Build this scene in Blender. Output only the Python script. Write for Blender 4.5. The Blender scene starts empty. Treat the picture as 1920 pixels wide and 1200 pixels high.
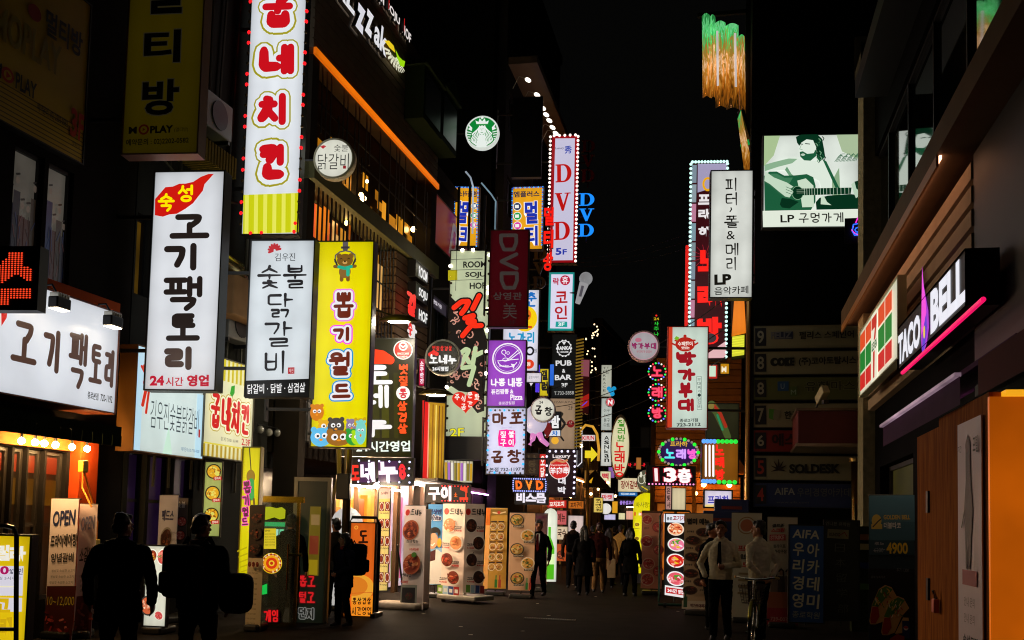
import bpy, bmesh, math, random
from mathutils import Vector, Matrix, noise as mnoise
C = bpy.context.scene.collection
sc = bpy.context.scene
R = math.radians
rnd = random.Random(7)
# ------------------------------------------------------------------ camera
F = 1900.0; TILT = R(3.9); YAW = R(12.05); ROLL = R(1.4); CAMZ = 1.6; SHIFT = 258.0
cam = bpy.data.cameras.new('camera'); camo = bpy.data.objects.new('camera', cam); C.objects.link(camo)
cam.sensor_width = 36; cam.lens = 36 * F / 1920; cam.shift_y = SHIFT / 1920; cam.clip_start = .1; cam.clip_end = 500
CR = Matrix.Rotation(YAW, 3, 'Z') @ Matrix.Rotation(math.pi / 2 + TILT, 3, 'X') @ Matrix.Rotation(ROLL, 3, 'Z')
CP = Vector((0, 0, CAMZ))
camo.matrix_world = Matrix.Translation(CP) @ CR.to_4x4()
sc.camera = camo
# ------------------------------------------------------------------ night sky
w = bpy.data.worlds.new('World'); sc.world = w; w.use_nodes = True
w.node_tree.nodes['Background'].inputs[0].default_value = (.0014, .0014, .0013, 1)
w.node_tree.nodes['Background'].inputs[1].default_value = 1
sc.view_settings.view_transform = 'Standard'; sc.view_settings.look = 'None'
sc.view_settings.exposure = 0; sc.view_settings.gamma = 1
sc.cycles.use_denoising = True; sc.cycles.max_bounces = 5; sc.cycles.diffuse_bounces = 3
sc.cycles.sample_clamp_indirect = 4; sc.cycles.pixel_filter_type = 'BLACKMAN_HARRIS'; sc.cycles.filter_width = 1.1; sc.cycles.use_light_tree = True
# ------------------------------------------------------------------ rays
def ray(px, py):
    return CR @ Vector(((px - 960) / F, -(py - 600 - SHIFT) / F, -1))
def atY(px, py, Y):
    d = ray(px, py); return CP + d * (Y / d.y)
def gx(px, Y):                       # X of a thing seen in column px at eye height, Y metres down the street
    return atY(px, 995, Y).x
class Plane:
    """vertical plane: local x along its face, local y into it, z up"""
    def __init__(s, P, ang):
        s.P = Vector(P); s.ang = ang; s.r = Vector((math.cos(ang), math.sin(ang), 0)); s.n = Vector((-math.sin(ang), math.cos(ang), 0))
    def hit(s, px, py):
        d = ray(px, py); t = (s.P - CP).dot(s.n) / d.dot(s.n); p = CP + d * t
        return (p - s.P).dot(s.r), p.z
    def world(s, u, v, dep=0):
        p = s.P + s.r * u + s.n * dep; return Vector((p.x, p.y, v))
    def wp(s, px, py, dep=0):
        u, v = s.hit(px, py); return s.world(u, v, dep)
    def off(s, d):
        return Plane(s.P + s.n * d, s.ang)
# ------------------------------------------------------------------ materials
def lin(h):
    h = h.lstrip('#'); c = [int(h[i:i + 2], 16) / 255 for i in (0, 2, 4)]
    return tuple(x / 12.92 if x <= .04045 else ((x + .055) / 1.055) ** 2.4 for x in c)
MC = {}
def E(h, s=1.0, uneven=0.0, light=False):
    """something that gives off light"""
    k = ('E', h, s, uneven, light)
    if k in MC: return MC[k]
    m = bpy.data.materials.new('lit ' + h); m.use_nodes = True; nt = m.node_tree; b = nt.nodes['Principled BSDF']
    c = lin(h)
    b.inputs['Base Color'].default_value = (*[x * .25 for x in c], 1); b.inputs['Roughness'].default_value = .35
    b.inputs['Emission Color'].default_value = (*c, 1); b.inputs['Emission Strength'].default_value = s
    if uneven:
        tc = nt.nodes.new('ShaderNodeTexCoord'); n = nt.nodes.new('ShaderNodeTexNoise'); n.inputs['Scale'].default_value = 1.3; n.inputs['Detail'].default_value = 3
        mr = nt.nodes.new('ShaderNodeMapRange'); mr.inputs['From Min'].default_value = .3; mr.inputs['From Max'].default_value = .7
        mr.inputs['To Min'].default_value = s * (1 - uneven); mr.inputs['To Max'].default_value = s * (1 + uneven * .25)
        nt.links.new(tc.outputs['Object'], n.inputs['Vector']); nt.links.new(n.outputs['Fac'], mr.inputs['Value'])
        if light:                                    # light box: tubes behind the film, weaker towards the rim
            sp = nt.nodes.new('ShaderNodeSeparateXYZ'); nt.links.new(tc.outputs['Generated'], sp.inputs[0])
            def mth(op, x, y=None):
                q = nt.nodes.new('ShaderNodeMath'); q.operation = op
                for i, v in enumerate((x, y)):
                    if v is None: continue
                    if isinstance(v, (int, float)): q.inputs[i].default_value = v
                    else: nt.links.new(v, q.inputs[i])
                return q.outputs[0]
            def fall(o, p): return mth('POWER', mth('MAXIMUM', mth('MULTIPLY', mth('MULTIPLY', o, mth('SUBTRACT', 1.0, o)), 4.0), .02), p)
            tube = mth('ADD', mth('MULTIPLY', mth('COSINE', mth('MULTIPLY', sp.outputs['X'], 18.85)), -.035), 1.0)
            st = mth('MULTIPLY', mth('MULTIPLY', mr.outputs['Result'], tube), mth('MULTIPLY', fall(sp.outputs['X'], .1), fall(sp.outputs['Z'], .07)))
            nt.links.new(st, b.inputs['Emission Strength'])
        else: nt.links.new(mr.outputs['Result'], b.inputs['Emission Strength'])
    try: m.cycles.emission_sampling = 'AUTO' if light else 'NONE'
    except Exception: pass
    MC[k] = m; return m
def D(h, rough=.6, metal=0.0, var=.25, scale=3.0, bump=0.0, coat=0.0):
    k = ('D', h, rough, metal, var, scale, bump, coat)
    if k in MC: return MC[k]
    m = bpy.data.materials.new('surface ' + h); m.use_nodes = True; nt = m.node_tree; b = nt.nodes['Principled BSDF']
    c = lin(h); b.inputs['Roughness'].default_value = rough; b.inputs['Metallic'].default_value = metal
    b.inputs['Base Color'].default_value = (*c, 1); b.inputs['Coat Weight'].default_value = coat
    if rough >= .6 and not metal: b.inputs['Specular IOR Level'].default_value = .02
    if var or bump:
        tc = nt.nodes.new('ShaderNodeTexCoord'); n = nt.nodes.new('ShaderNodeTexNoise'); n.inputs['Scale'].default_value = scale; n.inputs['Detail'].default_value = 6
        nt.links.new(tc.outputs['Object'], n.inputs['Vector'])
        if var:
            mx = nt.nodes.new('ShaderNodeMix'); mx.data_type = 'RGBA'
            mx.inputs[6].default_value = (*[x * (1 - var) for x in c], 1); mx.inputs[7].default_value = (*[min(1, x * (1 + var)) for x in c], 1)
            nt.links.new(n.outputs['Fac'], mx.inputs[0]); nt.links.new(mx.outputs[2], b.inputs['Base Color'])
        if bump:
            bp = nt.nodes.new('ShaderNodeBump'); bp.inputs['Strength'].default_value = bump; bp.inputs['Distance'].default_value = .02
            nt.links.new(n.outputs['Fac'], bp.inputs['Height']); nt.links.new(bp.outputs['Normal'], b.inputs['Normal'])
    MC[k] = m; return m
def glass(h='#101418', rough=.08):
    return D(h, rough, 0, .1, 2, 0, .6)
STEEL = D('#3a3a38', .45, .7); DARKM = D('#141414', .5, .3); BLACK = D('#0a0a0a', .5); CHROME = D('#b8b4a8', .2, 1.0, .1)
# ------------------------------------------------------------------ mesh building
class MB:
    def __init__(s): s.v = []; s.f = []; s.m = []
    def add(s, vs, fs, m=0):
        o = len(s.v); s.v += [tuple(v) for v in vs]; s.f += [tuple(i + o for i in f) for f in fs]; s.m += [m] * len(fs); return s
    def box(s, a, b, m=0):
        x0, y0, z0 = a; x1, y1, z1 = b
        vs = [(x0, y0, z0), (x1, y0, z0), (x1, y1, z0), (x0, y1, z0), (x0, y0, z1), (x1, y0, z1), (x1, y1, z1), (x0, y1, z1)]
        return s.add(vs, [(0, 3, 2, 1), (4, 5, 6, 7), (0, 1, 5, 4), (1, 2, 6, 5), (2, 3, 7, 6), (3, 0, 4, 7)], m)
    def bevbox(s, a, b, r, m=0):
        bm = bmesh.new(); bmesh.ops.create_cube(bm, size=1)
        for v in bm.verts: v.co = Vector([(a[i] + b[i]) / 2 + v.co[i] * (b[i] - a[i]) for i in range(3)])
        bmesh.ops.bevel(bm, geom=bm.edges[:], offset=r, segments=3, affect='EDGES', profile=.5)
        bm.verts.index_update(); s.add([v.co[:] for v in bm.verts], [[v.index for v in f.verts] for f in bm.faces], m); bm.free(); return s
    def tube(s, pts, r, n=8, m=0, r1=None):
        pts = [Vector(p) for p in pts]; rings = []; vs = []; fs = []
        for i, p in enumerate(pts):
            t = ((pts[min(i + 1, len(pts) - 1)] - pts[max(i - 1, 0)])).normalized()
            a = t.cross(Vector((0, 0, 1)) if abs(t.z) < .95 else Vector((1, 0, 0))).normalized(); b = t.cross(a)
            rr = r if r1 is None else r + (r1 - r) * i / (len(pts) - 1)
            for k in range(n):
                an = 2 * math.pi * k / n; vs.append(p + (a * math.cos(an) + b * math.sin(an)) * rr)
        for i in range(len(pts) - 1):
            for k in range(n):
                fs.append((i * n + k, i * n + (k + 1) % n, (i + 1) * n + (k + 1) % n, (i + 1) * n + k))
        fs.append(tuple(range(n - 1, -1, -1))); e = (len(pts) - 1) * n; fs.append(tuple(range(e, e + n)))
        return s.add(vs, fs, m)
    def ball(s, c, r, m=0, n=10, k=7):
        c = Vector(c); r = Vector(r) if hasattr(r, '__len__') else Vector((r, r, r)); vs = [c + Vector((0, 0, r.z))]; fs = []
        for i in range(1, k):
            th = math.pi * i / k
            for j in range(n):
                ph = 2 * math.pi * j / n; vs.append(c + Vector((r.x * math.sin(th) * math.cos(ph), r.y * math.sin(th) * math.sin(ph), r.z * math.cos(th))))
        vs.append(c - Vector((0, 0, r.z)))
        for j in range(n): fs.append((0, 1 + j, 1 + (j + 1) % n))
        for i in range(k - 2):
            for j in range(n): fs.append((1 + i * n + j, 1 + (i + 1) * n + j, 1 + (i + 1) * n + (j + 1) % n, 1 + i * n + (j + 1) % n))
        L = len(vs) - 1; o = 1 + (k - 2) * n
        for j in range(n): fs.append((L, o + (j + 1) % n, o + j))
        return s.add(vs, fs, m)
    def loft(s, rings, m=0):           # rings: lists of points, same count; capped
        n = len(rings[0]); vs = [p for r in rings for p in r]; fs = []
        for i in range(len(rings) - 1):
            for k in range(n): fs.append((i * n + k, i * n + (k + 1) % n, (i + 1) * n + (k + 1) % n, (i + 1) * n + k))
        fs.append(tuple(range(n - 1, -1, -1))); e = (len(rings) - 1) * n; fs.append(tuple(range(e, e + n)))
        return s.add(vs, fs, m)
    def prism(s, poly, y0, y1, m=0):   # poly in x,z ; extruded along y
        n = len(poly); vs = [(x, y0, z) for x, z in poly] + [(x, y1, z) for x, z in poly]
        fs = [tuple(range(n)), tuple(range(2 * n - 1, n - 1, -1))] + [(i, i + n, (i + 1) % n + n, (i + 1) % n) for i in range(n)]
        return s.add(vs, fs, m)
    def build(s, name, mats, parent=None, smooth=False, **tags):
        me = bpy.data.meshes.new(name); me.from_pydata(s.v, [], s.f)
        for m in (mats if isinstance(mats, (list, tuple)) else [mats]): me.materials.append(m)
        me.polygons.foreach_set('material_index', s.m)
        if smooth: me.polygons.foreach_set('use_smooth', [True] * len(me.polygons))
        o = bpy.data.objects.new(name, me); C.objects.link(o)
        if parent: o.parent = parent
        for k, v in tags.items(): o[k] = v
        return o
def thing(name, label, cat, loc=(0, 0, 0), rz=0.0, group=None):
    o = bpy.data.objects.new(name, None); C.objects.link(o); o.location = loc; o.rotation_euler = (0, 0, rz); o.empty_display_size = .1
    o['label'] = label; o['category'] = cat
    if group: o['group'] = group
    return o
# ------------------------------------------------------------------ lettering
TXT = {}
def text_geo(body, bold):
    k = (body, bold)
    if k not in TXT:
        cu = bpy.data.curves.new('t', 'FONT'); cu.body = body; cu.size = 1; cu.offset = bold; cu.resolution_u = 3; cu.fill_mode = 'FRONT'
        o = bpy.data.objects.new('t', cu); me = bpy.data.meshes.new_from_object(o)
        vs = [(v.co.x, v.co.y) for v in me.vertices]; fs = [tuple(p.vertices) for p in me.polygons]
        bpy.data.objects.remove(o); bpy.data.curves.remove(cu); bpy.data.meshes.remove(me)
        TXT[k] = (vs, fs)
    return TXT[k]
def arc(cx, cy, rx, ry, a0=0, a1=360, n=20):
    return [(cx + rx * math.cos(R(a0 + (a1 - a0) * i / n)), cy + ry * math.sin(R(a0 + (a1 - a0) * i / n))) for i in range(n + 1)]
_O = arc(.5, .5, .48, .48, -90, 270, 14)
JAMO = {
 'ㄱ': [[(0, .06), (.92, .06), (.86, .5), (.6, 1)]], 'ㄴ': [[(.06, 0), (.06, .92), (1, .92)]], 'ㄷ': [[(.95, .05), (.06, .05), (.06, .95), (1, .95)]],
 'ㄹ': [[(0, .03), (.93, .03), (.93, .48), (.07, .5), (.07, .97), (1, .97)]], 'ㅁ': [[(.05, .05), (.95, .05), (.95, .95), (.05, .95), (.05, .05)]],
 'ㅂ': [[(.06, 0), (.06, .96), (.94, .96), (.94, 0)], [(.06, .48), (.94, .48)]], 'ㅅ': [[(.5, 0), (.42, .5), (0, 1)], [(.48, .42), (1, 1)]], 'ㅇ': [_O],
 'ㅈ': [[(.05, .06), (.95, .06)], [(.52, .06), (.42, .52), (0, 1)], [(.48, .48), (1, 1)]], 'ㅊ': [[(.38, 0), (.62, .05)], [(.05, .27), (.95, .27)], [(.52, .27), (.42, .62), (0, 1)], [(.48, .58), (1, 1)]],
 'ㅋ': [[(0, .06), (.92, .06), (.86, .5), (.6, 1)], [(.05, .5), (.85, .46)]], 'ㅌ': [[(.95, .04), (.06, .04), (.06, .96), (1, .96)], [(.06, .5), (.9, .5)]],
 'ㅍ': [[(0, .05), (1, .05)], [(.3, .05), (.3, .95)], [(.7, .05), (.7, .95)], [(0, .95), (1, .95)]], 'ㅎ': [[(.35, 0), (.65, 0)], [(0, .25), (1, .25)], arc(.5, .7, .36, .28, -90, 270, 12)]}
for a, b in (('ㄲ', 'ㄱㄱ'), ('ㄸ', 'ㄷㄷ'), ('ㅃ', 'ㅂㅂ'), ('ㅆ', 'ㅅㅅ'), ('ㅉ', 'ㅈㅈ'), ('ㄳ', 'ㄱㅅ'), ('ㄵ', 'ㄴㅈ'), ('ㄶ', 'ㄴㅎ'), ('ㄺ', 'ㄹㄱ'), ('ㄻ', 'ㄹㅁ'), ('ㄼ', 'ㄹㅂ'), ('ㄽ', 'ㄹㅅ'), ('ㄾ', 'ㄹㅌ'), ('ㄿ', 'ㄹㅍ'), ('ㅀ', 'ㄹㅎ'), ('ㅄ', 'ㅂㅅ')):
    JAMO[a] = [[(x * .42, y) for x, y in s] for s in JAMO[b[0]]] + [[(.58 + x * .42, y) for x, y in s] for s in JAMO[b[1]]]
CHO = 'ㄱㄲㄴㄷㄸㄹㅁㅂㅃㅅㅆㅇㅈㅉㅊㅋㅌㅍㅎ'; JUNG = 'ㅏㅐㅑㅒㅓㅔㅕㅖㅗㅘㅙㅚㅛㅜㅝㅞㅟㅠㅡㅢㅣ'; JONG = ' ㄱㄲㄳㄴㄵㄶㄷㄹㄺㄻㄼㄽㄾㄿㅀㅁㅂㅄㅅㅆㅇㅈㅊㅋㅌㅍㅎ'
VV = {'ㅏ': ([.35], [(.35, 1)]), 'ㅑ': 0, 'ㅣ': 0}
def vstrokes(v):
    b = lambda x: [(x, 0), (x, 1)]
    return {'ㅏ': [b(.3), [(.3, .45), (1, .45)]], 'ㅑ': [b(.3), [(.3, .32), (1, .32)], [(.3, .6), (1, .6)]], 'ㅓ': [b(.8), [(0, .45), (.8, .45)]], 'ㅕ': [b(.8), [(0, .32), (.8, .32)], [(0, .6), (.8, .6)]],
            'ㅣ': [b(.6)], 'ㅐ': [b(.2), b(.9), [(.2, .45), (.9, .45)]], 'ㅔ': [b(.45), b(1), [(0, .45), (.45, .45)]], 'ㅒ': [b(.2), b(.9), [(.2, .35), (.9, .35)], [(.2, .6), (.9, .6)]], 'ㅖ': [b(.45), b(1), [(0, .33), (.45, .33)], [(0, .6), (.45, .6)]]}[v]
def hstrokes(v):
    b = [(0, .0), (1, .0)]
    return {'ㅗ': [[(0, 1), (1, 1)], [(.5, 0), (.5, 1)]], 'ㅛ': [[(0, 1), (1, 1)], [(.33, 0), (.33, 1)], [(.67, 0), (.67, 1)]], 'ㅜ': [b, [(.5, 0), (.5, 1)]], 'ㅠ': [b, [(.35, 0), (.35, 1)], [(.65, 0), (.65, 1)]], 'ㅡ': [[(0, .5), (1, .5)]]}[v]
MIX = {'ㅘ': 'ㅗㅏ', 'ㅙ': 'ㅗㅐ', 'ㅚ': 'ㅗㅣ', 'ㅝ': 'ㅜㅓ', 'ㅞ': 'ㅜㅔ', 'ㅟ': 'ㅜㅣ', 'ㅢ': 'ㅡㅣ'}
def hangul(ch):
    """strokes of one syllable in a unit box, y down"""
    n = ord(ch) - 0xAC00
    if not 0 <= n < 11172: return None
    c, v, j = CHO[n // 588], JUNG[n % 588 // 28], JONG[n % 28]
    out = []
    def put(st, x0, y0, x1, y1):
        for s in st: out.append([(x0 + (x1 - x0) * x, y0 + (y1 - y0) * y) for x, y in s])
    f = j != ' '; hb = .5 if f else 1
    if v in MIX:
        put(JAMO[c], .06, .02, .56, .26 if f else .5); put(hstrokes(MIX[v][0]), 0, .34 if f else .62, .64, .5 if f else .9); put(vstrokes(MIX[v][1]), .66, 0, .98, .58 if f else 1)
    elif v in 'ㅗㅛㅜㅠㅡ':
        top = v in 'ㅗㅛ'
        put(JAMO[c], .16, 0, .84, .28 if f else .44); put(hstrokes(v), 0, (.33 if top else .42) if f else (.42 if top else .62), 1, (.54 if top else .58) if f else (.97 if top else 1))
    else:
        put(JAMO[c], .02, .08 if not f else .02, .55, .46 if f else .86); put(vstrokes(v), .6, 0, 1, .54 if f else 1)
    if f: put(JAMO[j], .2, .68, .86, 1)
    return out
def smooth_pl(p, it=1):
    for _ in range(it):
        if len(p) < 3: return p
        q = [p[0]]
        for a, b in zip(p, p[1:]):
            q += [(a[0] * .87 + b[0] * .13, a[1] * .87 + b[1] * .13), (a[0] * .13 + b[0] * .87, a[1] * .13 + b[1] * .87)]
        p = q + [p[-1]]
    return p
class Art:
    """printed or painted matter on a flat face: one mesh, many colours"""
    def __init__(s, tf, lit=True, k=1.0, eps=.0006):
        s.tf = tf; s.lit = lit; s.k = k; s.eps = eps; s.mb = MB(); s.mats = []; s.z = eps * 2; s.side = 1
    def mat(s, c):
        m = c if not isinstance(c, str) else (E(c, s.k) if s.lit else D(c, .55, 0, .12))
        if m not in s.mats: s.mats.append(m)
        return s.mats.index(m)
    def raw(s, pts, faces, c, micro=0):
        z = s.z + micro
        s.mb.add([(u, -z * s.side, v) for u, v in (s.tf(x, y) for x, y in pts)], faces, s.mat(c))
    def step(s): s.z += s.eps
    def poly(s, pts, c): s.raw(pts, [tuple(range(len(pts)))], c); s.step(); return s
    def rect(s, x0, y0, x1, y1, c): return s.poly([(x0, y0), (x1, y0), (x1, y1), (x0, y1)], c)
    def disc(s, cx, cy, rx, c, ry=None, n=24): return s.poly(arc(cx, cy, rx, ry or rx, 0, 360, n)[:-1], c)
    def ring(s, cx, cy, r, w_, c, ry=None, n=28):
        ry = ry or r; a = arc(cx, cy, r + w_ / 2, ry + w_ / 2, 0, 360, n)[:-1]; b = arc(cx, cy, r - w_ / 2, ry - w_ / 2, 0, 360, n)[:-1]
        s.raw(a + b, [(i, (i + 1) % n, (i + 1) % n + n, i + n) for i in range(n)], c); s.step(); return s
    def _pl(s, p, w_, c, taper=None):
        for i, (a, b) in enumerate(zip(p, p[1:])):
            dx, dy = b[0] - a[0], b[1] - a[1]; L = math.hypot(dx, dy) or 1e-6; nx, ny = -dy / L, dx / L
            wa = w_ * (taper(i / (len(p) - 1)) if taper else 1) / 2; wb = w_ * (taper((i + 1) / (len(p) - 1)) if taper else 1) / 2
            s.raw([(a[0] + nx * wa, a[1] + ny * wa), (b[0] + nx * wb, b[1] + ny * wb), (b[0] - nx * wb, b[1] - ny * wb), (a[0] - nx * wa, a[1] - ny * wa)], [(0, 1, 2, 3)], c, s.mi)
            s.mi += s.eps * .012
        for i, a in enumerate(p):
            ww = w_ * (taper(i / max(1, len(p) - 1)) if taper else 1) / 2
            s.raw(arc(a[0], a[1], ww, ww, 0, 360, 10)[:-1], [tuple(range(10))], c, s.mi); s.mi += s.eps * .012
    def strokes(s, sts, w_, c, taper=None):
        s.mi = 0
        for p in sts: s._pl(p, w_, c, taper)
        s.z += s.mi; s.step(); return s
    def line(s, pts, w_, c, taper=None): return s.strokes([pts], w_, c, taper)
    def text(s, body, x0, y0, x1, y1, c, b=.0, sl=0.0):
        vs, fs = text_geo(body, b)
        if not vs: return s
        ax = min(v[0] for v in vs); bx = max(v[0] for v in vs); ay = min(v[1] for v in vs); by = max(v[1] for v in vs)
        P = []
        for x, y in vs:
            t = (y - ay) / (by - ay or 1); P.append((x0 + (x - ax) / (bx - ax or 1) * (x1 - x0) + sl * t * (y1 - y0), y1 - t * (y1 - y0)))
        s.raw(P, fs, c); s.step(); return s
    def vtext(s, chars, cx, y0, y1, w_, c, b=.02, gap=.15):
        n = len(chars); h = (y1 - y0) / n
        for i, ch in enumerate(chars):
            if ch != ' ': s.text(ch, cx - w_ / 2, y0 + i * h + h * gap / 2, cx + w_ / 2, y0 + (i + 1) * h - h * gap / 2, c, b)
        return s
    def brush(s, ch, x0, y0, x1, y1, w_, layers, taper=None, sm=1):
        """a syllable drawn with round strokes; layers = [(extra width, colour), ...]; the box is the outline box"""
        st = hangul(ch); i = w_ / 2
        st = [smooth_pl([(x0 + i + x * (x1 - x0 - w_), y0 + i + y * (y1 - y0 - w_)) for x, y in p], sm) for p in st]
        for e, c in layers: s.strokes(st, w_ + e, c, taper)
        return s
    def led(s, body, x0, y0, x1, y1, nx, ny, c, b=.03, fill=.82):
        """a dot matrix showing the word"""
        vs, fs = text_geo(body, b)
        ax = min(v[0] for v in vs); bx = max(v[0] for v in vs); ay = min(v[1] for v in vs); by = max(v[1] for v in vs)
        tris = []
        for f in fs:
            for i in range(1, len(f) - 1): tris.append((vs[f[0]], vs[f[i]], vs[f[i + 1]]))
        def inside(x, y):
            for a, b_, c_ in tris:
                d1 = (x - b_[0]) * (a[1] - b_[1]) - (a[0] - b_[0]) * (y - b_[1]); d2 = (x - c_[0]) * (b_[1] - c_[1]) - (b_[0] - c_[0]) * (y - c_[1]); d3 = (x - a[0]) * (c_[1] - a[1]) - (c_[0] - a[0]) * (y - a[1])
                if not ((d1 < 0 or d2 < 0 or d3 < 0) and (d1 > 0 or d2 > 0 or d3 > 0)): return True
            return False
        cw, ch = (x1 - x0) / nx, (y1 - y0) / ny
        for i in range(nx):
            for j in range(ny):
                if inside(ax + (i + .5) / nx * (bx - ax), by - (j + .5) / ny * (by - ay)):
                    cx, cy = x0 + (i + .5) * cw, y0 + (j + .5) * ch
                    s.raw([(cx - cw * fill / 2, cy - ch * fill / 2), (cx + cw * fill / 2, cy - ch * fill / 2), (cx + cw * fill / 2, cy + ch * fill / 2), (cx - cw * fill / 2, cy + ch * fill / 2)], [(0, 1, 2, 3)], c)
        s.step(); return s
    def dvd(s, ch, x0, y0, x1, y1, c):
        W, H = x1 - x0, y1 - y0; q = lambda x, y: (x0 + x * W, y0 + y * H)
        if ch == 'D':
            s.poly([q(0, 0), q(.5, 0), q(.5, .07), q(0, .07)], c); s.poly([q(0, .93), q(.5, .93), q(.5, 1), q(0, 1)], c); s.poly([q(.1, .05), q(.34, .05), q(.34, .95), q(.1, .95)], c)
            o = [q(.5 + .5 * math.cos(R(a)), .5 + .5 * math.sin(R(a))) for a in range(-90, 91, 12)]; i_ = [q(.48 + .25 * math.cos(R(a)), .5 + .42 * math.sin(R(a))) for a in range(-90, 91, 12)]
            n = len(o); s.raw([q(.3, 0)] + o + [q(.3, 1)] + [q(.3, .08)] + i_ + [q(.3, .92)], [(k, k + 1, k + 1 + n + 2, k + n + 2) for k in range(n + 1)], c); s.step()
        else:
            s.poly([q(0, 0), q(.46, 0), q(.46, .06), q(0, .06)], c); s.poly([q(.62, 0), q(1, 0), q(1, .06), q(.62, .06)], c)
            s.poly([q(.08, .05), q(.34, .05), q(.56, .7), q(.5, 1), q(.44, 1)], c); s.poly([q(.76, .05), q(.88, .05), q(.56, 1), q(.48, .98), q(.5, .78)], c)
        return s
    def food(s, cx, cy, r, pal, plate='#e8e0d4', seed=0, ry=None, n=22):
        g = random.Random(seed * 77 + int(cx * 13 + cy * 7)); ry = ry or r
        s.disc(cx, cy, r, plate, ry); s.disc(cx, cy, r * .84, pal[0], ry * .84)
        for _ in range(n):
            a = g.uniform(0, 6.283); d = g.uniform(0, .66) ** .8; rr = g.uniform(.1, .26)
            x, y = cx + math.cos(a) * d * r, cy + math.sin(a) * d * ry
            if g.random() < .5: s.line([(x, y), (x + g.uniform(-.35, .35) * r, y + g.uniform(-.3, .3) * ry)], r * rr * .7, g.choice(pal))
            else: s.disc(x, y, r * rr, g.choice(pal), ry * rr * .8, 8)
        return s
    def build(s, parent, name='lettering'):
        if s.mb.v: return s.mb.build(name, s.mats, parent)
def homography(q):
    """photo quad (TL,TR,BR,BL) -> unit square, both ways"""
    (x0, y0), (x1, y1), (x2, y2), (x3, y3) = q
    dx1, dx2, sx = x1 - x2, x3 - x2, x0 - x1 + x2 - x3; dy1, dy2, sy = y1 - y2, y3 - y2, y0 - y1 + y2 - y3
    det = dx1 * dy2 - dx2 * dy1; g = (sx * dy2 - dx2 * sy) / det; h = (dx1 * sy - sx * dy1) / det
    return Matrix(((x1 - x0 + g * x1, x3 - x0 + h * x3, x0), (y1 - y0 + g * y1, y3 - y0 + h * y3, y0), (g, h, 1))).inverted()
def quad4(q):
    if len(q) == 4:
        x0, y0, x1, y1 = q; ln = lambda y: (y1 - y) * .022
        return [(x0 + ln(y0), y0), (x1 + ln(y0), y0), (x1, y1), (x0, y1)]
    return [(q[0], q[1]), (q[2], q[3]), (q[4], q[5]), (q[6], q[7])]
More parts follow.
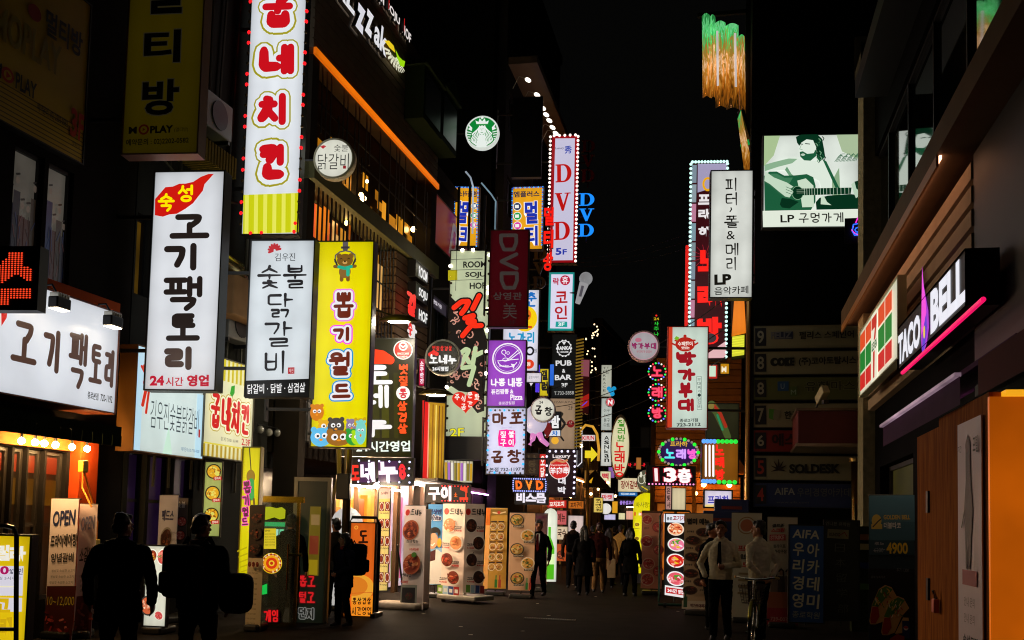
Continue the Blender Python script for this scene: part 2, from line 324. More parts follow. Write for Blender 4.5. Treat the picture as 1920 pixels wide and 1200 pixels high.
class Sign:
    """a real rectangular sign: case, face, lettering. q = where the photo shows its corners, Y = how far down the street"""
    def __init__(s, name, label, cat, q, Y=None, plane=None, th=.18, face='#e4e8ec', lit=True, k=1.0, uneven=.12, toe=6, case=None, group=None, uv=None, rim=.02, arms=None, base=None, panel=True, two=False):
        q = quad4(q); s.q = q
        mid = lambda a, b: ((a[0] + b[0]) / 2, (a[1] + b[1]) / 2)
        cx = sum(p[0] for p in q) / 4; cy = sum(p[1] for p in q) / 4
        if plane is None: plane = Plane(atY(cx, cy, Y), R(toe))
        L = plane.hit(*mid(q[0], q[3])); Rr = plane.hit(*mid(q[1], q[2])); T = plane.hit(*mid(q[0], q[1])); B = plane.hit(*mid(q[3], q[2]))
        u0, u1, v0, v1 = L[0], Rr[0], B[1], T[1]; s.W = W = u1 - u0; s.H = H = v1 - v0
        s.plane = plane; s.z0 = v0
        s.root = thing(name, label, cat, plane.world((u0 + u1) / 2, v0 if base is None else base), plane.ang, group)
        s.b = b = (v0 if base is None else base)
        if uv: s.tf = lambda x, y: (x / uv[0] * W - W / 2, v0 - b + H - y / uv[1] * H)
        else:
            M = homography(q)
            def tf(x, y):
                p = M @ Vector((x, y, 1)); return (p.x / p.z * W - W / 2, v0 - b + H - p.y / p.z * H)
            s.tf = tf
        s.lit = lit; s.th = th
        lo, hi = v0 - b, v0 - b + H
        if th > 0:
            mb = MB(); r = rim
            mb.box((-W / 2 - r, .012, lo - r), (W / 2 + r, th, hi + r)); 
            for a, c in (((-W / 2 - r, -.012, lo - r), (-W / 2, .012, hi + r)), ((W / 2, -.012, lo - r), (W / 2 + r, .012, hi + r)), ((-W / 2, -.012, hi), (W / 2, .012, hi + r)), ((-W / 2, -.012, lo - r), (W / 2, .012, lo))): mb.box(a, c)
            mb.build('case', case or STEEL, s.root)
        if panel:
            m = face if not isinstance(face, str) else (E(face, k, uneven, True) if lit else D(face, .5, 0, .15, 2))
            mb = MB()
            mb.add([(-W / 2, .006, lo), (W / 2, .006, lo), (W / 2, .006, hi), (-W / 2, .006, hi)], [(0, 1, 2, 3)])
            if th <= 0: mb.add([(-W / 2, .016, lo), (W / 2, .016, lo), (W / 2, .016, hi), (-W / 2, .016, hi)], [(3, 2, 1, 0)]); mb.add(mb.v[:8], [(0, 1, 5, 4), (1, 2, 6, 5), (2, 3, 7, 6), (3, 0, 4, 7)])
            s.panel = mb.build('panel', m, s.root)
            if arms and th > 0:                          # blade signs show a face to both ends of the street
                MB().add([(-W / 2, th + .006, lo), (W / 2, th + .006, lo), (W / 2, th + .006, hi), (-W / 2, th + .006, hi)], [(3, 2, 1, 0)]).build('back_panel', m, s.root)
        dist = plane.P.y
        s.art = Art(s.tf, lit, k, .0003 + .00004 * max(8, dist))
        if arms:                                     # (side, length): two steel arms that carry the sign from the wall
            sd, ln = arms; mb = MB()
            for f in (.18, .8): mb.box((sd * W / 2, th * .3, lo + H * f - .025), (sd * (W / 2 + ln), th * .3 + .05, lo + H * f + .025))
            mb.box((sd * (W / 2 + ln), th * .3 - .04, lo + H * .12), (sd * (W / 2 + ln + .03), th * .3 + .09, lo + H * .86)); mb.build('bracket', STEEL, s.root)
    def bulbs(s, pts, r, c, k=1.4, name='bulb', out=.03, light=False):
        mb = MB().ball((0, 0, 0), r, 0, 8, 6); first = None; m = E(c, k, 0, light) if isinstance(c, str) else c
        for i, (x, y) in enumerate(pts):
            u, v = s.tf(x, y)
            if first is None: o = first = mb.build(name, m, s.root, True)
            else: o = first.copy(); C.objects.link(o)
            o.location = (u, -out, v)
        return s
    def done(s, name='lettering'): s.art.build(s.root, name); return s
def along(x0, y0, x1, y1, n): return [(x0 + (x1 - x0) * i / (n - 1), y0 + (y1 - y0) * i / (n - 1)) for i in range(n)]
# ================================================================== SETTING
g = MB()
g.add([(-70, -15, 0), (70, -15, 0), (70, 140, 0), (-70, 140, 0)], [(0, 1, 2, 3)])
asph = D('#231f1b', .71, 0, .45, 2.2, .35)
asph.node_tree.nodes['Principled BSDF'].inputs['Specular IOR Level'].default_value = .01
g.build('ground', asph, kind='structure')
# wall slicer: a wall with real openings
def wall(mb, u0, u1, z0, z1, holes, d0=0.0, d1=.3, m=0):
    us = sorted({u0, u1, *[max(u0, min(u1, h[0])) for h in holes], *[max(u0, min(u1, h[1])) for h in holes]}); zs = sorted({z0, z1, *[max(z0, min(z1, h[2])) for h in holes], *[max(z0, min(z1, h[3])) for h in holes]})
    for a, b in zip(us, us[1:]):
        run = None
        for c, d in zip(zs, zs[1:]):
            um, zm = (a + b) / 2, (c + d) / 2
            if any(h[0] < um < h[1] and h[2] < zm < h[3] for h in holes):
                if run: mb.box((a, d0, run[0]), (b, d1, run[1]), m); run = None
            else: run = (run[0], d) if run else (c, d)
        if run: mb.box((a, d0, run[0]), (b, d1, run[1]), m)
def window(root, u0, u1, z0, z1, pane, frame=DARKM, dep=.16, nx=2, nz=1, fr=.06, name='window'):
    f = MB()
    for k in range(nx + 1):
        x = u0 + (u1 - u0 - fr) * k / nx; f.box((x, dep - .05, z0), (x + fr, dep + .04, z1))
    for k in range(nz + 1):
        z = z0 + (z1 - z0 - fr) * k / nz
        for j in range(nx):
            a = u0 + (u1 - u0 - fr) * j / nx + fr; b = u0 + (u1 - u0 - fr) * (j + 1) / nx
            f.box((a, dep - .045, z), (b, dep + .035, z + fr))
    o = f.build(name, frame, root)
    MB().box((u0 + .01, dep, z0 + .01), (u1 - .01, dep + .012, z1 - .01)).build('pane', pane, o)
    return o
class Bld:
    def __init__(s, name, label, plane, cat='building'):
        s.p = plane; s.root = thing(name, label, cat, (plane.P.x, plane.P.y, 0), plane.ang)
    def uz(s, px, py): return s.p.hit(px, py)
DIMWIN = D('#0c0f12', .3, 0, .1, 2)
# ---- left: the grill house
FA = Plane((-8.75, 12.5, 0), R(90 - 2.2))
A = Bld('grill_restaurant', 'dark plastered restaurant building with warm bulbs under its awning', FA)
uA = FA.hit(238, 700)[0]
wA = MB(); hol = []
u = lambda px, py=700: FA.hit(px, py)[0]; zz = lambda px, py: FA.hit(px, py)[1]
pw = [(u(4), u(62)), (u(70), u(119))]
zt, zb = zz(90, 300), zz(90, 540)
hol = [(a, b, zb, zt) for a, b in pw]
gz1 = zz(60, 842)
gh = [(u(-60), u(32)), (u(36), u(60)), (u(63), u(93)), (u(97), u(134))]
hol += [(a, b, .5, gz1) for a, b in gh]
wall(wA, -7, uA, 0, 16, hol, 0, .3)
wA.box((-7, .9, 0), (uA, 7, 15.8))
wA.build('wall', D('#1c1917', .8, 0, .3, 2, .2), A.root)
film = E('#9a9284', .2, .5)
for i, (a, b) in enumerate(pw):
    o = window(A.root, a, b, zb, zt, film, DARKM, .1, 1, 1, .05)
    art = Art(lambda x, y: (x, y), True, .16, .0008)
    gr = random.Random(40 + i)
    # faint ink figures printed on the window film, standing side by side
    for q in range(5):
        cx = a + (b - a) * (.14 + .18 * q); zh = zb + (zt - zb) * gr.uniform(.62, .88); w_ = (b - a) * .1
        col = gr.choice(['#34323c', '#5a3a34', '#2c3a62', '#4a3c30'])
        art.poly([(cx - w_, zb + .02), (cx + w_, zb + .02), (cx + w_ * 1.1, zh - .28), (cx - w_ * 1.1, zh - .28)], col)
        art.disc(cx, zh - .14, w_ * .62, '#a08c7c', w_ * .9, 12); art.line([(cx - w_ * .5, zh - .07), (cx + w_ * .5, zh - .05)], w_ * .5, '#2c2826')
        for r_ in range(5): art.line([(cx + gr.uniform(-1, 1) * w_, zb + .05 + r_ * .16), (cx + gr.uniform(-1, 1) * w_, zb + .2 + r_ * .16)], .012, gr.choice(['#3a3436', '#7a4a48', '#34406a']))
    lo = art.build(A.root, 'window_print'); lo.location.y = .095
warmdim = E('#241204', 1, .7)
for i, (a, b) in enumerate(gh):
    o = window(A.root, a, b, .5, gz1, warmdim, D('#221c16', .5), .12, 1, 2, .05, 'door' if i else 'window')
    zq = gz1 - .3
    MB().box((a + .06, .105, zq), (b - .06, .112, gz1 - .08)).build('transom', E('#7a2408', 1, .4), o)
    MB().box((a + .06, .103, zq - .42), (b - .06, .110, zq - .08)).build('blind', E('#4a3004', 1, .5), o)
# timber lintel, red pillar and green awning over the doors
mb = MB(); mb.box((u(-80), -.1, gz1 + .02), (u(134), .0, gz1 + .3)); mb.build('lintel', D('#6a4018', .6, 0, .3, 5), A.root)
mb = MB(); mb.box((u(140), -.16, 0), (u(174), -.002, gz1 + .3)); mb.build('pillar', D('#a03a14', .6, 0, .2, 6), A.root)
za = zz(100, 800)
aw0, aw1 = FA.off(-.9).hit(-90, 800)[0], FA.off(-.9).hit(222, 800)[0]; za = FA.off(-.9).hit(100, 800)[1]
mb = MB(); mb.prism([(aw0, za), (aw1, za), (aw1, za + .12), (aw0, za + .12)], -.95, .0)
for k in range(14):
    a = aw0 + (aw1 - aw0) * k / 14; mb.box((a, -.965, za - .14), (a + (aw1 - aw0) / 14 - .01, -.952, za - .002))
mb.build('awning', D('#1c2412', .8, 0, .3, 8), A.root)
bz = zz(100, 838)
mb = MB(); mb.tube([(u(20), -.3, bz + .13), (u(172), -.3, bz + .13)], .012); mb.build('cable', BLACK, A.root)
for px, py in ((40, 832), (66, 834), (83, 835), (104, 836), (135, 839), (163, 842)):
    a = FA.off(-.3).hit(px, py)[0]
    o = MB().ball((a, -.3, bz), .042, 0, 12, 8).build('bulb', E('#ffcb84', 420, 0, True), A.root, True)
    MB().tube([(a, -.3, bz + .04), (a, -.3, bz + .13)], .018).build('socket', DARKM, o)
# ---- left: second block with warm upper windows
B = Bld('corner_block', 'dim concrete block with lit upper windows and striped canopy', FA)
uB0, uB1 = uA + .03, FA.hit(566, 700)[0]
wB = MB(); z3, z4 = zz(240, 545), zz(240, 388)
bw = [(u(190, 450), u(222, 450)), (u(226, 450), u(252, 450)), (u(256, 450), u(288, 450))]
hb = [(a, b, z3, z4) for a, b in bw]
lw = [(u(250), u(284)), (u(290), u(330)), (u(336), u(372)), (u(500), u(560))]
zl = 2.6
hb += [(a, b, .4, zl) for a, b in lw]
wall(wB, uB0, uB1, 0, 18, hb, 0, .3); wB.box((uB0, 1.2, 0), (uB1, 7, 17.8))
wB.build('wall', D('#2c2c29', .85, 0, .25, 1.5, .15), B.root)
for i, (a, b) in enumerate(bw): window(B.root, max(a, uB0), b, z3, z4, E(['#9a6410', '#6a4608', '#4a3408'][i], 1, .6), DARKM, .2, 1, 1, .05)
for i, (a, b) in enumerate(lw): window(B.root, a, b, .4, zl, E(['#160a1e', '#1c0c26', '#140a1a', '#0a0a0c'][i], 1, .6), D('#1a1620', .5), .15, 1, 3, .05)
for px, py in ((204, 476), (197, 510)):
    a, z = FA.off(.1).hit(px, py); MB().ball((a, .1, z), .055, 0, 12, 8).build('bulb', E('#ffc870', 25, 0, True), B.root, True)
a, z = FA.hit(330, 300); mb = MB()
for k in range(26): mb.box((a - 1.3 + k * .09, -.5, z - .0), (a - 1.3 + k * .09 + .05, .0, z + .35))
mb.build('canopy', D('#6a5a20', .6), B.root)
for i, (px, py, c) in enumerate(((300, 872, '#3ad04a'), (335, 872, '#d02038'), (318, 868, '#8a60d0'))):
    a, z = FA.hit(px, py); MB().box((a - .22, .17, z - .03), (a + .22, .19, z + .03)).build('light_bar', E(c, 1.2, .3), B.root)
# ---- left: bar building with lattice and siding
FC = Plane((-7.9, 18.2, 0), R(90 - 1.2))
Cb = Bld('bar_building', 'brown sided bar building with black lattice and orange light band', FC)
uc = lambda px, py=500: FC.hit(px, py)[0]; zc = lambda px, py: FC.hit(px, py)[1]
u0, u1 = uc(572), uc(815)
zo = (zc(590, 100) + zc(800, 337)) / 2; zbm = (zc(600, 330) + zc(790, 470)) / 2; ztop = zc(800, 130)
mb = MB(); mb.box((u0, .55, 2.9), (u1, 7, ztop - .1)); mb.box((u1 - .45, 0, 0), (u1, .5, zo)); mb.box((u0, 0, 0), (u0 + .3, .5, zo)); mb.build('wall', D('#2c2620', .8, 0, .3, 2), Cb.root)
mb = MB(); z = zo + .14; k = 0
while z < ztop:
    mb.box((u0, 0, z), (u1, .5, z + .17)); mb.box((u0, .03, z + .17), (u1, .5, z + .2)); z += .2
mb.build('siding', D('#6b5d4c', .6, 0, .3, 2.5, .1), Cb.root)
MB().box((u0, -.06, zo), (u1, -.002, zo + .14)).build('light_band', E('#ff7a0c', .95, .2, True), Cb.root)
mb = MB(); mb.box((u0, -.12, zbm - .34), (u1, .5, zbm)); mb.build('beam', D('#5c5a30', .6, .2, .3, 3), Cb.root)
mb = MB(); z = zbm - .36 - .2
ul = uc(742, 520)
while z > 5.4:
    mb.box((ul, 0, z), (u1 - .46, .5, z + .17)); z -= .2
mb.build('lower_siding', D('#76644e', .6, 0, .3, 2.5, .1), Cb.root)
gr = random.Random(3); mb = MB()
n = 34
for k in range(n):
    x = u0 + .1 + (u1 - u0 - .6) * k / n
    zt_, zb_ = zo - (0 if k % 3 else gr.uniform(0, 1.4)), zbm + (0 if k % 2 else gr.uniform(0, 1.2))
    if gr.random() < .86: mb.box((x, .03, zb_), (x + .05, .045, zt_))
    if x < ul: mb.box((x, .03, 3.1), (x + .06, .045, zbm - .34))
for z in (zbm + .9, zo - .8, zbm - 1.4, zbm - 2.6): mb.box((u0, .05, z), (u1 - .5, .06, z + .04))
mb.build('lattice', D('#0e0c0a', .5, .4), Cb.root)
gr = random.Random(5)
for k in range(46):                                                  # lamps and lit interior seen through the lattice
    x = u0 + .3 + (u1 - u0 - 1.2) * gr.random(); up = k % 2
    z = (zbm + gr.uniform(.2, zo - zbm - .9)) if up else zbm - gr.uniform(.6, 2.8)
    if not up: z = zbm - gr.uniform(.36, .9)
    if not up and x > ul - .3: x = u0 + (ul - u0) * gr.random() * .9
    h = gr.uniform(.3, 1.1) if not up else gr.uniform(.2, .7)
    MB().box((x, .3 + .004 * k, z - h), (x + gr.uniform(.12, .5), .303 + .004 * k, z)).build('lit_pane', E(gr.choice(['#e07818', '#a05010', '#c88a2a', '#d8542a', '#e8b060', '#603408'] if not up else ['#6a4008', '#a86a10', '#c8841c']), 1.2, .5), Cb.root)
for px, py in ((677, 365), (681, 372), (800, 465), (804, 470), (688, 340), (626, 372), (596, 335), (775, 430), (650, 418)):
    a, z = FC.off(.3).hit(px, py); MB().ball((a, .3, z), gr.choice([.04, .05, .07]), 0, 10, 6).build('lamp', E('#ffd080', 25, 0, True), Cb.root, True)
for (x0, y0, x1, y1) in ((758, 128, 793, 262), (794, 168, 824, 296)):
    a, b = uc(x0, y0 + 60), uc(x1, y1 - 60); zt_, zb_ = zc((x0 + x1) / 2, (y0 + y1) / 2 - 50), zc((x0 + x1) / 2, (y0 + y1) / 2 + 50)
    mb = MB(); mb.box((a, -.5, zb_), (b, -.01, zt_)); mb.prism([(a - .1, zt_), (b + .1, zt_), ((a + b) / 2, zt_ + .5)], -.6, -.0)
    o = mb.build('bay_window', D('#1c2412', .7), Cb.root); MB().box((a + .1, -.515, zb_ + .15), (b - .1, -.503, zt_ - .15)).build('pane', DIMWIN, o)
# ---- left, further on
def plain(name, label, plane, u0, u1, h, dep, col, wins, seed, d0=0, lit=.12, zmin=3.5, ww=1.1, wh=1.3, px=1.7, pz=2.9, cols=('#5a4210', '#2c3440', '#7a5a28')):
    b = Bld(name, label, plane); gr = random.Random(seed); hol = []; W = []
    z = zmin
    while wins and z + wh < h - .6:
        x = u0 + .5
        while x + ww < u1 - .3: hol.append((x, x + ww, z, z + wh)); x += px
        z += pz
    mb = MB(); wall(mb, u0, u1, 0, h, hol, 0, .3); mb.box((u0 + .01, .45, 0), (u1 - .01, dep, h - .1)); mb.box((u0 - .05, -.08, h), (u1 + .05, .4, h + .35))
    mb.build('wall', D(col, .8, 0, .25, 1.4, .15), b.root)
    for q in hol: window(b.root, *q, E(gr.choice(cols), .5, .6) if gr.random() < lit else DIMWIN, DARKM, .14, 2, 1, .05)
    return b
FD = Plane((-7.85, FC.world(u1, 0).y + .05, 0), R(90)); FE_ = Plane((-7.4, FD.P.y + 6.5, 0), R(90)); FF = Plane((-6.6, 43, 0), R(90)); FG = Plane((-6.4, 51, 0), R(86))
D_ = plain('brick_shop_house', 'dark three storey house behind the maroon banner signs', FD, 0, 6.4, 11, 7, '#2a2522', True, 11)
E_ = plain('tall_office_block', 'tallest dark block on the left with faint eaves light', FE_, 0, 10.6, 22, 8, '#2b2a28', True, 12, lit=.05)
mb = MB(); a, z = FE_.hit(1000, 70); mb.box((.2, -1.0, 17.2), (10.4, -.01, 17.45)); mb.build('eaves', D('#6a5a44', .5), E_.root)
F_ = plain('narrow_bar_block', 'narrow block carrying stacked white signs far down the alley', FF, 0, 7.5, 10, 7, '#2e2a26', True, 13, lit=.1)
G_ = plain('karaoke_block', 'far left block beyond the white stacked signs', FG, 0, 9, 12, 7, '#26211d', True, 14, lit=.08)
FH = Plane((-9, 60, 0), R(0))
H_ = plain('end_block', 'block closing the end of the alley with two lit rooms', FH, 0, 15, 11, 6, '#221e1b', True, 15, lit=.05)
# ---- right: near shop row
FR = Plane((2.5, 10, 0), R(-90))
Rb = Bld('taco_shop_row', 'dark shop row with beige striped sign band on the right', FR)
ur = lambda px, py=700: FR.hit(px, py)[0]; zr = lambda px, py: FR.hit(px, py)[1]
uR0, uR1 = ur(1626), ur(1846, 560)
zs0, zs1 = zr(1800, 640), zr(1800, 355)
mb = MB(); wall(mb, uR0, 6, 0, 9.5, [(ur(1650, 850), ur(1712, 850), .1, 2.75), (uR0 + .3, 5.8, 6.1, 8.3)], 0, .3); mb.box((uR0, 1.3, 0), (6, 7, 9.3)); mb.build('wall', D('#080706', .7, 0, .3, 2, .15), Rb.root)
mb = MB(); nb = 7
for k in range(nb):
    z = zs0 + (zs1 - zs0) * k / nb; mb.box((uR0 + .1, -.12, z), (uR1, -.005, z + (zs1 - zs0) / nb - .07))
mb.build('sign_band', D('#b09a80', .6, 0, .2, 2.5, .1), Rb.root)
MB().box((uR0 - .1, -.45, zs1 + .02), (6, .0, zs1 + .3)).build('cornice', D('#6a5846', .6, 0, .2, 3), Rb.root)
MB().box((uR0 - .1, -.45, zs1 - .1), (uR1, -.425, zs1 + .018)).build('lip', D('#b87838', .5, 0, .2, 4), Rb.root)
MB().box((uR0 + .1, -.42, zs1 - .02), (uR1, -.395, zs1 + .018)).build('light_or_added_strip', E('#ffb88c', 4.5, 0, True), Rb.root)  # added strip tucked out of sight behind the lip, brightens the siding
MB().box((uR1 + .02, -.1, 3.0), (6, -.01, zs1)).build('divider', BLACK, Rb.root)
Fn = FR.off(-.48); mb = MB(); zn = (Fn.hit(1692, 698)[1] + Fn.hit(1840, 566)[1]) / 2; mb.tube([(Fn.hit(1692, 698)[0], -.48, zn), (Fn.hit(1844, 566)[0], -.48, zn)], .022, 8); mb.build('neon_tube', E('#ff1468', 1.0, .2), Rb.root)
window(Rb.root, uR0 + .3, 5.8, 6.1, 8.3, glass('#0a0c0c', .04), DARKM, .1, 8, 1, .05)
mb = MB(); mb.box((uR0 + 2.4, -.5, 8.8), (6, -.0, 9.1)); mb.build('eaves', BLACK, Rb.root)
window(Rb.root, ur(1650, 850), ur(1712, 850), .1, 2.75, E('#2a2608', 1, .5), D('#201410', .5), .2, 1, 1, .07, 'door')
Fo = FR.off(-.75); mb = MB(); uw0, uw1 = Fo.hit(1656, 795)[0], Fo.hit(1800, 715)[0]; za = (Fo.hit(1656, 800)[1] + Fo.hit(1800, 708)[1]) / 2
n = 12
ringA = []
for k in range(n + 1):
    x = uw0 + (uw1 - uw0) * k / n; ringA.append(x)
mb.prism([(uw0, za + .28), (uw1, za + .28), (uw1, za + .33), (uw0, za + .33)], -.35, 0)
mb.add([(uw0, 0, za + .3), (uw1, 0, za + .3), (uw1, -.75, za), (uw0, -.75, za), (uw0, -.75, za - .22), (uw1, -.75, za - .22)], [(0, 1, 2, 3), (3, 2, 5, 4)])
aw = mb.build('awning', D('#46204a', .6, 0, .2, 4), Rb.root)
MB().box((uw0, -.79, za), (uw1, -.74, za + .03)).build('light_or_added_strip', E('#d8b0c8', .55, .8, True), Rb.root)
for yy in (12.3, 11.5): MB().tube([(10 - yy, -.45, za - .02), (10 - yy, -.45, za + .03)], .035, 12).build('downlight', E('#ffe8c8', 85, 0, True), Rb.root)
mb = MB(); Fo = FR.off(-.8); x0, x1 = Fo.hit(1834, 700)[0], 5.6; za = Fo.hit(1870, 665)[1]; mb.add([(x0, 0, za + .4), (x1, 0, za + .4), (x1, -.8, za + .05), (x0, -.8, za + .05), (x0, -.8, za - .2), (x1, -.8, za - .2)], [(0, 1, 2, 3), (3, 2, 5, 4)]); mb.build('awning', D('#5a1c16', .6, 0, .2, 4), Rb.root)
# rough stone pier beside the row
Sp = thing('stone_pier', 'rough textured stone pier rising at the corner of the striped band', 'pier', (2.55, 18.75, 0))
mb = MB(); mb.box((-.25, -.3, 0), (.55, .45, 10)); mb.build('shaft', D('#8a8468', .8, 0, .45, 9, 1.0), Sp); MB().box((-.3, -.35, 9.99), (.6, .5, 10.2)).build('cap', D('#5a5648', .8), Sp)
# ---- right: academy tower with floor directory
F2 = Plane((.42, 21.2, 0), R(0))
T = plain('academy_tower', 'tall dark tower with floor directory boards on its front', F2, 0, 6.5, 24, 9, '#0d0d0c', False, 21)
o = F2.hit(1560, 110)
window(T.root, 2.05, 3.2, F2.hit(1600, 150)[1], F2.hit(1600, 72)[1], DIMWIN, D('#4a463c', .6), -.02, 1, 1, .12)
mb = MB(); mb.tube([(-.03, -.06, 0), (-.03, -.06, 7.2)], .05, 10); mb.build('downpipe', D('#b08850', .3, .9, .2), T.root)
for px, r_ in ((1607, .11), (1641, .08)):
    t = thing('brass_column', 'thick brass column under the red canopy' if r_ > .1 else 'thin brass column between thick column and taco shop', 'column', (atY(px, 900, 20.2).x, 20.2, 0))
    z1 = atY(px, 866 if r_ > .1 else 842, 20.2).z
    MB().tube([(0, 0, 0), (0, 0, z1)], r_, 20).build('shaft', D('#d8b060', .16, 1.0, .1), t, True); MB().tube([(0, 0, z1), (0, 0, z1 + .07)], r_ * 1.35, 20).build('capital', D('#8a7040', .3, 1.0), t)
# red canopy box on tower
P1 = Plane((0, 19.4, 0), 0); a, z = P1.hit(1497, 770); b, z2 = P1.hit(1660, 832)
t = thing('red_canopy', 'dull red box canopy jutting out in front of the floor directory', 'canopy', (a, 19.4, z2))
MB().box((0, 0, 0), (b - a, 1.75, z - z2)).build('fascia', D('#5a1210', .5, 0, .2), t); MB().box((-.04, -.03, -.06), (b - a, 1.75, -.002)).build('trim', D('#8a7860', .3, .8), t); MB().box((-.04, -.03, z - z2 + .002), (b - a, 1.75, z - z2 + .05)).build('trim', D('#6a5a48', .3, .6), t)
# ---- right: timber karaoke house behind
F3 = Plane((-2.15, 29, 0), R(0))
K = Bld('timber_pub', 'warmly lit timber clad pub behind the karaoke signs', F3)
mb = MB(); mb.box((0, .3, 0), (2.5, 12, 6.6)); mb.box((0, -.02, 0), (.12, .3, 6.6)); mb.build('wall', D('#3a2614', .7, 0, .3, 3), K.root)
mb = MB(); z = 2.4
while z < 6.4: mb.box((.13, 0, z), (2.5, .29, z + .16)); z += .18
mb.build('cladding', D('#9a5a22', .6, 0, .3, 6), K.root)
MB().box((.1, .18, .2), (2.5, .29, 2.36)).build('shopfront', E('#c86a1c', .9, .7, True), K.root)
for k in range(5): MB().box((.13 + k * .55, .05, 0), (.2 + k * .55, .17, 2.38)).build('post', D('#4a2a10', .6), K.root)
mb = MB(); mb.prism([(1.2, 3.2), (2.7, 3.2), (2.0, 4.1)], -1.4, -.01); mb.build('porch_roof', D('#a05a1c', .6, 0, .3, 5), K.root)
mb = MB(); mb.box((1.22, -1.35, 0), (1.32, -1.25, 3.19)); mb.build('porch_post', D('#b86a20', .6), K.root)
for x in (.6, 1.5, 2.2): MB().ball((x, -.3, 2.9), .07).build('lamp', E('#ffb860', 50, 0, True), K.root, True)
# dark corner block right of the tower's alley side, far right
FQ = Plane((-1.9, 41.5, 0), R(0))
Q_ = plain('side_block', 'dark block standing behind the timber pub', FQ, 0, 6, 9, 10, '#211d1a', True, 22, lit=.06)
def thick(o, t):
    o.data.materials.append(BLACK); q = o.modifiers.new('thick', 'SOLIDIFY'); q.thickness = t; q.offset = -1
    q.material_offset_rim = 20
# ================================================================== SIGNS ON THE LEFT
BL = -1
RED = '#c8101c'
# yellow wall panel, unlit
s = Sign('wall_sign', 'unlit yellow wall panel above the poster windows', 'sign', (-60, -140, 166, -20, 160, 303, -60, 198), plane=FA.off(-.12), th=.11, face='#c0a010', lit=False, uv=(160, 190))
a = s.art
for y in range(150, 190, 5): a.rect(0, y, 160, y + 1.2, '#5a4a06')
a.text('멀티방', 96, 40, 150, 70, '#14110c', .03); a.disc(80, 55, 9, '#a01a14'); a.text('MOPLAY', 30, 72, 120, 108, '#93800e', .02)
a.disc(50, 140, 8, '#b02818'); a.disc(50, 140, 5, '#c0a010'); a.poly([(48, 136), (54, 140), (48, 144)], '#b02818')
a.text('M', 34, 132, 42, 148, '#14110c', .03); a.text('PLAY', 60, 131, 88, 149, '#14110c', .03); a.text('예약문의: 02) 2202-0582', 90, 150, 134, 161, '#15120c', .01)
a.text('3', 138, 132, 148, 166, '#c02a14', .03); a.text('F', 150, 134, 158, 166, '#c02a14', .03); a.text('멀티방', 142, 170, 154, 176, '#2a240c')
s.done()
s = Sign('blade_sign', 'switched off yellow blade sign, faint glow added, hanging above the white sign with the red flame', 'sign', (242, -90, 380, -90, 375, 289, 236, 285), Y=12.3, face='#e0c010', k=.03, arms=(-1, .7), th=.24, case=D('#8a6a5a', .5, .4))  # switched off; weak emission added so the face shows
a = s.art
for ch, y0, y1 in (('멀', -60, 28), ('티', 55, 120), ('방', 148, 218)):
    a.text(ch, 268, y0, 340, y1, '#a89a70', .045); a.text(ch, 270, y0 + 2, 338, y1 - 2, '#10100e', .03)
a.text('M', 247, 236, 262, 249, '#12100a', .04); a.ring(275, 242, 8, 3.5, '#a82a14'); a.poly([(273, 239), (278, 242), (273, 245)], '#a82a14'); a.text('PLAY', 287, 236, 330, 250, '#12100a', .04); a.text('(멀티방)', 332, 241, 358, 250, '#2a220a')
a.text('예약문의 : 02)2202-0582', 243, 259, 360, 273, '#1c180c', .02)
s.done()
# white blade with a red flame
s = Sign('blade_sign', 'tall white blade sign with red flame and brown brush letters', 'sign', (289, 322, 417, 323, 405, 731, 274, 729), Y=13, face='#e2e5ea', arms=(-1, .7), th=.26)
a = s.art
a.poly([(289, 372), (289, 402), (304, 405), (316, 401), (330, 400), (346, 391), (360, 381), (370, 368), (378, 358), (381, 346), (390, 336), (398, 327), (388, 327), (374, 332), (360, 341), (346, 344), (334, 344), (322, 349), (308, 350)], '#cc1810')
a.brush('숙', 294, 361, 326, 396, 5, [(0, '#ffe400')]); a.brush('성', 331, 346, 362, 379, 5, [(0, '#ffe400')])
BR = '#241c19'
a.brush('고', 317, 400, 392, 448, 11, [(0, BR)], sm=2); a.brush('기', 306, 455, 378, 507, 12, [(0, BR)], sm=2); a.brush('팩', 306, 517, 383, 583, 10.5, [(0, BR)]); a.brush('토', 313, 586, 377, 640, 10.5, [(0, BR)]); a.brush('리', 309, 649, 370, 694, 12, [(0, '#3a2823')], sm=2)
a.text('24', 284, 704, 311, 723, '#b5102e', .05); a.text('시간', 314, 707, 347, 724, '#b5102e', .02); a.text('영업', 354, 703, 395, 725, '#b5102e', .05)
s.done()
# white shop sign along the front of the grill house
s = Sign('fascia_sign', 'long white lit fascia sign with brown brush letters over the grill house', 'sign', (-46, 500, 221, 586, 218, 771, -46, 730), plane=FA.off(-.55), th=.5, face='#dfe3ea', uv=(174, 100), case=D('#7a3a14', .5))
a = s.art
X = lambda p: 174 * (1 - (220 - p) / 266) if False else p
for ch, x0, x1, y0, y1, w_ in (('고', 38, 68, 34, 72, 5.6), ('기', 74, 98, 34, 74, 5.6), ('팩', 106, 132, 30, 84, 5), ('토', 134, 153, 36, 76, 5), ('리', 155, 171, 38, 76, 5)):
    a.brush(ch, x0, y0, x1, y1, w_, [(0, '#4a3228')], sm=2)
a.poly([(24, 22), (32, 24), (31, 36), (26, 44)], '#d01a14')
a.text('종로본점', 134, 84, 149, 91, '#2a2a2c', .02); a.text('720-1192', 152, 84, 169, 91, '#2a2a2c', .02)
s.done()
MB().box((-s.W / 2 + .05, -.02, s.H + .021), (s.W / 2 - .02, .5, s.H + .14)).build('top_board', D('#c0501c', .6, 0, .2, 4), s.root)
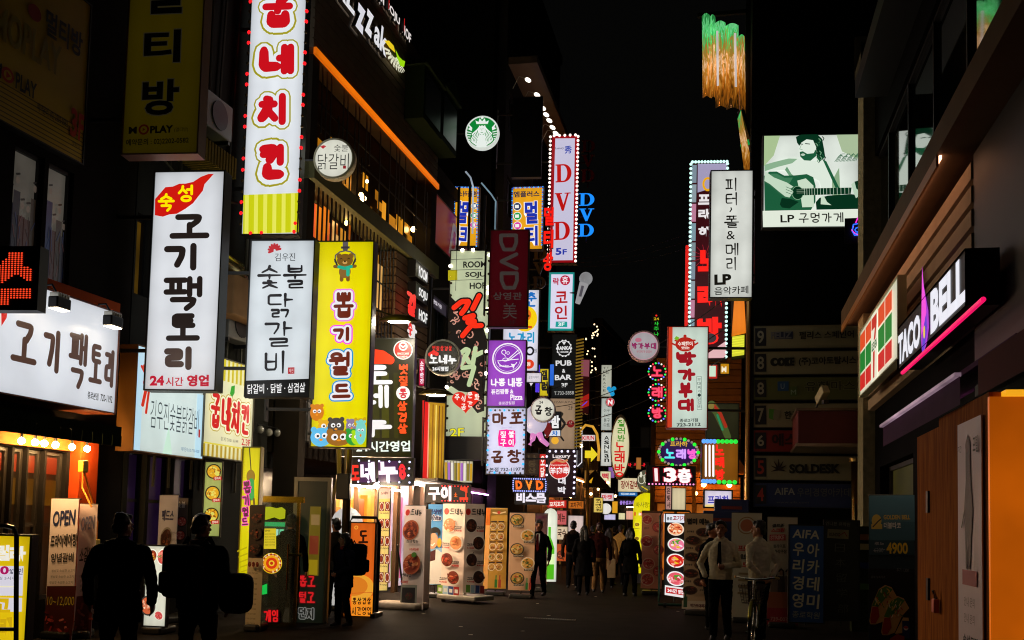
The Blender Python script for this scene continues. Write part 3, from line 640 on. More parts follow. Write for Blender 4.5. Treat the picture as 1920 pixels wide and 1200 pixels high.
# two floodlights clamped to that sign
for px, py, lb in ((112, 566, 'black floodlight clamped over the middle of the fascia sign'), (212, 600, 'black floodlight clamped at the far end of the fascia sign')):
    p = FA.off(-.8).wp(px, py); t = thing('floodlight', lb, 'floodlight', p, FA.ang)
    MB().bevbox((-.13, -.07, -.09), (.13, .07, .05), .02).build('housing', DARKM, t); MB().box((-.11, -.06, -.1), (.11, .06, -.092)).build('lens', E('#ffe6c0', 30, 0, True), t)
    mb = MB()
    for k in range(5): mb.box((-.11 + k * .05, -.06, .05), (-.1 + k * .05, .06, .1))
    mb.build('fins', CHROME, t); MB().tube([(0, 0, .04), (0, .12, .22), (0, .5, .2)], .014).build('arm', DARKM, t)
# red dot LED sign at the left edge
s = Sign('led_sign', 'black LED sign with red dots at the left above the fascia sign', 'sign', (-60, 465, 72, 466, 69, 579, -62, 578), Y=9.6, face='#0a0808', lit=False, th=.16, case=BLACK)
s.lit = True; a = s.art; a.lit = True; a.k = 1.15
for (ps) in ([(-30, 528), (-14, 520), (2, 490), (8, 486), (16, 486), (16, 473), (42, 473), (42, 498), (58, 505), (60, 530), (44, 524), (30, 512), (18, 524), (-10, 536)], [(-40, 543), (58, 541), (58, 560), (18, 562), (16, 574), (-36, 574)]):
    mnx, mxx = min(p[0] for p in ps), max(p[0] for p in ps); mny, mxy = min(p[1] for p in ps), max(p[1] for p in ps)
    y = mny + 2
    while y < mxy:
        x = -59
        while x < mxx:
            ins = False
            for (ax, ay), (bx_, by_) in zip(ps, ps[1:] + ps[:1]):
                if (ay > y) != (by_ > y) and x < (bx_ - ax) * (y - ay) / (by_ - ay) + ax: ins = not ins
            if ins: a.disc(x, y, 2.0, '#ff4422', 1.5, 8); a.z -= a.eps
            x += 5.8
        y += 3.9
a.step(); s.done('led_dots')
# low fascia signs of the second block
s = Sign('fascia_sign', 'pale blue fascia sign with thin black brush letters and red cockscomb crest', 'sign', (262, 663, 386, 672, 380, 857, 245, 846), plane=FA.off(-.3), th=.28, face='#d3e4e0', uv=(100, 118), case=D('#8a5a20', .5))
a = s.art
a.rect(0, 0, 9, 118, '#b4d6e6'); a.rect(88, 38, 100, 118, '#b8dcec'); a.poly([(40, 118), (47, 85), (54, 118)], '#bfe0cc')
for k in range(7): a.line([(16, 36), (16 - 10 + k * 3, 18 + abs(k - 3) * 1.4)], 3.2, '#c02a10')
a.line([(14, 40), (9, 66)], 4, '#c8240c'); a.line([(17, 42), (14, 74)], 3, '#c8240c'); a.disc(14, 40, 6, '#c8240c')
a.text('김우진숯불닭갈비', 20, 57, 91, 90, '#20303a', -.008)
a.rect(91.5, 82, 94, 92, '#b01810'); a.text('예약문의 070-7760-9200', 66, 107, 94, 112, '#2a6a90')
s.done()
s = Sign('fascia_sign', 'cream and yellow striped fascia sign with fat red letters and a green leaf', 'sign', (386, 664, 478, 690, 470, 863, 381, 857), plane=FA.off(-.32), th=.3, face='#e8e4b8', uv=(84, 100), case=D('#6a6450', .5))
a = s.art
for x in range(0, 84, 7): a.rect(x, 0, x + 3.6, 22, '#c8b812'); a.rect(x, 88, x + 3.6, 100, '#b09418')
a.rect(0, 86.5, 84, 88, '#d8c83a')
for i, ch in enumerate('굽네치킨'): a.brush(ch, 8 + i * 17, 36 + i * 1.5, 25 + i * 17, 72 + i * .5, 4.6, [(6, '#b49a20'), (4, '#f0ecc8'), (0, '#cc1410')])
a.poly([(38, 34), (40, 26), (46, 24), (46, 32), (42, 37)], '#2a9a20'); a.text('종로 본점 720-9281  1661-9494', 26, 79, 56, 83, '#4a3a20'); a.text('2.3F', 62, 77, 78, 84, '#c01820', .02)
s.done()
# the tall chicken sign
s = Sign('blade_sign', 'tallest white blade sign with fat red letters between strings of red bulbs', 'sign', (471, -46, 574, -46, 558, 440, 457, 437), Y=16, face='#e3e8ee', arms=(-1, .8), th=.22)
a = s.art
a.rect(459, 366, 561, 437.5, '#c8cc12')
for k in range(6): a.rect(462 + k * 17, 366, 469 + k * 17, 437.5, '#e4e45a')
GOLD = '#a29a1c'
for ch, x0, y0, x1, y1 in (('굽', 489, -16, 549, 54), ('네', 484, 86, 552, 146), ('치', 482, 179, 545, 241), ('킨', 486, 274, 541, 340)):
    a.brush(ch, x0 - 1, y0 - 1, x1 + 1, y1 + 1, 17, [(22, GOLD), (15, '#e3e8ee'), (0, RED)], taper=lambda t: .8 + .4 * math.sin(t * 3.1))
s.done()
lx = lambda y: 470 - y * 13 / 437 - 3; rx = lambda y: 572.5 - y * 15 / 437 + 2
ly = [3, 62, 82, 141, 161, 220, 240, 299, 320, 379, 399]; ry = [25, 45, 104, 125, 184, 203, 263, 283, 342, 362]
s.bulbs([(lx(y), y) for y in ly] + [(rx(y), y) for y in ry] + [(473, 436), (493, 436), (553, 436), (555, 421)], .034, '#ff1c24', 1.3, out=.0)
s.bulbs([(lx(y), y) for y in (22, 42, 102, 121, 181, 200, 260, 280, 340, 360, 419)] + [(rx(y), y) for y in (5, 65, 85, 145, 164, 223, 243, 303, 322, 382, 401)], .03, D('#6a5424', .3), out=.0, name='unlit_bulb')
# charcoal chicken blade
s = Sign('blade_sign', 'pale blue white blade sign with thin black brush letters and black foot strip', 'sign', (470, 451, 587, 452, 580, 745, 462, 740), Y=14.6, face='#dde5ea', arms=(-1, .8), th=.24, uneven=.2)
a = s.art
a.rect(461, 712, 581, 745, '#101010'); a.text('닭갈비 · 닭발 · 삼겹살', 466, 719, 574, 737, '#f0f0f0', .01)
for k in range(8):
    an = R(-200 + k * 27); a.line([(513 + 4 * math.cos(an), 469 + 4 * math.sin(an)), (513 + 11 * math.cos(an), 469 + 11 * math.sin(an))], 4.4, '#b8202a')
a.text('김우진', 514, 475, 552, 490, '#2a2a2c')
tp = lambda t: 1.25 - .6 * t
for ch, x0, y0, x1, y1 in (('숯', 482, 497, 527, 542), ('불', 530, 497, 575, 543), ('닭', 499, 550, 550, 597), ('갈', 496, 603, 550, 652), ('비', 496, 658, 541, 702)): a.brush(ch, x0, y0, x1, y1, 4.6, [(0, '#1c1a1c')], taper=tp)
a.rect(542, 690, 554, 702, '#b01a24'); a.text('제천', 544, 692, 552, 700, '#e8d8d8')
s.done()
# claw machine blade
YL = '#f0e000'
s = Sign('blade_sign', 'bright yellow blade sign with claw, brown bear and outlined round letters', 'sign', (595, 453, 697, 454, 690, 840, 585, 835), Y=15.6, face=YL, arms=(-1, .8), th=.26, uneven=.1)
a = s.art
GY = '#5a5458'
a.rect(640, 453, 650, 468, GY); a.rect(637, 462, 653, 466, '#3a3438'); a.rect(641, 468, 649, 471, '#3a3438')
for sg in (-1, 1): a.line([(645, 470), (645 + 10 * sg, 472), (645 + 18 * sg, 478), (645 + 19 * sg, 490)], 2.4, GY); a.line([(645 + 19 * sg, 486), (645 + 15 * sg, 496)], 3.4, '#2a2a30')
BB = '#7a561c'
for sg in (-1, 1): a.disc(645 + 11 * sg, 480, 5, BB); a.line([(645 + 8 * sg, 500), (645 + 19 * sg, 499)], 6, BB); a.line([(645 + 5.5 * sg, 512), (645 + 6 * sg, 524)], 7, BB)
a.disc(645, 488, 15, BB, 12); a.disc(645, 509, 11, '#86602a', 12); a.disc(645, 492, 4.5, '#c89a54', 3.2); a.disc(645, 490, 1.8, '#2a1808')
for sg in (-1, 1): a.line([(645 + 7 * sg - 2, 486), (645 + 7 * sg, 484), (645 + 7 * sg + 2, 486)], 1.2, '#2a1808')
a.line([(634, 500), (645, 503), (657, 500)], 6, '#20a888'); a.line([(651, 502), (651, 515)], 6.5, '#28b490')
for ch, x0, y0, x1, y1, oc in (('뽑', 621, 543, 667, 600, '#e87adc'), ('기', 620, 608, 664, 643, '#f04ae0'), ('월', 614, 654, 664, 708, '#1890d0'), ('드', 621, 714, 664, 755, '#1890d0')):
    a.brush(ch, x0 + 4, y0 + 4, x1 - 4, y1 - 4, 6.6, [(13, oc), (8, '#e8e8ec'), (0, '#6a220e')])
# a crowd of plain round plush animals along the foot
gr = random.Random(9)
for x, y, rx_, ry_, c in ((594, 772, 13, 16, '#d07a14'), (616, 800, 17, 14, '#e0a820'), (606, 822, 20, 18, '#5ab8e8'), (634, 800, 16, 17, '#4a4540'), (640, 822, 24, 15, '#9a6420'), (664, 800, 11, 14, '#8a7a9c'), (668, 824, 15, 16, '#2a9a3a'), (682, 795, 12, 9, '#c8a018'), (678, 826, 14, 14, '#a8d818'), (686, 812, 10, 24, '#7ad0c8')):
    x = max(x, 587 + rx_ * .8); x = min(x, 691 - rx_ * .9); y = min(y, 837 - ry_)
    a.disc(x, y, rx_, c, ry_)
    for sg in (-1, 1): a.disc(x + sg * rx_ * .7, y - ry_ * .8, rx_ * .28, c); a.disc(x + sg * rx_ * .34, y - ry_ * .15, rx_ * .26, '#f4f4f4'); a.disc(x + sg * rx_ * .3, y - ry_ * .12, rx_ * .12, '#201810')
    a.disc(x, y + ry_ * .28, rx_ * .18, '#e89020', ry_ * .12)
s.done()
# round charcoal chicken sign
def rsign(name, label, cx, cy, r, Y, face, rim='#b8b4a0', lit=True, k=1, arm=1, th=.16, group=None, ry=None, rimlit=False, toe=6):
    ry = ry or r
    pl = Plane(atY(cx, cy, Y), R(toe)); m = Y / F * 1.03
    s = Sign.__new__(Sign); s.q = None
    W_, H_ = 2 * r * m, 2 * ry * m; c = atY(cx, cy, Y); s.W, s.H = W_, H_; s.plane = pl; s.lit = lit
    s.root = thing(name, label, 'sign', (c.x, c.y, c.z - H_ / 2), pl.ang, group)
    s.tf = lambda x, y: ((x - cx) / (2 * r) * W_, H_ / 2 - (y - cy) / (2 * ry) * H_)
    n = 40; ring = lambda f, y: [(W_ / 2 * f * math.cos(2 * math.pi * i / n), y, H_ / 2 + H_ / 2 * f * math.sin(2 * math.pi * i / n)) for i in range(n)]
    MB().loft([ring(.92, -.012), ring(1.0, -.02), ring(1.02, 0), ring(1.02, th), ring(.9, th)]).build('case', E(rim, .8) if rimlit else D(rim, .4), s.root, True)
    MB().add(ring(.91, -.016), [tuple(range(n))]).build('panel', E(face, k, .12, True) if lit else D(face, .5), s.root)
    s.art = Art(s.tf, lit, k, .0003 + .00004 * max(8, Y)); s.art.z = .018
    if arm: MB().tube([(arm * W_ * .5, th / 2, H_ / 2), (arm * W_ * .5 + arm * .5, th / 2, H_ / 2)], .02).build('bracket', STEEL, s.root)
    return s
s = rsign('round_sign', 'round cream lit sign with black brush letters beside the tallest blade sign', 626, 297, 41, 16.8, '#dcdccc', '#a8a484', arm=-1)
a = s.art; a.text('숯불', 626, 270, 655, 284, '#1c1a18', -.005); a.text('닭갈비', 594, 288, 657, 320, '#1c1a18', -.005)
for k in range(5): a.line([(604, 277), (599 + k * 2.5, 271 + abs(k - 2))], 2, '#b0202c')
a.rect(646, 313, 652, 319, '#8a1820'); s.done()
# black brush sign behind the yellow one
s = Sign('blade_sign', 'black and olive blade sign with white brush letters and a red swash', 'sign', (640, 635, 778, 636, 768, 857, 632, 852), Y=18, face='#14140c', th=.22, arms=(-1, .6))
a = s.art
for x, w_, c in ((700, 22, '#2c2c06'), (742, 8, '#24240a'), (722, 14, '#3a3a08')): a.rect(x - w_ / 2, 700, x + w_ / 2, 822, c)
a.line([(664, 676), (690, 666), (716, 670), (732, 676)], 22, '#f03410', lambda t: .7 + .5 * math.sin(t * 3)); a.line([(700, 681), (728, 680)], 5, '#f03410')
WH = '#e6e4e8'; tb = lambda t: 1.1 - .6 * abs(t - .4)
for ch, x0, y0, x1, y1 in (('도', 664, 684, 738, 724), ('네', 668, 722, 730, 768), ('누', 660, 772, 736, 822)): a.brush(ch, x0, y0, x1, y1, 10.5, [(0, WH)], taper=tb)
a.disc(757, 657, 18.5, '#eee6e2'); a.disc(757, 657, 16.5, '#c01c14'); a.ring(757, 650, 7, 3, '#eedcd8'); a.line([(752, 648), (757, 652), (762, 648)], 3, '#eedcd8'); a.text('SINCE 2005', 746, 662, 768, 666, '#f0e0d8', .03); a.text('DOMENU', 748, 668, 766, 672, '#f0e0d8', .03)
for i, ch in enumerate('볏짚'): a.brush(ch, 748, 684 + i * 22, 767, 704 + i * 22, 3.6, [(0, '#f04a20')])
a.disc(756, 739, 13, '#ece6e4'); a.brush('통', 748, 730, 764, 749, 2.6, [(0, '#c0203a')])
for i, ch in enumerate('삼겹살'): a.brush(ch, 745, 754 + i * 21, 764, 773 + i * 21, 3.6, [(0, '#f04a20')])
a.text('24시간영업', 668, 828, 768, 848, '#e2eee8', .03)
s.done()
s = Sign('led_sign', 'black LED board with purple white dots under the black and olive blade', 'sign', (650, 857, 776, 862, 771, 910, 648, 905), Y=17.9, face='#06040a', lit=False, th=.14, case=BLACK)
a = s.art; a.lit = True; a.k = 1.1
a.rect(675, 865, 704, 904, '#301040'); a.rect(709, 865, 747, 904, '#301040')
a.led('네', 676, 866, 703, 903, 22, 26, '#f2e6fa', .05, .95); a.led('누', 710, 866, 746, 903, 26, 26, '#f2e6fa', .05, .95); a.led('도', 659, 871, 674, 900, 10, 16, '#ff2820', .04); a.led('8', 748, 871, 761, 900, 10, 16, '#ff2838', .04)
s.done('led_dots'); s.bulbs(along(655, 862, 770, 868, 7) + along(653, 902, 767, 906, 7) + [(653, 875), (652, 888), (768, 880), (766, 893)], .02, '#d8d8ff', 1.6)
s = rsign('round_sign', 'round black sign with silver rim and white brush letters', 830, 670, 34, 20, '#100e0e', '#c8c8c0', arm=-1)
a = s.art
for i, ch in enumerate('볏짚삼겹살'): a.brush(ch, 809 + i * 8, 648 + (i % 2), 816 + i * 8, 658, 1.6, [(0, '#d01c1c')])
a.line([(806, 665), (813, 661), (819, 664)], 8, '#e01818'); 
for i, ch in enumerate('노네누'): a.brush(ch, 804 + i * 18, 664 + i, 822 + i * 18, 683 + i * .5, 3.8, [(0, '#eeeeee')], taper=tb)
a.text('24시영업', 811, 688, 842, 697, '#f0f0f0', .04); s.done()
# room soju hof
s = Sign('blade_sign', 'pale green blade sign with black scrollwork, red brush letter and red heart', 'sign', (846, 470, 919, 471, 910, 822, 836, 816), Y=25, face='#bcc6a2', th=.3, arms=(-1, .5))
a = s.art
a.poly([(842, 540), (846, 556), (856, 566), (866, 590), (880, 620), (905, 612), (914, 640), (912, 700), (908, 740), (908, 772), (895, 776), (884, 762), (878, 736), (860, 732), (846, 722), (838, 726)], '#14100c')
gr = random.Random(21)
for k in range(44):
    cx, cy = gr.uniform(846, 906), gr.uniform(565, 765); r_ = gr.uniform(3, 8)
    if cy < 640 and cx > 846 + (cy - 545) * .6: continue
    if cy > 725 and cx < 878: continue
    sp = [(cx + r_ * (1 - t / 9) * math.cos(t * .75 + k), cy + r_ * (1 - t / 9) * math.sin(t * .75 + k)) for t in range(9)]
    a.line(sp, 2.2, gr.choice(['#c08a78', '#b87a6c', '#d09a88']), lambda t: 1.2 - .7 * t)
for t_, x0, x1, y0 in (('ROOM', 869, 912, 491), ('SOJU', 873, 911, 511), ('HOF', 881, 911, 531)): a.text(t_, x0, y0, x1, y0 + 12, '#101010', .03)
a.rect(841, 507, 858, 526, '#b0a410')
for y in (487, 507, 526): a.line([(846, y), (905, y - .5)], .9, '#1a1a1a')
a.line([(857, 472), (855, 545)], .9, '#1a1a1a')
RB = '#f02c10'
for e, c in ((6, '#100808'), (0, RB)): a.strokes([smooth_pl([(852, 577), (866, 566), (880, 566), (874, 578), (866, 588)]), [(887, 580), (892, 570), (899, 556)], smooth_pl([(872, 597), (890, 592), (876, 606), (892, 603), (878, 618), (868, 630)]), [(890, 612), (903, 612)]], 9.5 + e, c)
a.strokes([smooth_pl([(862, 664), (874, 655), (880, 658), (866, 682)]), [(872, 668), (880, 680)], [(892, 654), (886, 690)], [(892, 668), (905, 662)], smooth_pl([(868, 690), (890, 688), (886, 702), (880, 722)])], 8.5, '#b8cc9c')
a.poly([(874 + 17 * 1.5 * (.0 + math.sin(t) ** 3), 752 - 1.45 * (13 * math.cos(t) - 5 * math.cos(2 * t) - 2 * math.cos(3 * t) - math.cos(4 * t))) for t in [2 * math.pi * i / 40 for i in range(40)]], '#e02414')
for ch, x, y in (('주', 853, 738), ('식', 865, 742), ('문', 877, 736), ('화', 890, 740), ('공', 865, 757), ('간', 877, 753)): a.brush(ch, x, y, x + 10, y + 12, 1.7, [(0, '#f6e8e0')])
for e, c in ((.09, '#1a1a08'), (.03, '#e8e020')): a.text('2F', 845 - e * 20, 803 - e * 12, 870 + e * 20, 818, c, e * .5)
s.done()
s.bulbs([(867, 469), (887, 469), (918, 479), (845, 498), (845, 519), (916, 540), (915, 550), (914, 581), (913, 621), (912, 661), (911, 702), (838, 724)], .045, '#fff0d8', 18, out=.02, light=True)
s.bulbs(along(846, 530, 838, 805, 13) + along(917, 490, 909, 812, 14), .035, D('#302818', .3), out=.02, name='unlit_bulb')
s = Sign('panel_sign', 'thick black box under the pale green blade sign', 'sign', (812, 816, 912, 823, 908, 862, 806, 858), Y=24.8, face='#0c0b0a', lit=False, th=.4, case=BLACK)
for k in range(12): s.art.line([(812, 821 + k * 3.2), (908, 826 + k * 3.1)], .5, '#1a1816')
s.done('slats')
# maroon blade and banner, both unlit, with a faint glow put into their colours
s = Sign('blade_sign', 'switched off maroon blade sign, faint glow added, with big sideways grey letters', 'sign', (922, 432, 993, 432, 985, 612, 915, 612), Y=21.2, face='#8a1226', k=.13, th=.2, arms=(-1, .1))
a = s.art
for i, ch in enumerate('DVD'):
    y0 = 440 + i * 36
    st = {'D': [[(.02, .05), (.98, .05)], [(.02, .05), (.02, .5), (.2, .95), (.8, .95), (.98, .5), (.98, .05)]], 'V': [[(.98, .05), (.02, .5), (.98, .95)]]}[ch]
    a.strokes([smooth_pl([(972 - yy * 26 - 10, y0 + (1 - 0) * 30 * yy * 0 + xx * 0 + 30 * (1 - xx) if False else y0 + 30 * (yy if False else 0) ) for xx, yy in p]) for p in []], 6, '#8a7a78')
    # letters lie on their side: x runs down the sign
    a.strokes([[(940 + 30 * xx, y0 + 30 * yy) for xx, yy in p] for p in st], 7, '#8a7c78')
a.text('상영관', 924, 549, 978, 563, '#8a7c78', .02); a.text('美', 942, 569, 968, 598, '#8a7c78', .0); a.text('3F', 952, 601, 966, 609, '#6a3a40', .02)
s.done()
s = Sign('wall_banner', 'crimson banner with an added faint glow and grey italic letters on the dark shop house', 'banner', (818, 356, 888, 452, 886, 500, 812, 476), plane=FD.off(-.06), th=.05, face='#b01830', k=.2, uv=(100, 60))
a = s.art; a.text('DVD', 34, 12, 88, 56, '#b09a94', .04, .2); s.done()
# purple bowl sign and tripe sign
s = Sign('blade_sign', 'purple blade sign with white noodle bowl ring', 'sign', (917, 637, 986, 640, 983, 763, 913, 760), Y=22, face='#9a46c4', th=.24, arms=(-1, .1))
a = s.art
a.disc(952, 672, 29, '#f2ecf6'); a.disc(952, 672, 26.5, '#8a36b8'); a.ring(952, 672, 24, .8, '#e8dcf0')
a.line([(933, 676), (972, 674)], 1.4, '#f2ecf6'); a.line(arc(952, 676, 18, 12, 170, 20, 12), 1.6, '#f2ecf6'); a.line([(950, 676), (972, 657)], 1.6, '#f2ecf6'); a.line([(954, 676), (975, 661)], 1.6, '#f2ecf6'); a.line(arc(948, 674, 5, 3), 1.2, '#f2ecf6'); a.line(arc(945, 660, 4, 4, 90, 400, 12), 1.3, '#f2ecf6'); a.line([(945, 664), (948, 668)], 1.3, '#f2ecf6'); a.line(arc(953, 662, 2.5, 2.5), 1, '#f2ecf6')
a.poly([(958, 682), (966, 684), (963, 692)], '#f2ecf6'); a.text('Nnong N Bbong', 936, 684, 954, 688, '#f2ecf6', .02)
for i, ch in enumerate('나뽕'): a.brush(ch, 920 + i * 14, 709, 934 + i * 14, 724, 2.6, [(0, '#f4f0f6')])
for i, ch in enumerate('내뽕'): a.brush(ch, 952 + i * 14, 709, 966 + i * 14, 726, 2.6, [(0, '#f4f0f6')])
a.text('퓨전짬뽕 &', 921, 729, 963, 739, '#f2ecf6', .03); a.text('Pizza', 957, 740, 980, 751, '#f2ecf6', .03); a.text('종로관철점', 935, 753, 965, 759, '#d8c8e0', .02)
s.done()
s = Sign('blade_sign', 'lavender white blade sign with brown letters and magenta patch', 'sign', (915, 763, 985, 767, 983, 890, 912, 887), Y=22.1, face='#d0d2f0', th=.24, arms=(-1, .1))
a = s.art
a.brush('마', 922, 772, 950, 796, 4.2, [(0, '#4a1c10')]); a.brush('포', 955, 773, 981, 796, 4.2, [(0, '#4a1c10')]); a.text('Since 1992', 941, 800, 960, 803, '#a0a0c8')
a.poly([(936, 806), (950, 805), (966, 808), (967, 830), (964, 838), (948, 838), (935, 835), (934, 820)], '#f0108c')
for ch, x, y in (('짚', 938, 808), ('불', 953, 808), ('구', 938, 823), ('이', 953, 823)): a.brush(ch, x, y, x + 12, y + 13, 2.0, [(0, '#f8e8f0')])
a.brush('곱', 921, 844, 944, 868, 3.8, [(0, '#4a1c10')]); a.brush('창', 951, 843, 978, 869, 3.8, [(0, '#4a1c10')]); a.text('본점 732-1197', 918, 876, 977, 884, '#28303a', .02)
s.done()
P = along(920, 768, 980, 771, 8) + along(916, 778, 914, 880, 12) + along(983, 780, 981, 880, 12) + along(918, 885, 976, 888, 7)
s.bulbs(P[0::3], .028, '#30a8ff', 1.5, out=.02); s.bulbs(P[1::3], .024, D('#3a3a44', .3), out=.02, name='unlit_bulb'); s.bulbs(P[2::3], .024, D('#6a5a58', .3), out=.02, name='unlit_bulb')
# green goddess disc
s = rsign('round_sign', 'round green lit emblem with crowned long haired figure', 904, 248, 32, 27, '#0c8434', '#dfe8e0', rimlit=True, arm=-1)
a = s.art; W = '#e4ece6'
for sg in (-1, 1):
    for k in range(5):
        x = 904 + sg * (8 + k * 2.9); a.line(smooth_pl([(904 + sg * 5, 236 + k), (x, 244 + k * 2), (x - sg * 3, 254), (x + sg * 2, 264), (x - sg * (1 + k * .6), 276 - k * 1.6)]), 1.8, W)
    for k in range(5): a.line([(904 + sg * (21 + k), 249 + k * 4.4), (904 + sg * (30 - k * 1.6), 247 + k * 5.2)], 1.8, W)
    a.poly([(904 + sg * 19, 240), (904 + sg * 27, 231), (904 + sg * 24, 240), (904 + sg * 28, 242), (904 + sg * 20, 246)], W)
a.disc(904, 245, 6.5, W, 9); a.poly([(898, 254), (910, 254), (914, 278), (894, 278)], W)
a.poly([(893, 233), (891, 226), (897, 229), (899, 222), (904, 228), (909, 222), (911, 229), (917, 226), (915, 233)], W)
a.poly([(904 + (4 if k % 2 == 0 else 1.8) * math.sin(k * math.pi / 5), 221 - (4 if k % 2 == 0 else 1.8) * math.cos(k * math.pi / 5)) for k in range(10)], W)
for sg in (-1, 1): a.line([(904 + sg * 2 - 1, 243), (904 + sg * 2 + 1, 243)], .8, '#0c8434')
a.line([(902, 250), (906, 250)], .9, '#0c8434'); a.line([(904, 244), (904, 247)], .6, '#0c8434'); s.done('emblem')
# yellow multiroom sign, and its window reflection built as a second lit sign
for q, lb, Y, fl in (((963, 350, 1019, 351, 1016, 468, 958, 466), 'amber blade sign with blue letters and dashed cyan border', 31, 0), ((853, 350, 898, 351, 895, 462, 850, 460), 'window reflection of the amber sign, mirrored blue letters behind dark bars', 28, 1)):
    s = Sign('blade_sign', lb, 'sign', q, Y=Y, face='#f0a818', th=.24, arms=(-1, .5)); a = s.art  # the second one (fl = 1) is only the window reflection
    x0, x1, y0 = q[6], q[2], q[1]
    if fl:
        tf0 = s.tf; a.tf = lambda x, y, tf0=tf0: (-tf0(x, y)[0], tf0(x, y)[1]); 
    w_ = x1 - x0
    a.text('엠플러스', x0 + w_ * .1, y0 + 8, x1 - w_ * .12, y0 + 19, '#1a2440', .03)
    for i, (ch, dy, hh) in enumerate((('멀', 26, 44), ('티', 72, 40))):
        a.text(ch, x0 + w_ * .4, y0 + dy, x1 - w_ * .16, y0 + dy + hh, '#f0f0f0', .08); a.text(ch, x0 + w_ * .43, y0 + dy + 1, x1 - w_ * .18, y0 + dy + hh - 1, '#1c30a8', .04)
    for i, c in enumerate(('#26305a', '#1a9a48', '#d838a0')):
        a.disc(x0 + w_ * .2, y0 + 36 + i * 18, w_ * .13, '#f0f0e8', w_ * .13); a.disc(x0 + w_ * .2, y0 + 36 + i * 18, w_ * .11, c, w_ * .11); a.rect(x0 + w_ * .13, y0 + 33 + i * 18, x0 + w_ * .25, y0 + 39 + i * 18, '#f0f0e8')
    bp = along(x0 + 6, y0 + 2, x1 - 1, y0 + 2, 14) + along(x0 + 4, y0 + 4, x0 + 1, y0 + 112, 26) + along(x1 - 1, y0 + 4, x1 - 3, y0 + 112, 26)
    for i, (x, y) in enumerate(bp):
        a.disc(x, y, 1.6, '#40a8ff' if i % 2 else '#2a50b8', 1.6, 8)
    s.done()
t = thing('bar_screen', 'dark upright bars crossing the reflection of the amber sign', 'screen', atY(872, 462, 27.6), R(6))
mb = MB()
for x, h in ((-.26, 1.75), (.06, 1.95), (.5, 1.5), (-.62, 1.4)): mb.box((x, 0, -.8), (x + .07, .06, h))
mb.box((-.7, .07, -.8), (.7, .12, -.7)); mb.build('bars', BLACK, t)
p = atY(895, 340, 27.2); mb = MB()
t = thing('lit_cable', 'thin curved cable of pale lights below the green emblem', 'cable', p)
for k in range(9): pass
mb.tube([(-.35, 0, .3), (-.2, 0, .12), (-.12, 0, -.15), (-.1, 0, -1.5)], .025); mb.build('tube', E('#b8c8d8', .8, .6), t); MB().tube([(.12, 0, -.05), (.42, 0, -.4), (.55, 0, -.6), (.55, 0, -1.4)], .022).build('tube', E('#88a8b8', .7, .6), t)
# white DVD blade with bulbs, and the letter signs about it
s = Sign('blade_sign', 'white blade sign with red serif letters and red bulb borders', 'sign', (1036, 254, 1086, 255, 1079, 494, 1029, 491), Y=36, face='#b4101c', k=.8, th=.3, arms=(-1, .7), rim=.03)
a = s.art
a.poly([(1042, 259), (1079, 260), (1073, 489), (1034, 487)], '#d8d4ee')
for i, ch in enumerate('DVD'): a.dvd(ch, 1042 - i * 2, 308 + i * 54, 1072 - i * 2, 342 + i * 54, '#cc1410')
a.text('Luxury', 1042, 276, 1058, 281, '#2a2a50', .01); a.text('秀', 1059, 274, 1073, 289, '#2040b0', .02); a.text('5', 1041, 465, 1052, 478, '#2038b0', .04); a.text('F', 1054, 468, 1062, 478, '#2038b0', .03)
s.done(); s.bulbs(along(1033, 256, 1027, 490, 31) + along(1085, 257, 1078, 491, 31) + along(1040, 254, 1080, 254, 5), .05, '#ffe6dc', 1.8, out=.02)
def letters(name, label, chars, cx, y0, y1, w_, Y, c, lit=True, font='text', k=1.1, tilt=0.0, th=.12):
    t = thing(name, label, 'sign', atY(cx, y1, Y), R(6)); n = len(chars); h = (y1 - y0) / n; m = Y / F
    for i, ch in enumerate(chars):
        z = (n - i - .9) * h * m; H_ = h * .82 * m; W_ = w_ * m
        A_ = Art(lambda x, y: (x, y), lit, k, .001); A_.mb = MB()
        if font == 'dvd': A_.tf = lambda x, y, z=z, H_=H_: (x, z + H_ - y); A_.dvd(ch, -W_ / 2, 0, W_ / 2, H_, c)
        else: A_.tf = lambda x, y, z=z, H_=H_: (x, z + H_ - y); A_.text(ch, -W_ / 2, 0, W_ / 2, H_, c, .04)
        o = A_.build(t, 'letter')
        thick(o, th)
    mb = MB(); mb.box((-.03, .13, -.1), (.03, .17, (y1 - y0) * m)); mb.box((-.9, .14, (y1 - y0) * m * .5), (.03, .16, (y1 - y0) * m * .5 + .04)); mb.build('rail', BLACK, t)
    return t
letters('letter_sign', 'bright blue stacked serif letters right of the white blade sign', 'DVD', 1099, 358, 448, 29, 37, '#1a8cff', font='dvd')
letters('letter_sign', 'unlit dark red stacked letters above the blue letters', 'DVD', 1102, 258, 345, 26, 38, '#5a0c10', lit=False, font='dvd')
letters('letter_sign', 'glowing red stacked syllables in front of the white blade sign', '멀티방', 1027, 378, 512, 19, 34, '#f01810')
letters('letter_sign', 'unlit brown stacked serif letters under the glowing red syllables', 'DVD', 1011, 460, 545, 26, 33, '#3a2018', lit=False, font='dvd')
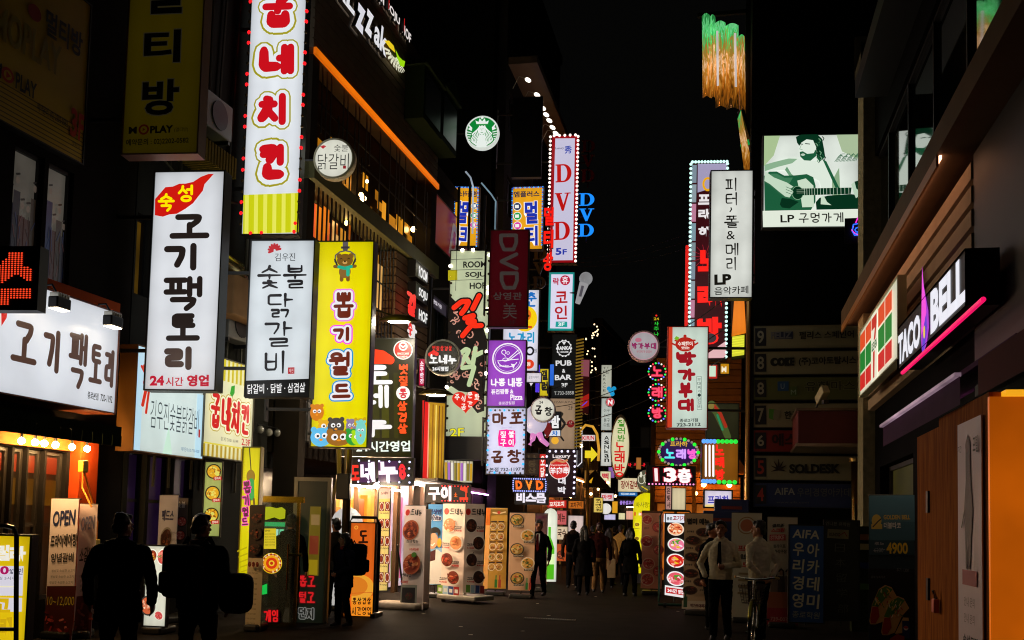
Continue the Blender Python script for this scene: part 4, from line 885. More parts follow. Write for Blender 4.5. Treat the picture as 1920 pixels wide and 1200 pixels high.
# gooseneck sign lamps up on the tall block
for i, (px, py) in enumerate(((990, 150), (1007, 178), (1013, 190), (1018, 203), (1024, 215), (1030, 226), (1036, 239), (1042, 250))):
    Y = 31.5 + i * .5; p = atY(px, py, Y)
    if i == 0: t0 = t = thing('sign_lamp', 'small white gooseneck lamp of the slanting row on the tall block', 'lamp', p, 0, 'lamps slanting up the tall block'); MB().ball((0, 0, 0), (.12, .06, .07), 0, 10, 6).build('bulb', E('#fff0dc', 2.2, 0, True), t, True).rotation_euler = (0, R(35), 0); MB().tube([(-.05, 0, .05), (-.3, 0, .14), (-.5, 0, -.25)], .014).build('arm', D('#b0a894', .4), t)
    else:
        t = t0.copy(); C.objects.link(t); t.location = p
        for c in t0.children: d = c.copy(); C.objects.link(d); d.parent = t
# hanging dark fabric signs near the emblem (unlit)
s = Sign('blade_sign', 'unlit black blade sign with curved foot beside the green emblem', 'sign', (962, 190, 1018, 175, 1012, 330, 961, 332), Y=30.5, face='#0e0c0c', lit=False, th=.2, case=BLACK, arms=(-1, .5))
s.art.vtext('각반점', 990, 200, 300, 34, '#1c1816', .02); s.done()
# coin karaoke with a microphone
s = Sign('blade_sign', 'white blade sign with teal border and crimson letters', 'sign', (1030, 510, 1078, 511, 1074, 621, 1027, 619), Y=35.5, face='#1c9c96', th=.26, arms=(-1, .7))
a = s.art; a.poly([(1034, 514), (1075, 515), (1070, 617), (1031, 615)], '#d8d6ec'); a.text('락', 1037, 521, 1049, 535, '#b0183c', .03); a.disc(1060, 526, 9.5, '#b81c3c'); a.text('휴', 1054, 519, 1066, 533, '#f0e4ec', .02)
a.text('코', 1041, 547, 1064, 569, '#b0141c', .02); a.text('인', 1040, 574, 1063, 599, '#b0141c', .02); a.poly([(1042, 603), (1063, 604), (1063, 614), (1041, 613)], '#1c9c96'); a.text('3F', 1046, 605, 1058, 612, '#e4f4f0', .03); s.done()
m = 35.5 / F; p = atY(1086, 569, 35.5); t = thing('microphone_sign', 'giant grey microphone figure leaning beside the teal bordered sign', 'sign', p, R(6))
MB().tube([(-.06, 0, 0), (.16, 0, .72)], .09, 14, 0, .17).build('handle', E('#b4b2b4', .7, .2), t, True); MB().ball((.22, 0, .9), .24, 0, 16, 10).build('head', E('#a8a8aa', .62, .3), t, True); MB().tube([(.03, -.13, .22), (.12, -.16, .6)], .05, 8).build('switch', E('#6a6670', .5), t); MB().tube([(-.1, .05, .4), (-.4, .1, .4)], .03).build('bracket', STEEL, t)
# dried fish pub sign
s = Sign('blade_sign', 'white blade sign with blue letters and a yellow disc behind purple sign', 'sign', (946, 543, 1010, 545, 1008, 696, 942, 694), Y=26.5, face='#dfe0f0', th=.3, arms=(-1, .5))
a = s.art; a.brush('춘', 986, 548, 1006, 576, 3.4, [(0, '#1868b8')]); a.disc(985, 597, 22, '#f0c810', 24); a.disc(984, 590, 12, '#e07018'); a.disc(991, 592, 2, '#3a2008'); a.line([(985, 612), (996, 613)], 4, '#c84a10')
for i, ch in enumerate('노가리'): a.brush(ch, 952 + i * 18, 622, 968 + i * 18, 643, 3, [(0, '#1890c0')])
a.ring(994, 658, 6.5, 3.5, '#101014', 7); a.text('원', 1002, 654, 1007, 662, '#202024'); a.disc(992, 683, 10, '#d83a18', 9); a.text('동', 988, 679, 996, 687, '#f0e0d0', .03); s.done()
# pub and izakaya
s = Sign('blade_sign', 'black blade sign with white scalloped badge and bar lettering', 'sign', (1038, 627, 1081, 628, 1079, 746, 1033, 744), Y=34, face='#0c0d0c', th=.26, arms=(-1, .7))
a = s.art; W = '#dcdcdc'
a.poly([(1058 + (14 + math.cos(t * 14) * .9) * math.cos(t), 652 + (15 + math.cos(t * 14)) * math.sin(t)) for t in [2 * math.pi * i / 84 for i in range(84)]], W); a.disc(1058, 652, 12.2, '#0c0d0c', 13); a.text('RANKA', 1045, 648, 1071, 655, W, .05); a.poly([(1054, 640), (1062, 640), (1058, 646)], W); a.text('HOUSE', 1050, 657, 1066, 660, W, .03)
a.text('PUB', 1042, 674, 1072, 684, W, .03); a.text('&', 1054, 690, 1060, 697, W, .03); a.text('BAR', 1040, 701, 1072, 711, W, .03); a.text('3F', 1052, 717, 1064, 725, W, .03); a.text('T.733-5858', 1038, 733, 1076, 740, '#a8a8a4', .01); s.done()
s = Sign('blade_sign', 'tan blade sign with faded ink drawing under the black bar sign', 'sign', (1033, 747, 1080, 748, 1076, 842, 1029, 841), Y=34, face='#a08468', th=.26, k=.95)
a = s.art; a.text('IZAKAYA', 1040, 752, 1076, 756, '#40342a', .0); a.line(smooth_pl([(1032, 790), (1050, 782), (1060, 795), (1046, 812), (1056, 826)]), 5, '#1c1814', lambda t: 1.2 - .6 * t); a.line([(1054, 776), (1044, 790)], 6, '#2a241c'); a.disc(1070, 795, 7, '#7a1418'); a.text('소주', 1067, 791, 1073, 797, '#d8b8a8'); a.text('2F', 1066, 761, 1075, 769, '#403830'); a.disc(1040, 826, 7, '#f0b030'); s.done()
# striped screw pole of gold beside it
t = thing('spiral_column', 'gold ribbed light column beside the black bar sign', 'column', atY(1083, 838, 33.8)); mb = MB()
for k in range(34): mb.tube([(-.12, 0, k * .11), (.14, 0, k * .11 + .05)], .028, 6)
mb.build('ribs', E('#8a6a20', .8, .5), t); MB().tube([(0, .12, -.1), (0, .12, 3.8)], .05).build('pole', DARKM, t)
# tripe disc sign with plain pale drum below
s = rsign('round_sign', 'round silver sign with black brush letters over the purple sign edge', 1018, 768, 23, 23.5, '#d8d8c8', '#b0b0b0', arm=0)
a = s.art; a.text('24', 1011, 752, 1018, 757, '#3a3a38', .02); a.brush('곱', 1003, 760, 1017, 778, 2.6, [(0, '#14120e')]); a.brush('창', 1021, 763, 1036, 780, 2.4, [(0, '#14120e')]); s.done()
p = atY(1006, 792, 23.9); t = thing('balloon_figure', 'plain pale lilac round balloon with pink legs under the silver round sign', 'figure', p)
MB().ball((-.03, 0, .06), (.3, .2, .36), 0, 18, 12).build('body', E('#d0c8e0', .75, .2), t, True)
for sg, dx in ((-1, -.08), (1, .2)): MB().tube([(.06 * sg, 0, -.25), (.06 * sg + dx * .4, 0, -.42), (.06 * sg + dx * 1.2, 0, -.55)], .08, 8, 0, .05).build('leg', E('#e088c8', .8), t, True)
MB().tube([(.2, .02, .15), (.34, .0, .02)], .05).build('arm', E('#c8bcd8', .7), t, True); MB().tube([(0, .25, .1), (-.8, .25, .1)], .025).build('bracket', STEEL, t)
s = Sign('panel_sign', 'white speech bubble sign left of the silver round sign', 'sign', (988, 699, 1015, 700, 1014, 717, 987, 716), Y=24.5, face='#d8d4dc', th=.06); s.art.text('곱창이야기', 991, 705, 1010, 710, '#6a6a70'); s.art.poly([(992, 717), (1000, 717), (995, 724)], '#d8d4dc'); s.done()
s = Sign('blade_sign', 'small yellow vertical sign with black letters behind the silver round sign', 'sign', (1013, 692, 1030, 692, 1026, 742, 1012, 742), Y=28, face='#d8c010', th=.16); s.art.vtext('갤럭', 1021, 693, 740, 12, '#18140a', .05, .1); s.done()
MB().box((-.05, 0, 0), (.05, .06, .75)).build('led_bar', E('#4a30d8', 1.1, .2), thing('light_bar', 'violet light bar left of the small yellow vertical sign', 'light', atY(1007, 735, 27), 0))
MB().box((-.05, 0, 0), (.05, .06, .6)).build('led_bar', E('#2a6ad8', 1.0, .2), thing('light_bar', 'blue light bar right of the small yellow vertical sign', 'light', atY(1034, 722, 28.5), 0))
s = Sign('panel_sign', 'black and white night sign with big white syllable near the tan blade', 'sign', (1022, 772, 1052, 773, 1050, 818, 1020, 817), Y=31, face='#0c0c0c', th=.12); a = s.art; a.text('밤', 1033, 779, 1050, 803, '#ececec', .05); a.rect(1021, 807, 1050, 818, '#d8dce4'); a.text('차', 1034, 808, 1046, 817, '#2a70c0', .04); a.poly([(1016, 804), (1026, 784), (1036, 804), (1026, 822)], '#6a0c0c'); s.done()
# lamb skewer board
s = Sign('blade_sign', 'dark board with red disc and bulb border over the lane entrance', 'sign', (1026, 842, 1082, 844, 1076, 932, 1022, 930), Y=29, face='#1c0a0e', th=.2, arms=(-1, .6))
a = s.art; a.text('Luxury', 1037, 852, 1071, 861, '#e8dcdc', .03); a.disc(1049, 880, 20, '#e8d0c8'); a.disc(1049, 880, 18.6, '#c81c18'); a.text('Yangrouchuan', 1033, 871, 1064, 875, '#f0dcd4', .02); a.text('羊肉串', 1031, 876, 1067, 890, '#f6ecec', .03); a.line([(1034, 868), (1044, 863), (1056, 867), (1064, 864)], 4, '#c88458')
a.text('대', 1046, 896, 1060, 909, '#e4e0e4', .04); a.text('박', 1045, 913, 1060, 926, '#e4e0e4', .04); s.done()
s.bulbs(along(1032, 846, 1078, 847, 5) + along(1080, 856, 1074, 926, 8) + along(1026, 856, 1024, 926, 5), .035, '#e8e0ff', 1.5, out=.02)
# LED DVD
s = Sign('led_sign', 'small LED board with orange letters and blue white bulb border', 'sign', (963, 895, 1026, 897, 1024, 922, 961, 922), Y=27, face='#0c0402', lit=False, th=.12, case=BLACK); a = s.art; a.lit = True; a.k = 1.15
for i, ch in enumerate('DVD'): a.led(ch, 967 + i * 19.5, 901, 980 + i * 19.5, 918, 10, 13, '#ff8a20' if i % 2 else '#ff6a10', .06, .98)
s.done('led_dots'); s.bulbs(along(965, 897, 1023, 899, 15) + along(963, 921, 1022, 921, 15) + along(963, 901, 962, 917, 5) + along(1024, 903, 1023, 918, 5), .02, '#a0a8ff', 1.5)
s = Sign('led_sign', 'low LED board with white block letters under the orange LED board', 'sign', (966, 922, 1028, 923, 1027, 945, 966, 945), Y=27.1, face='#06040a', lit=False, th=.12, case=BLACK); a = s.art; a.lit = True; a.led('비스몰', 968, 924, 1024, 943, 40, 15, '#e8e4f2', .06, .98); s.done('led_dots')
# bar wall letters
s = Sign('letter_sign', 'white sheared block letters leaning across the top of the bar siding', 'sign', (590, -112, 727, 44, 727, 113, 590, -36), plane=FC.off(-.12), th=0, panel=False, uv=(100, 30)); a = s.art; a.mb = MB()
a.text('GIRL', 0, 2, 50, 24, '#dcdce0', .03, .1); a.text('z', 52, 8, 63, 30, '#d4d4dc', .05, .1); a.text('z', 65, 3, 75, 24, '#dcdce0', .04, .1); a.text('ak', 78, 1, 98, 24, '#dcdce0', .03, .1); thick(a.build(s.root, 'letters'), .1)
s = Sign('letter_sign', 'thin white block letters with red dividers along the bar roof edge', 'sign', (690, -50, 772, 58, 772, 82, 690, -22), plane=FC.off(-.1), th=0, panel=False, uv=(100, 9)); a = s.art
for t_, x0, x1 in (('ROOM', 2, 34), ('SOJU', 40, 70), ('HOF', 76, 98)): a.text(t_, x0, 1, x1, 8, '#dcd4d0', .03)
for x in (36.5, 72.5): a.rect(x, 0, x + 1.3, 9, '#d01818')
thick(a.build(s.root, 'letters'), .08)
s = Sign('letter_sign', 'yellow and green winged mark after the white bar letters', 'sign', (710, 66, 762, 106, 762, 140, 710, 112), plane=FC.off(-.1), th=0, panel=False, uv=(60, 34)); a = s.art
for k in range(9):
    an = R(100 + k * 18)
for r_, n_ in ((13, 7), (19, 9), (25, 10)):
    for k in range(n_):
        an = R(20 + k * 130 / n_); a.line([(28 + (r_ - 3) * math.cos(an), 8 + (r_ - 3) * math.sin(an) * .9), (28 + (r_ + 2) * math.cos(an), 8 + (r_ + 2) * math.sin(an) * .9)], 2.6, '#e0dcc0')
a.poly([(8, 12), (18, 2), (28, 0), (32, 8), (20, 12)], '#e8c820'); a.poly([(32, 2), (40, 6), (48, 4), (54, 0), (52, 12), (44, 18), (36, 12)], '#9ad810'); s.done('emblem')
for i, t_ in enumerate(('ROOM', 'SOJU', 'HOF')):
    y0 = 493 + i * 40; s = Sign('panel_sign', ('top', 'middle', 'lowest')[i] + ' of three small black boxes with white letters on the siding corner', 'sign', (780, y0, 803, y0 + 10, 801, y0 + 36, 778, y0 + 27), plane=FC.off(-.22), th=.2, face='#0c0c0c', uv=(60, 26), group='black letter boxes on the siding'); s.art.text(t_, 16, 4, 58, 23, '#f0f0ec', .03); s.done()
# red and white brush letter sign on the bar corner
s = Sign('letter_sign', 'red and white brush letters on the lower siding of the bar', 'sign', (757, 540, 792, 556, 788, 680, 752, 676), plane=FC.off(-.3), th=0, panel=False, uv=(50, 124)); a = s.art
a.brush('걸', 8, 2, 34, 44, 8, [(0, '#f0201c')]); a.brush('작', 12, 56, 38, 92, 7, [(0, '#e8e4e0')]); a.brush('주', 14, 50, 26, 80, 4, [(0, '#f0201c')]); s.done()
for k, (px, py) in enumerate(((757, 554), (765, 548), (752, 562))): pass
for px, py, Y, lb in ((748, 600, 17.2, 'dark leaf shaped lamp shade jutting out over the black blade sign'), (818, 738, 20.5, 'pale gooseneck lamp below the round black sign')):
    t = thing('gooseneck_lamp', lb, 'lamp', atY(px, py, Y), R(10)); MB().loft([[(math.cos(q) * r_ * 1.9, math.sin(q) * r_ * .8, z) for q in [2 * math.pi * i / 14 for i in range(14)]] for r_, z in ((.05, .1), (.14, .06), (.2, -.02), (.16, -.03))]).build('shade', D('#4a4420', .35, .5), t, True)
    MB().tube([(-.1, 0, .08), (-.5, .05, .2), (-.8, .1, .05)], .018).build('arm', DARKM, t); MB().ball((0, 0, -.03), (.2, .09, .03)).build('bulb', E('#fff0d8', 380, 0, True), t, True)
s = Sign('panel_sign', 'slim pink lit board with white letters beyond the black blade sign', 'sign', (787, 672, 797, 674, 795, 724, 785, 722), Y=20, face='#c01848', th=.1); s.art.vtext('소주한잔', 791, 676, 720, 7, '#f8e8ee', .04); s.done()
s = Sign('panel_sign', 'small dark purple wall sign with white letters left of the scrollwork blade', 'sign', (808, 556, 838, 568, 838, 590, 808, 578), plane=FD.off(-.05), th=.04, face='#1c141e', lit=True, uv=(30, 20)); s.art.text('관철가든', 3, 6, 20, 13, '#d8d0d8', .02); s.done()
# ================================================================== SIGNS ON THE RIGHT
s = Sign('blade_sign', 'mint white blade sign with red edge, cooking pot and red letters', 'sign', (1257, 613, 1328, 614, 1324, 804, 1248, 800), Y=21, face='#cfe0d2', arms=(1, .9), th=.26, case=D('#b02a14', .5), uneven=.14)
a = s.art; a.poly([(1257, 613), (1264, 613), (1257, 800), (1248, 800)], '#c83a20')
RR = '#9a1620'
a.poly(arc(1286, 644, 18, 13, 0, 360, 24)[:-1], '#b02418'); a.line([(1268, 637), (1304, 637)], 3, '#b02418'); a.disc(1286, 629.5, 3, '#b02418'); a.poly([(1266, 634), (1270, 629), (1276, 632), (1272, 637)], '#7ab02a'); a.line([(1268, 645), (1262, 642)], 3, '#b02418'); a.line([(1304, 645), (1309, 642)], 3, '#b02418')
a.text('수제햄이', 1273, 639, 1300, 647, '#f2e6da', .03, -.1); a.text('맛있는', 1279, 648, 1294, 653, '#f2e6da', .03)
for ch, x0, y0, x1, y1 in (('박', 1267, 657, 1306, 684), ('가', 1270, 688, 1304, 712), ('부', 1271, 714, 1298, 744), ('대', 1268, 745, 1301, 770)): a.brush(ch, x0, y0, x1, y1, 6.6, [(0, RR)], sm=2)
a.line([(1306, 704), (1315, 704), (1315, 767), (1306, 767), (1306, 704)], .6, '#3a5a50'); a.vtext('부대찌개·닭갈비', 1310.5, 706, 765, 6.5, '#2a3a38', .0, .1)
a.text('종로2가점', 1272, 784, 1307, 791, '#1c2424', .02); a.text('723-2112', 1266, 793, 1312, 799.5, '#1c2424', .03); s.done()
s = Sign('blade_sign', 'pale grey green blade sign with thin black brush letters under the hologram strips', 'sign', (1336, 320, 1412, 321, 1408, 559, 1330, 555), Y=20, face='#dfe2da', arms=(1, .06), th=.26, uneven=.22)
a = s.art; KB = '#16140f'; tp = lambda t: 1.2 - .5 * t
for ch, x0, y0, x1, y1 in (('피', 1361, 333, 1385, 358), ('터', 1360, 360, 1384, 385), ('폴', 1358, 403, 1386, 427), ('메', 1359, 455, 1384, 479), ('리', 1360, 481, 1382, 507)): a.brush(ch, x0, y0, x1, y1, 2.6, [(0, KB)], taper=tp)
a.line([(1371, 389), (1372, 392), (1369, 396)], 2.2, KB); a.text('&', 1362, 432, 1378, 448, KB, .0); a.text('LP', 1338, 513, 1370, 533, KB, .05); a.text('음악카페', 1338, 537, 1402, 552, KB, .01); s.done()
s = Sign('blade_sign', 'tall dark red blade sign with dashed white light border behind the pale one', 'sign', (1298, 305, 1366, 305, 1360, 674, 1290, 672), Y=24, face='#3a0c12', lit=True, th=.3, arms=(1, .8), uneven=.3)
a = s.art; a.poly([(1310, 307), (1364, 307), (1360, 345), (1309, 360)], '#a098b8')
for k in range(10): a.poly([(1299 - k * .85, 309 + k * 36), (1308 - k * .85, 309 + k * 36), (1307 - k * .85, 342 + k * 36), (1298 - k * .85, 342 + k * 36)], ['#7a8a96', '#8a98a0', '#b87a94', '#7a94a0', '#7a8a90'][k % 5])
a.ring(1328, 345, 8, 4, '#e8a818', 11)
for ch, y in (('프', 364), ('라', 391), ('하', 424)): a.text(ch, 1310, y, 1332, y + 19, '#e8e4e6', .05)
for k in range(14):
    an = R(k * 26); a.line([(1322 + 5 * math.cos(an), 480 + 5 * math.sin(an)), (1322 + 26 * math.cos(an), 480 + 22 * math.sin(an))], .8, '#a02030')
for ch, y, h in (('노', 468, 40), ('래', 532, 44), ('방', 594, 52)): a.text(ch, 1308 - (y - 468) * .02, y, 1352, y + h, '#ff2018', .07)
a.poly([(1312, 672), (1360, 640), (1360, 672)], '#e0b0b4'); a.disc(1330, 634, 12, '#3a3034', 9); s.done()
dash = MB(); P = along(1300, 304, 1364, 304, 12) + along(1297, 308, 1290, 668, 44) + along(1365, 308, 1360, 670, 44)
s.bulbs(P, .035, '#c8fff0', 1.4, out=.03)
MB().box((-s.W / 2 - .1, .05, s.b * 0 + .1), (-s.W / 2 - .03, .2, s.H * .58)).build('side_tube', E('#e01c14', 1, .2), s.root)
# photograph light box
s = Sign('photo_light_box', 'green tinted light box picture of a bearded man playing guitar', 'sign', (1435, 253, 1611, 254, 1607, 426, 1429, 424), Y=20.7, face='#e4ece2', th=.22, uneven=.15)
a = s.art; G0, G1, G2, G3 = '#06301c', '#1c5a3a', '#6a9a76', '#a8c8a8'
a.poly([(1435, 253), (1465, 253), (1452, 290), (1433, 310)], '#a8c090'); a.poly([(1570, 253), (1611, 254), (1609, 300), (1580, 285)], '#a8bc98'); a.poly([(1560, 340), (1574, 315), (1575, 368), (1560, 368)], '#8aa884')
for k in range(16):
    x = 1566 + k * 2.6; a.line([(x, 304), (x + 6, 296 - (k % 4) * 2), (x + 12, 290 + (k % 3) * 3)], 1, '#3a6a4c')
# torso and arms
a.poly([(1434, 308), (1450, 304), (1470, 298), (1492, 294), (1504, 300), (1522, 302), (1540, 302), (1552, 310), (1557, 330), (1556, 354), (1540, 356), (1536, 340), (1520, 332), (1494, 332), (1470, 318), (1434, 320)], '#dce8da')
a.poly([(1434, 308), (1452, 303), (1480, 297), (1496, 298), (1486, 306), (1460, 312), (1434, 320)], '#8ab08e'); a.poly([(1472, 318), (1476, 312), (1484, 326), (1494, 334), (1480, 330)], G2)
a.poly([(1542, 298), (1550, 304), (1573, 354), (1566, 354)], G1)
# head
a.poly(arc(1516, 277, 14.5, 20, 0, 360, 26)[:-1], '#dce8da'); a.poly([(1496, 268), (1494, 257), (1504, 253), (1534, 253), (1543, 262), (1546, 280), (1548, 296), (1538, 304), (1532, 296), (1531, 276), (1526, 264), (1514, 262), (1504, 268), (1500, 274)], G0)
gr = random.Random(4)
for k in range(20): x, y = gr.uniform(1528, 1546), gr.uniform(258, 300); a.line([(x, y), (x + 3, y + 3), (x + 1, y + 7)], 1.6, gr.choice([G1, G0, G2]))
a.poly([(1500, 286), (1506, 285), (1514, 290), (1526, 289), (1530, 282), (1531, 294), (1520, 303), (1508, 302), (1501, 295)], G1); a.disc(1506, 291, 4, '#c8dcc8', 2.4); a.line([(1501, 290), (1509, 290)], 1.2, G0)
a.line([(1498, 271), (1506, 272)], 1.6, G0); a.line([(1511, 271), (1519, 272)], 1.6, G0); a.line([(1503, 274), (1500, 281), (1505, 282)], .9, G2)
# guitar
a.poly([(1432, 330), (1442, 322), (1456, 322), (1470, 330), (1490, 330), (1512, 328), (1524, 334), (1528, 350), (1527, 380), (1518, 396), (1432, 396)], G1); a.poly([(1444, 326), (1456, 326), (1470, 334), (1486, 334), (1476, 350), (1460, 356), (1446, 344)], '#3f7a56'); a.poly([(1494, 340), (1510, 336), (1524, 350), (1524, 390), (1502, 390), (1500, 372)], '#c8dcc4')
a.disc(1494, 363, 11, '#82aa88', 13); a.disc(1494, 363, 10, G0, 12); a.poly([(1460, 384), (1464, 372), (1480, 374), (1496, 380), (1478, 392), (1464, 390)], G0)
a.poly([(1490, 355), (1595, 355), (1593, 367), (1490, 368)], G0)
for k in range(15): a.line([(1507 + k * 4.2 + k * k * .12, 355), (1507 + k * 4.2 + k * k * .12, 368)], .7, '#c8dcc4')
for y in (358, 361, 364): a.line([(1492, y), (1508, y)], .4, '#a8c0a4')
a.poly([(1434, 322), (1450, 334), (1474, 344), (1486, 352), (1480, 356), (1486, 362), (1478, 372), (1470, 370), (1458, 360), (1442, 346), (1432, 340)], '#c2d8c0')
for k in range(3): a.line([(1472, 352 + k * 5), (1486, 358 + k * 5)], .9, G1)
a.poly([(1528, 396), (1527, 382), (1534, 374), (1550, 370), (1592, 368), (1606, 370), (1606, 396)], G0); a.poly([(1537, 372), (1542, 370), (1548, 382), (1556, 388), (1536, 386)], '#c8dcc4'); a.poly([(1594, 350), (1600, 345), (1608, 346), (1608, 372), (1602, 376), (1598, 366)], '#b8d0b8'); a.poly([(1600, 345), (1608, 343), (1608, 362), (1603, 358)], G0)
a.rect(1427, 396.5, 1611, 427, '#e0e8d8'); a.line([(1430, 397), (1608, 397.5)], .8, '#f4f4ea'); a.text('LP', 1460, 405, 1486, 419, KB, .02)
for i, ch in enumerate('구멍가게'): a.brush(ch, 1494 + i * 21.5, 402, 1513 + i * 21.5, 421, 2.2, [(0, KB)])
s.done('picture')
p = atY(1604, 432, 20.55); t = thing('neon_sign', 'small blue and pink neon guitar beside the picture light box', 'sign', p)
m = 20.55 / F; pp = lambda L: [((x - 1604) * m, -.04, (432 - y) * m) for x, y in L]
MB().box((-.2, 0, -.25), (.14, .04, .25)).build('backing', BLACK, t)
MB().tube(pp([(1600, 422), (1612, 420), (1617, 428), (1613, 442), (1602, 442), (1598, 434), (1600, 422)]), .012).tube(pp(arc(1607, 432, 4, 4)), .012).tube(pp([(1603, 439), (1610, 439)]), .014).build('tube', E('#2a6aff', 1.5), t)
MB().tube(pp([(1604, 419), (1608, 409), (1611, 408), (1612, 414), (1609, 420)]), .012).tube(pp([(1600, 426), (1597, 432), (1601, 437), (1614, 446), (1619, 447)]), .012).build('tube', E('#e828c0', 1.4), t)
MB().tube(pp([(1614, 422), (1618, 416), (1619, 412)]), .012).build('tube', E('#f0b018', 1.4), t)
# hologram strips: hanging curved foil sheets
holo = bpy.data.materials.new('iridescent foil'); holo.use_nodes = True; nt = holo.node_tree; b = nt.nodes['Principled BSDF']
tc = nt.nodes.new('ShaderNodeTexCoord'); mp = nt.nodes.new('ShaderNodeMapping'); mp.inputs['Scale'].default_value = (5, 3, .9); nz = nt.nodes.new('ShaderNodeTexNoise'); nz.inputs['Scale'].default_value = 2.4; nz.inputs['Detail'].default_value = 6; nz.inputs['Distortion'].default_value = 2.2
sp = nt.nodes.new('ShaderNodeSeparateXYZ'); ad = nt.nodes.new('ShaderNodeMath'); ad.operation = 'MULTIPLY_ADD'; ad.inputs[1].default_value = .26; ad.inputs[2].default_value = .24
mx = nt.nodes.new('ShaderNodeMath'); mx.operation = 'MULTIPLY_ADD'; mx.inputs[1].default_value = .55
cr = nt.nodes.new('ShaderNodeValToRGB'); els = cr.color_ramp.elements
els[0].position = .2; els[0].color = (.03, .012, .002, 1); els[1].position = .92; els[1].color = (.02, .1, .03, 1)
for p_, c_ in ((.34, (.30, .09, .006, 1)), (.45, (.55, .24, .03, 1)), (.5, (.9, .55, .3, 1)), (.545, (.45, .2, .02, 1)), (.62, (.3, .22, .04, 1)), (.68, (.02, .5, .1, 1)), (.74, (.2, .75, .3, 1)), (.8, (.02, .3, .06, 1))):  # pale stop paints highlights into the foil colour
    e = els.new(p_); e.color = c_
for A_, B_ in ((tc.outputs['Object'], mp.inputs['Vector']), (tc.outputs['Object'], sp.inputs[0]), (sp.outputs['Z'], ad.inputs[0]), (mp.outputs['Vector'], nz.inputs['Vector']), (nz.outputs['Fac'], mx.inputs[0]), (ad.outputs[0], mx.inputs[2]), (mx.outputs[0], cr.inputs['Fac']), (cr.outputs['Color'], b.inputs['Base Color']), (cr.outputs['Color'], b.inputs['Emission Color'])): nt.links.new(A_, B_)
b.inputs['Emission Strength'].default_value = .85; b.inputs['Metallic'].default_value = .8; b.inputs['Roughness'].default_value = .15
white_streak = E('#e8dcd8', .8, .4)  # white highlights on the foil, put in as glowing rods
holo2 = E('#18b050', .7, .6)
Y = 24.0; m = Y / F; c0 = atY(1354, 118, Y); t = thing('foil_light_column', 'hanging orange and green lit foil strips in front of the academy tower', 'light', c0)
gr = random.Random(6)
for i, (x0, x1, y0, y1) in enumerate(((1313, 1328, 23, 184), (1328, 1338, 30, 188), (1337, 1357, 40, 205), (1357, 1381, 50, 212), (1381, 1393, 70, 222))):
    mb = MB(); n = 8; vs = []
    for k in range(n + 1):
        f = k / n; x = (x0 + (x1 - x0) * f - 1354) * m; yb = -.13 * math.sin(f * math.pi) - (i % 2) * .08
        dz = 0.0; vs += [(x + .03, yb, (118 - y0) * m - dz), (x + .07, yb, (118 - y1) * m - dz)]
    fs = [(2 * k, 2 * k + 1, 2 * k + 3, 2 * k + 2) for k in range(n)]
    mb.add(vs, fs); o = mb.build('strip', holo, t, True); q = o.modifiers.new('thick', 'SOLIDIFY'); q.thickness = .02
    if i in (2, 3):
        e_ = [vs[4], vs[5]] if i == 2 else [vs[12], vs[13]]; MB().tube([(e_[0][0], e_[0][1] - .02, e_[0][2] - .25), (e_[1][0] - .01, e_[1][1] - .02, e_[1][2] + .5)], .03, 6).build('highlight_streak', white_streak, o)
MB().box((-.6, .2, (118 - 15) * m), (.62, .3, (118 - 8) * m)).build('rail', BLACK, t)
MB().box((.55, .2, -1.6), (.9, .7, 1.6)).build('bracket', BLACK, t)
q = [(1383, 205), (1396, 202), (1418, 318), (1404, 330)]
c0 = atY(1398, 262, 23.6); t = thing('foil_light_strip', 'slanting foil light strip with dark metal edge above the pale blade', 'light', c0); W_ = lambda x, y, d=0: ((x - 1398) * 23.6 / F, d, (262 - y) * 23.6 / F)
mb = MB(); mb.add([W_(1383, 222), W_(1389, 205), W_(1412, 322), W_(1396, 322)], [(0, 1, 2, 3)]); o = mb.build('strip', holo, t); z = o.modifiers.new('t', 'SOLIDIFY'); z.thickness = .04
mb = MB(); mb.tube([W_(1389, 203, .1), W_(1418, 300, .1), W_(1421, 420, .1)], .09, 6); mb.build('frame', D('#4a4030', .4, .6), t); mb = MB(); mb.add([W_(1388, 272, -.03), W_(1403, 262, -.03), W_(1406, 272, -.03), W_(1391, 282, -.03)], [(0, 1, 2, 3)]); mb.build('band', holo2, t)
# orange wedge lamp
c0 = atY(1385, 668, 22); t = thing('wedge_lamp', 'orange wedge lantern on a striped yellow foot under the pale blade', 'lamp', c0); W2 = lambda x, y: ((x - 1385) * 22 / F, (668 - y) * 22 / F)
MB().prism([W2(1376, 560), W2(1394, 560), W2(1398, 622), W2(1372, 628)], 0, .18).build('shade', E('#f08018', 1, .12, True), t); mb = MB()
for k in range(8): mb.prism([W2(1373, 631 + k * 4.6), W2(1395, 628 + k * 4.6), W2(1395, 631 + k * 4.6), W2(1373, 634 + k * 4.6)], 0, .16)
mb.build('foot', E('#d8d838', .95), t); MB().prism([W2(1370, 556), W2(1399, 556), W2(1396, 668), W2(1372, 672)], .19, .25).build('case', BLACK, t)
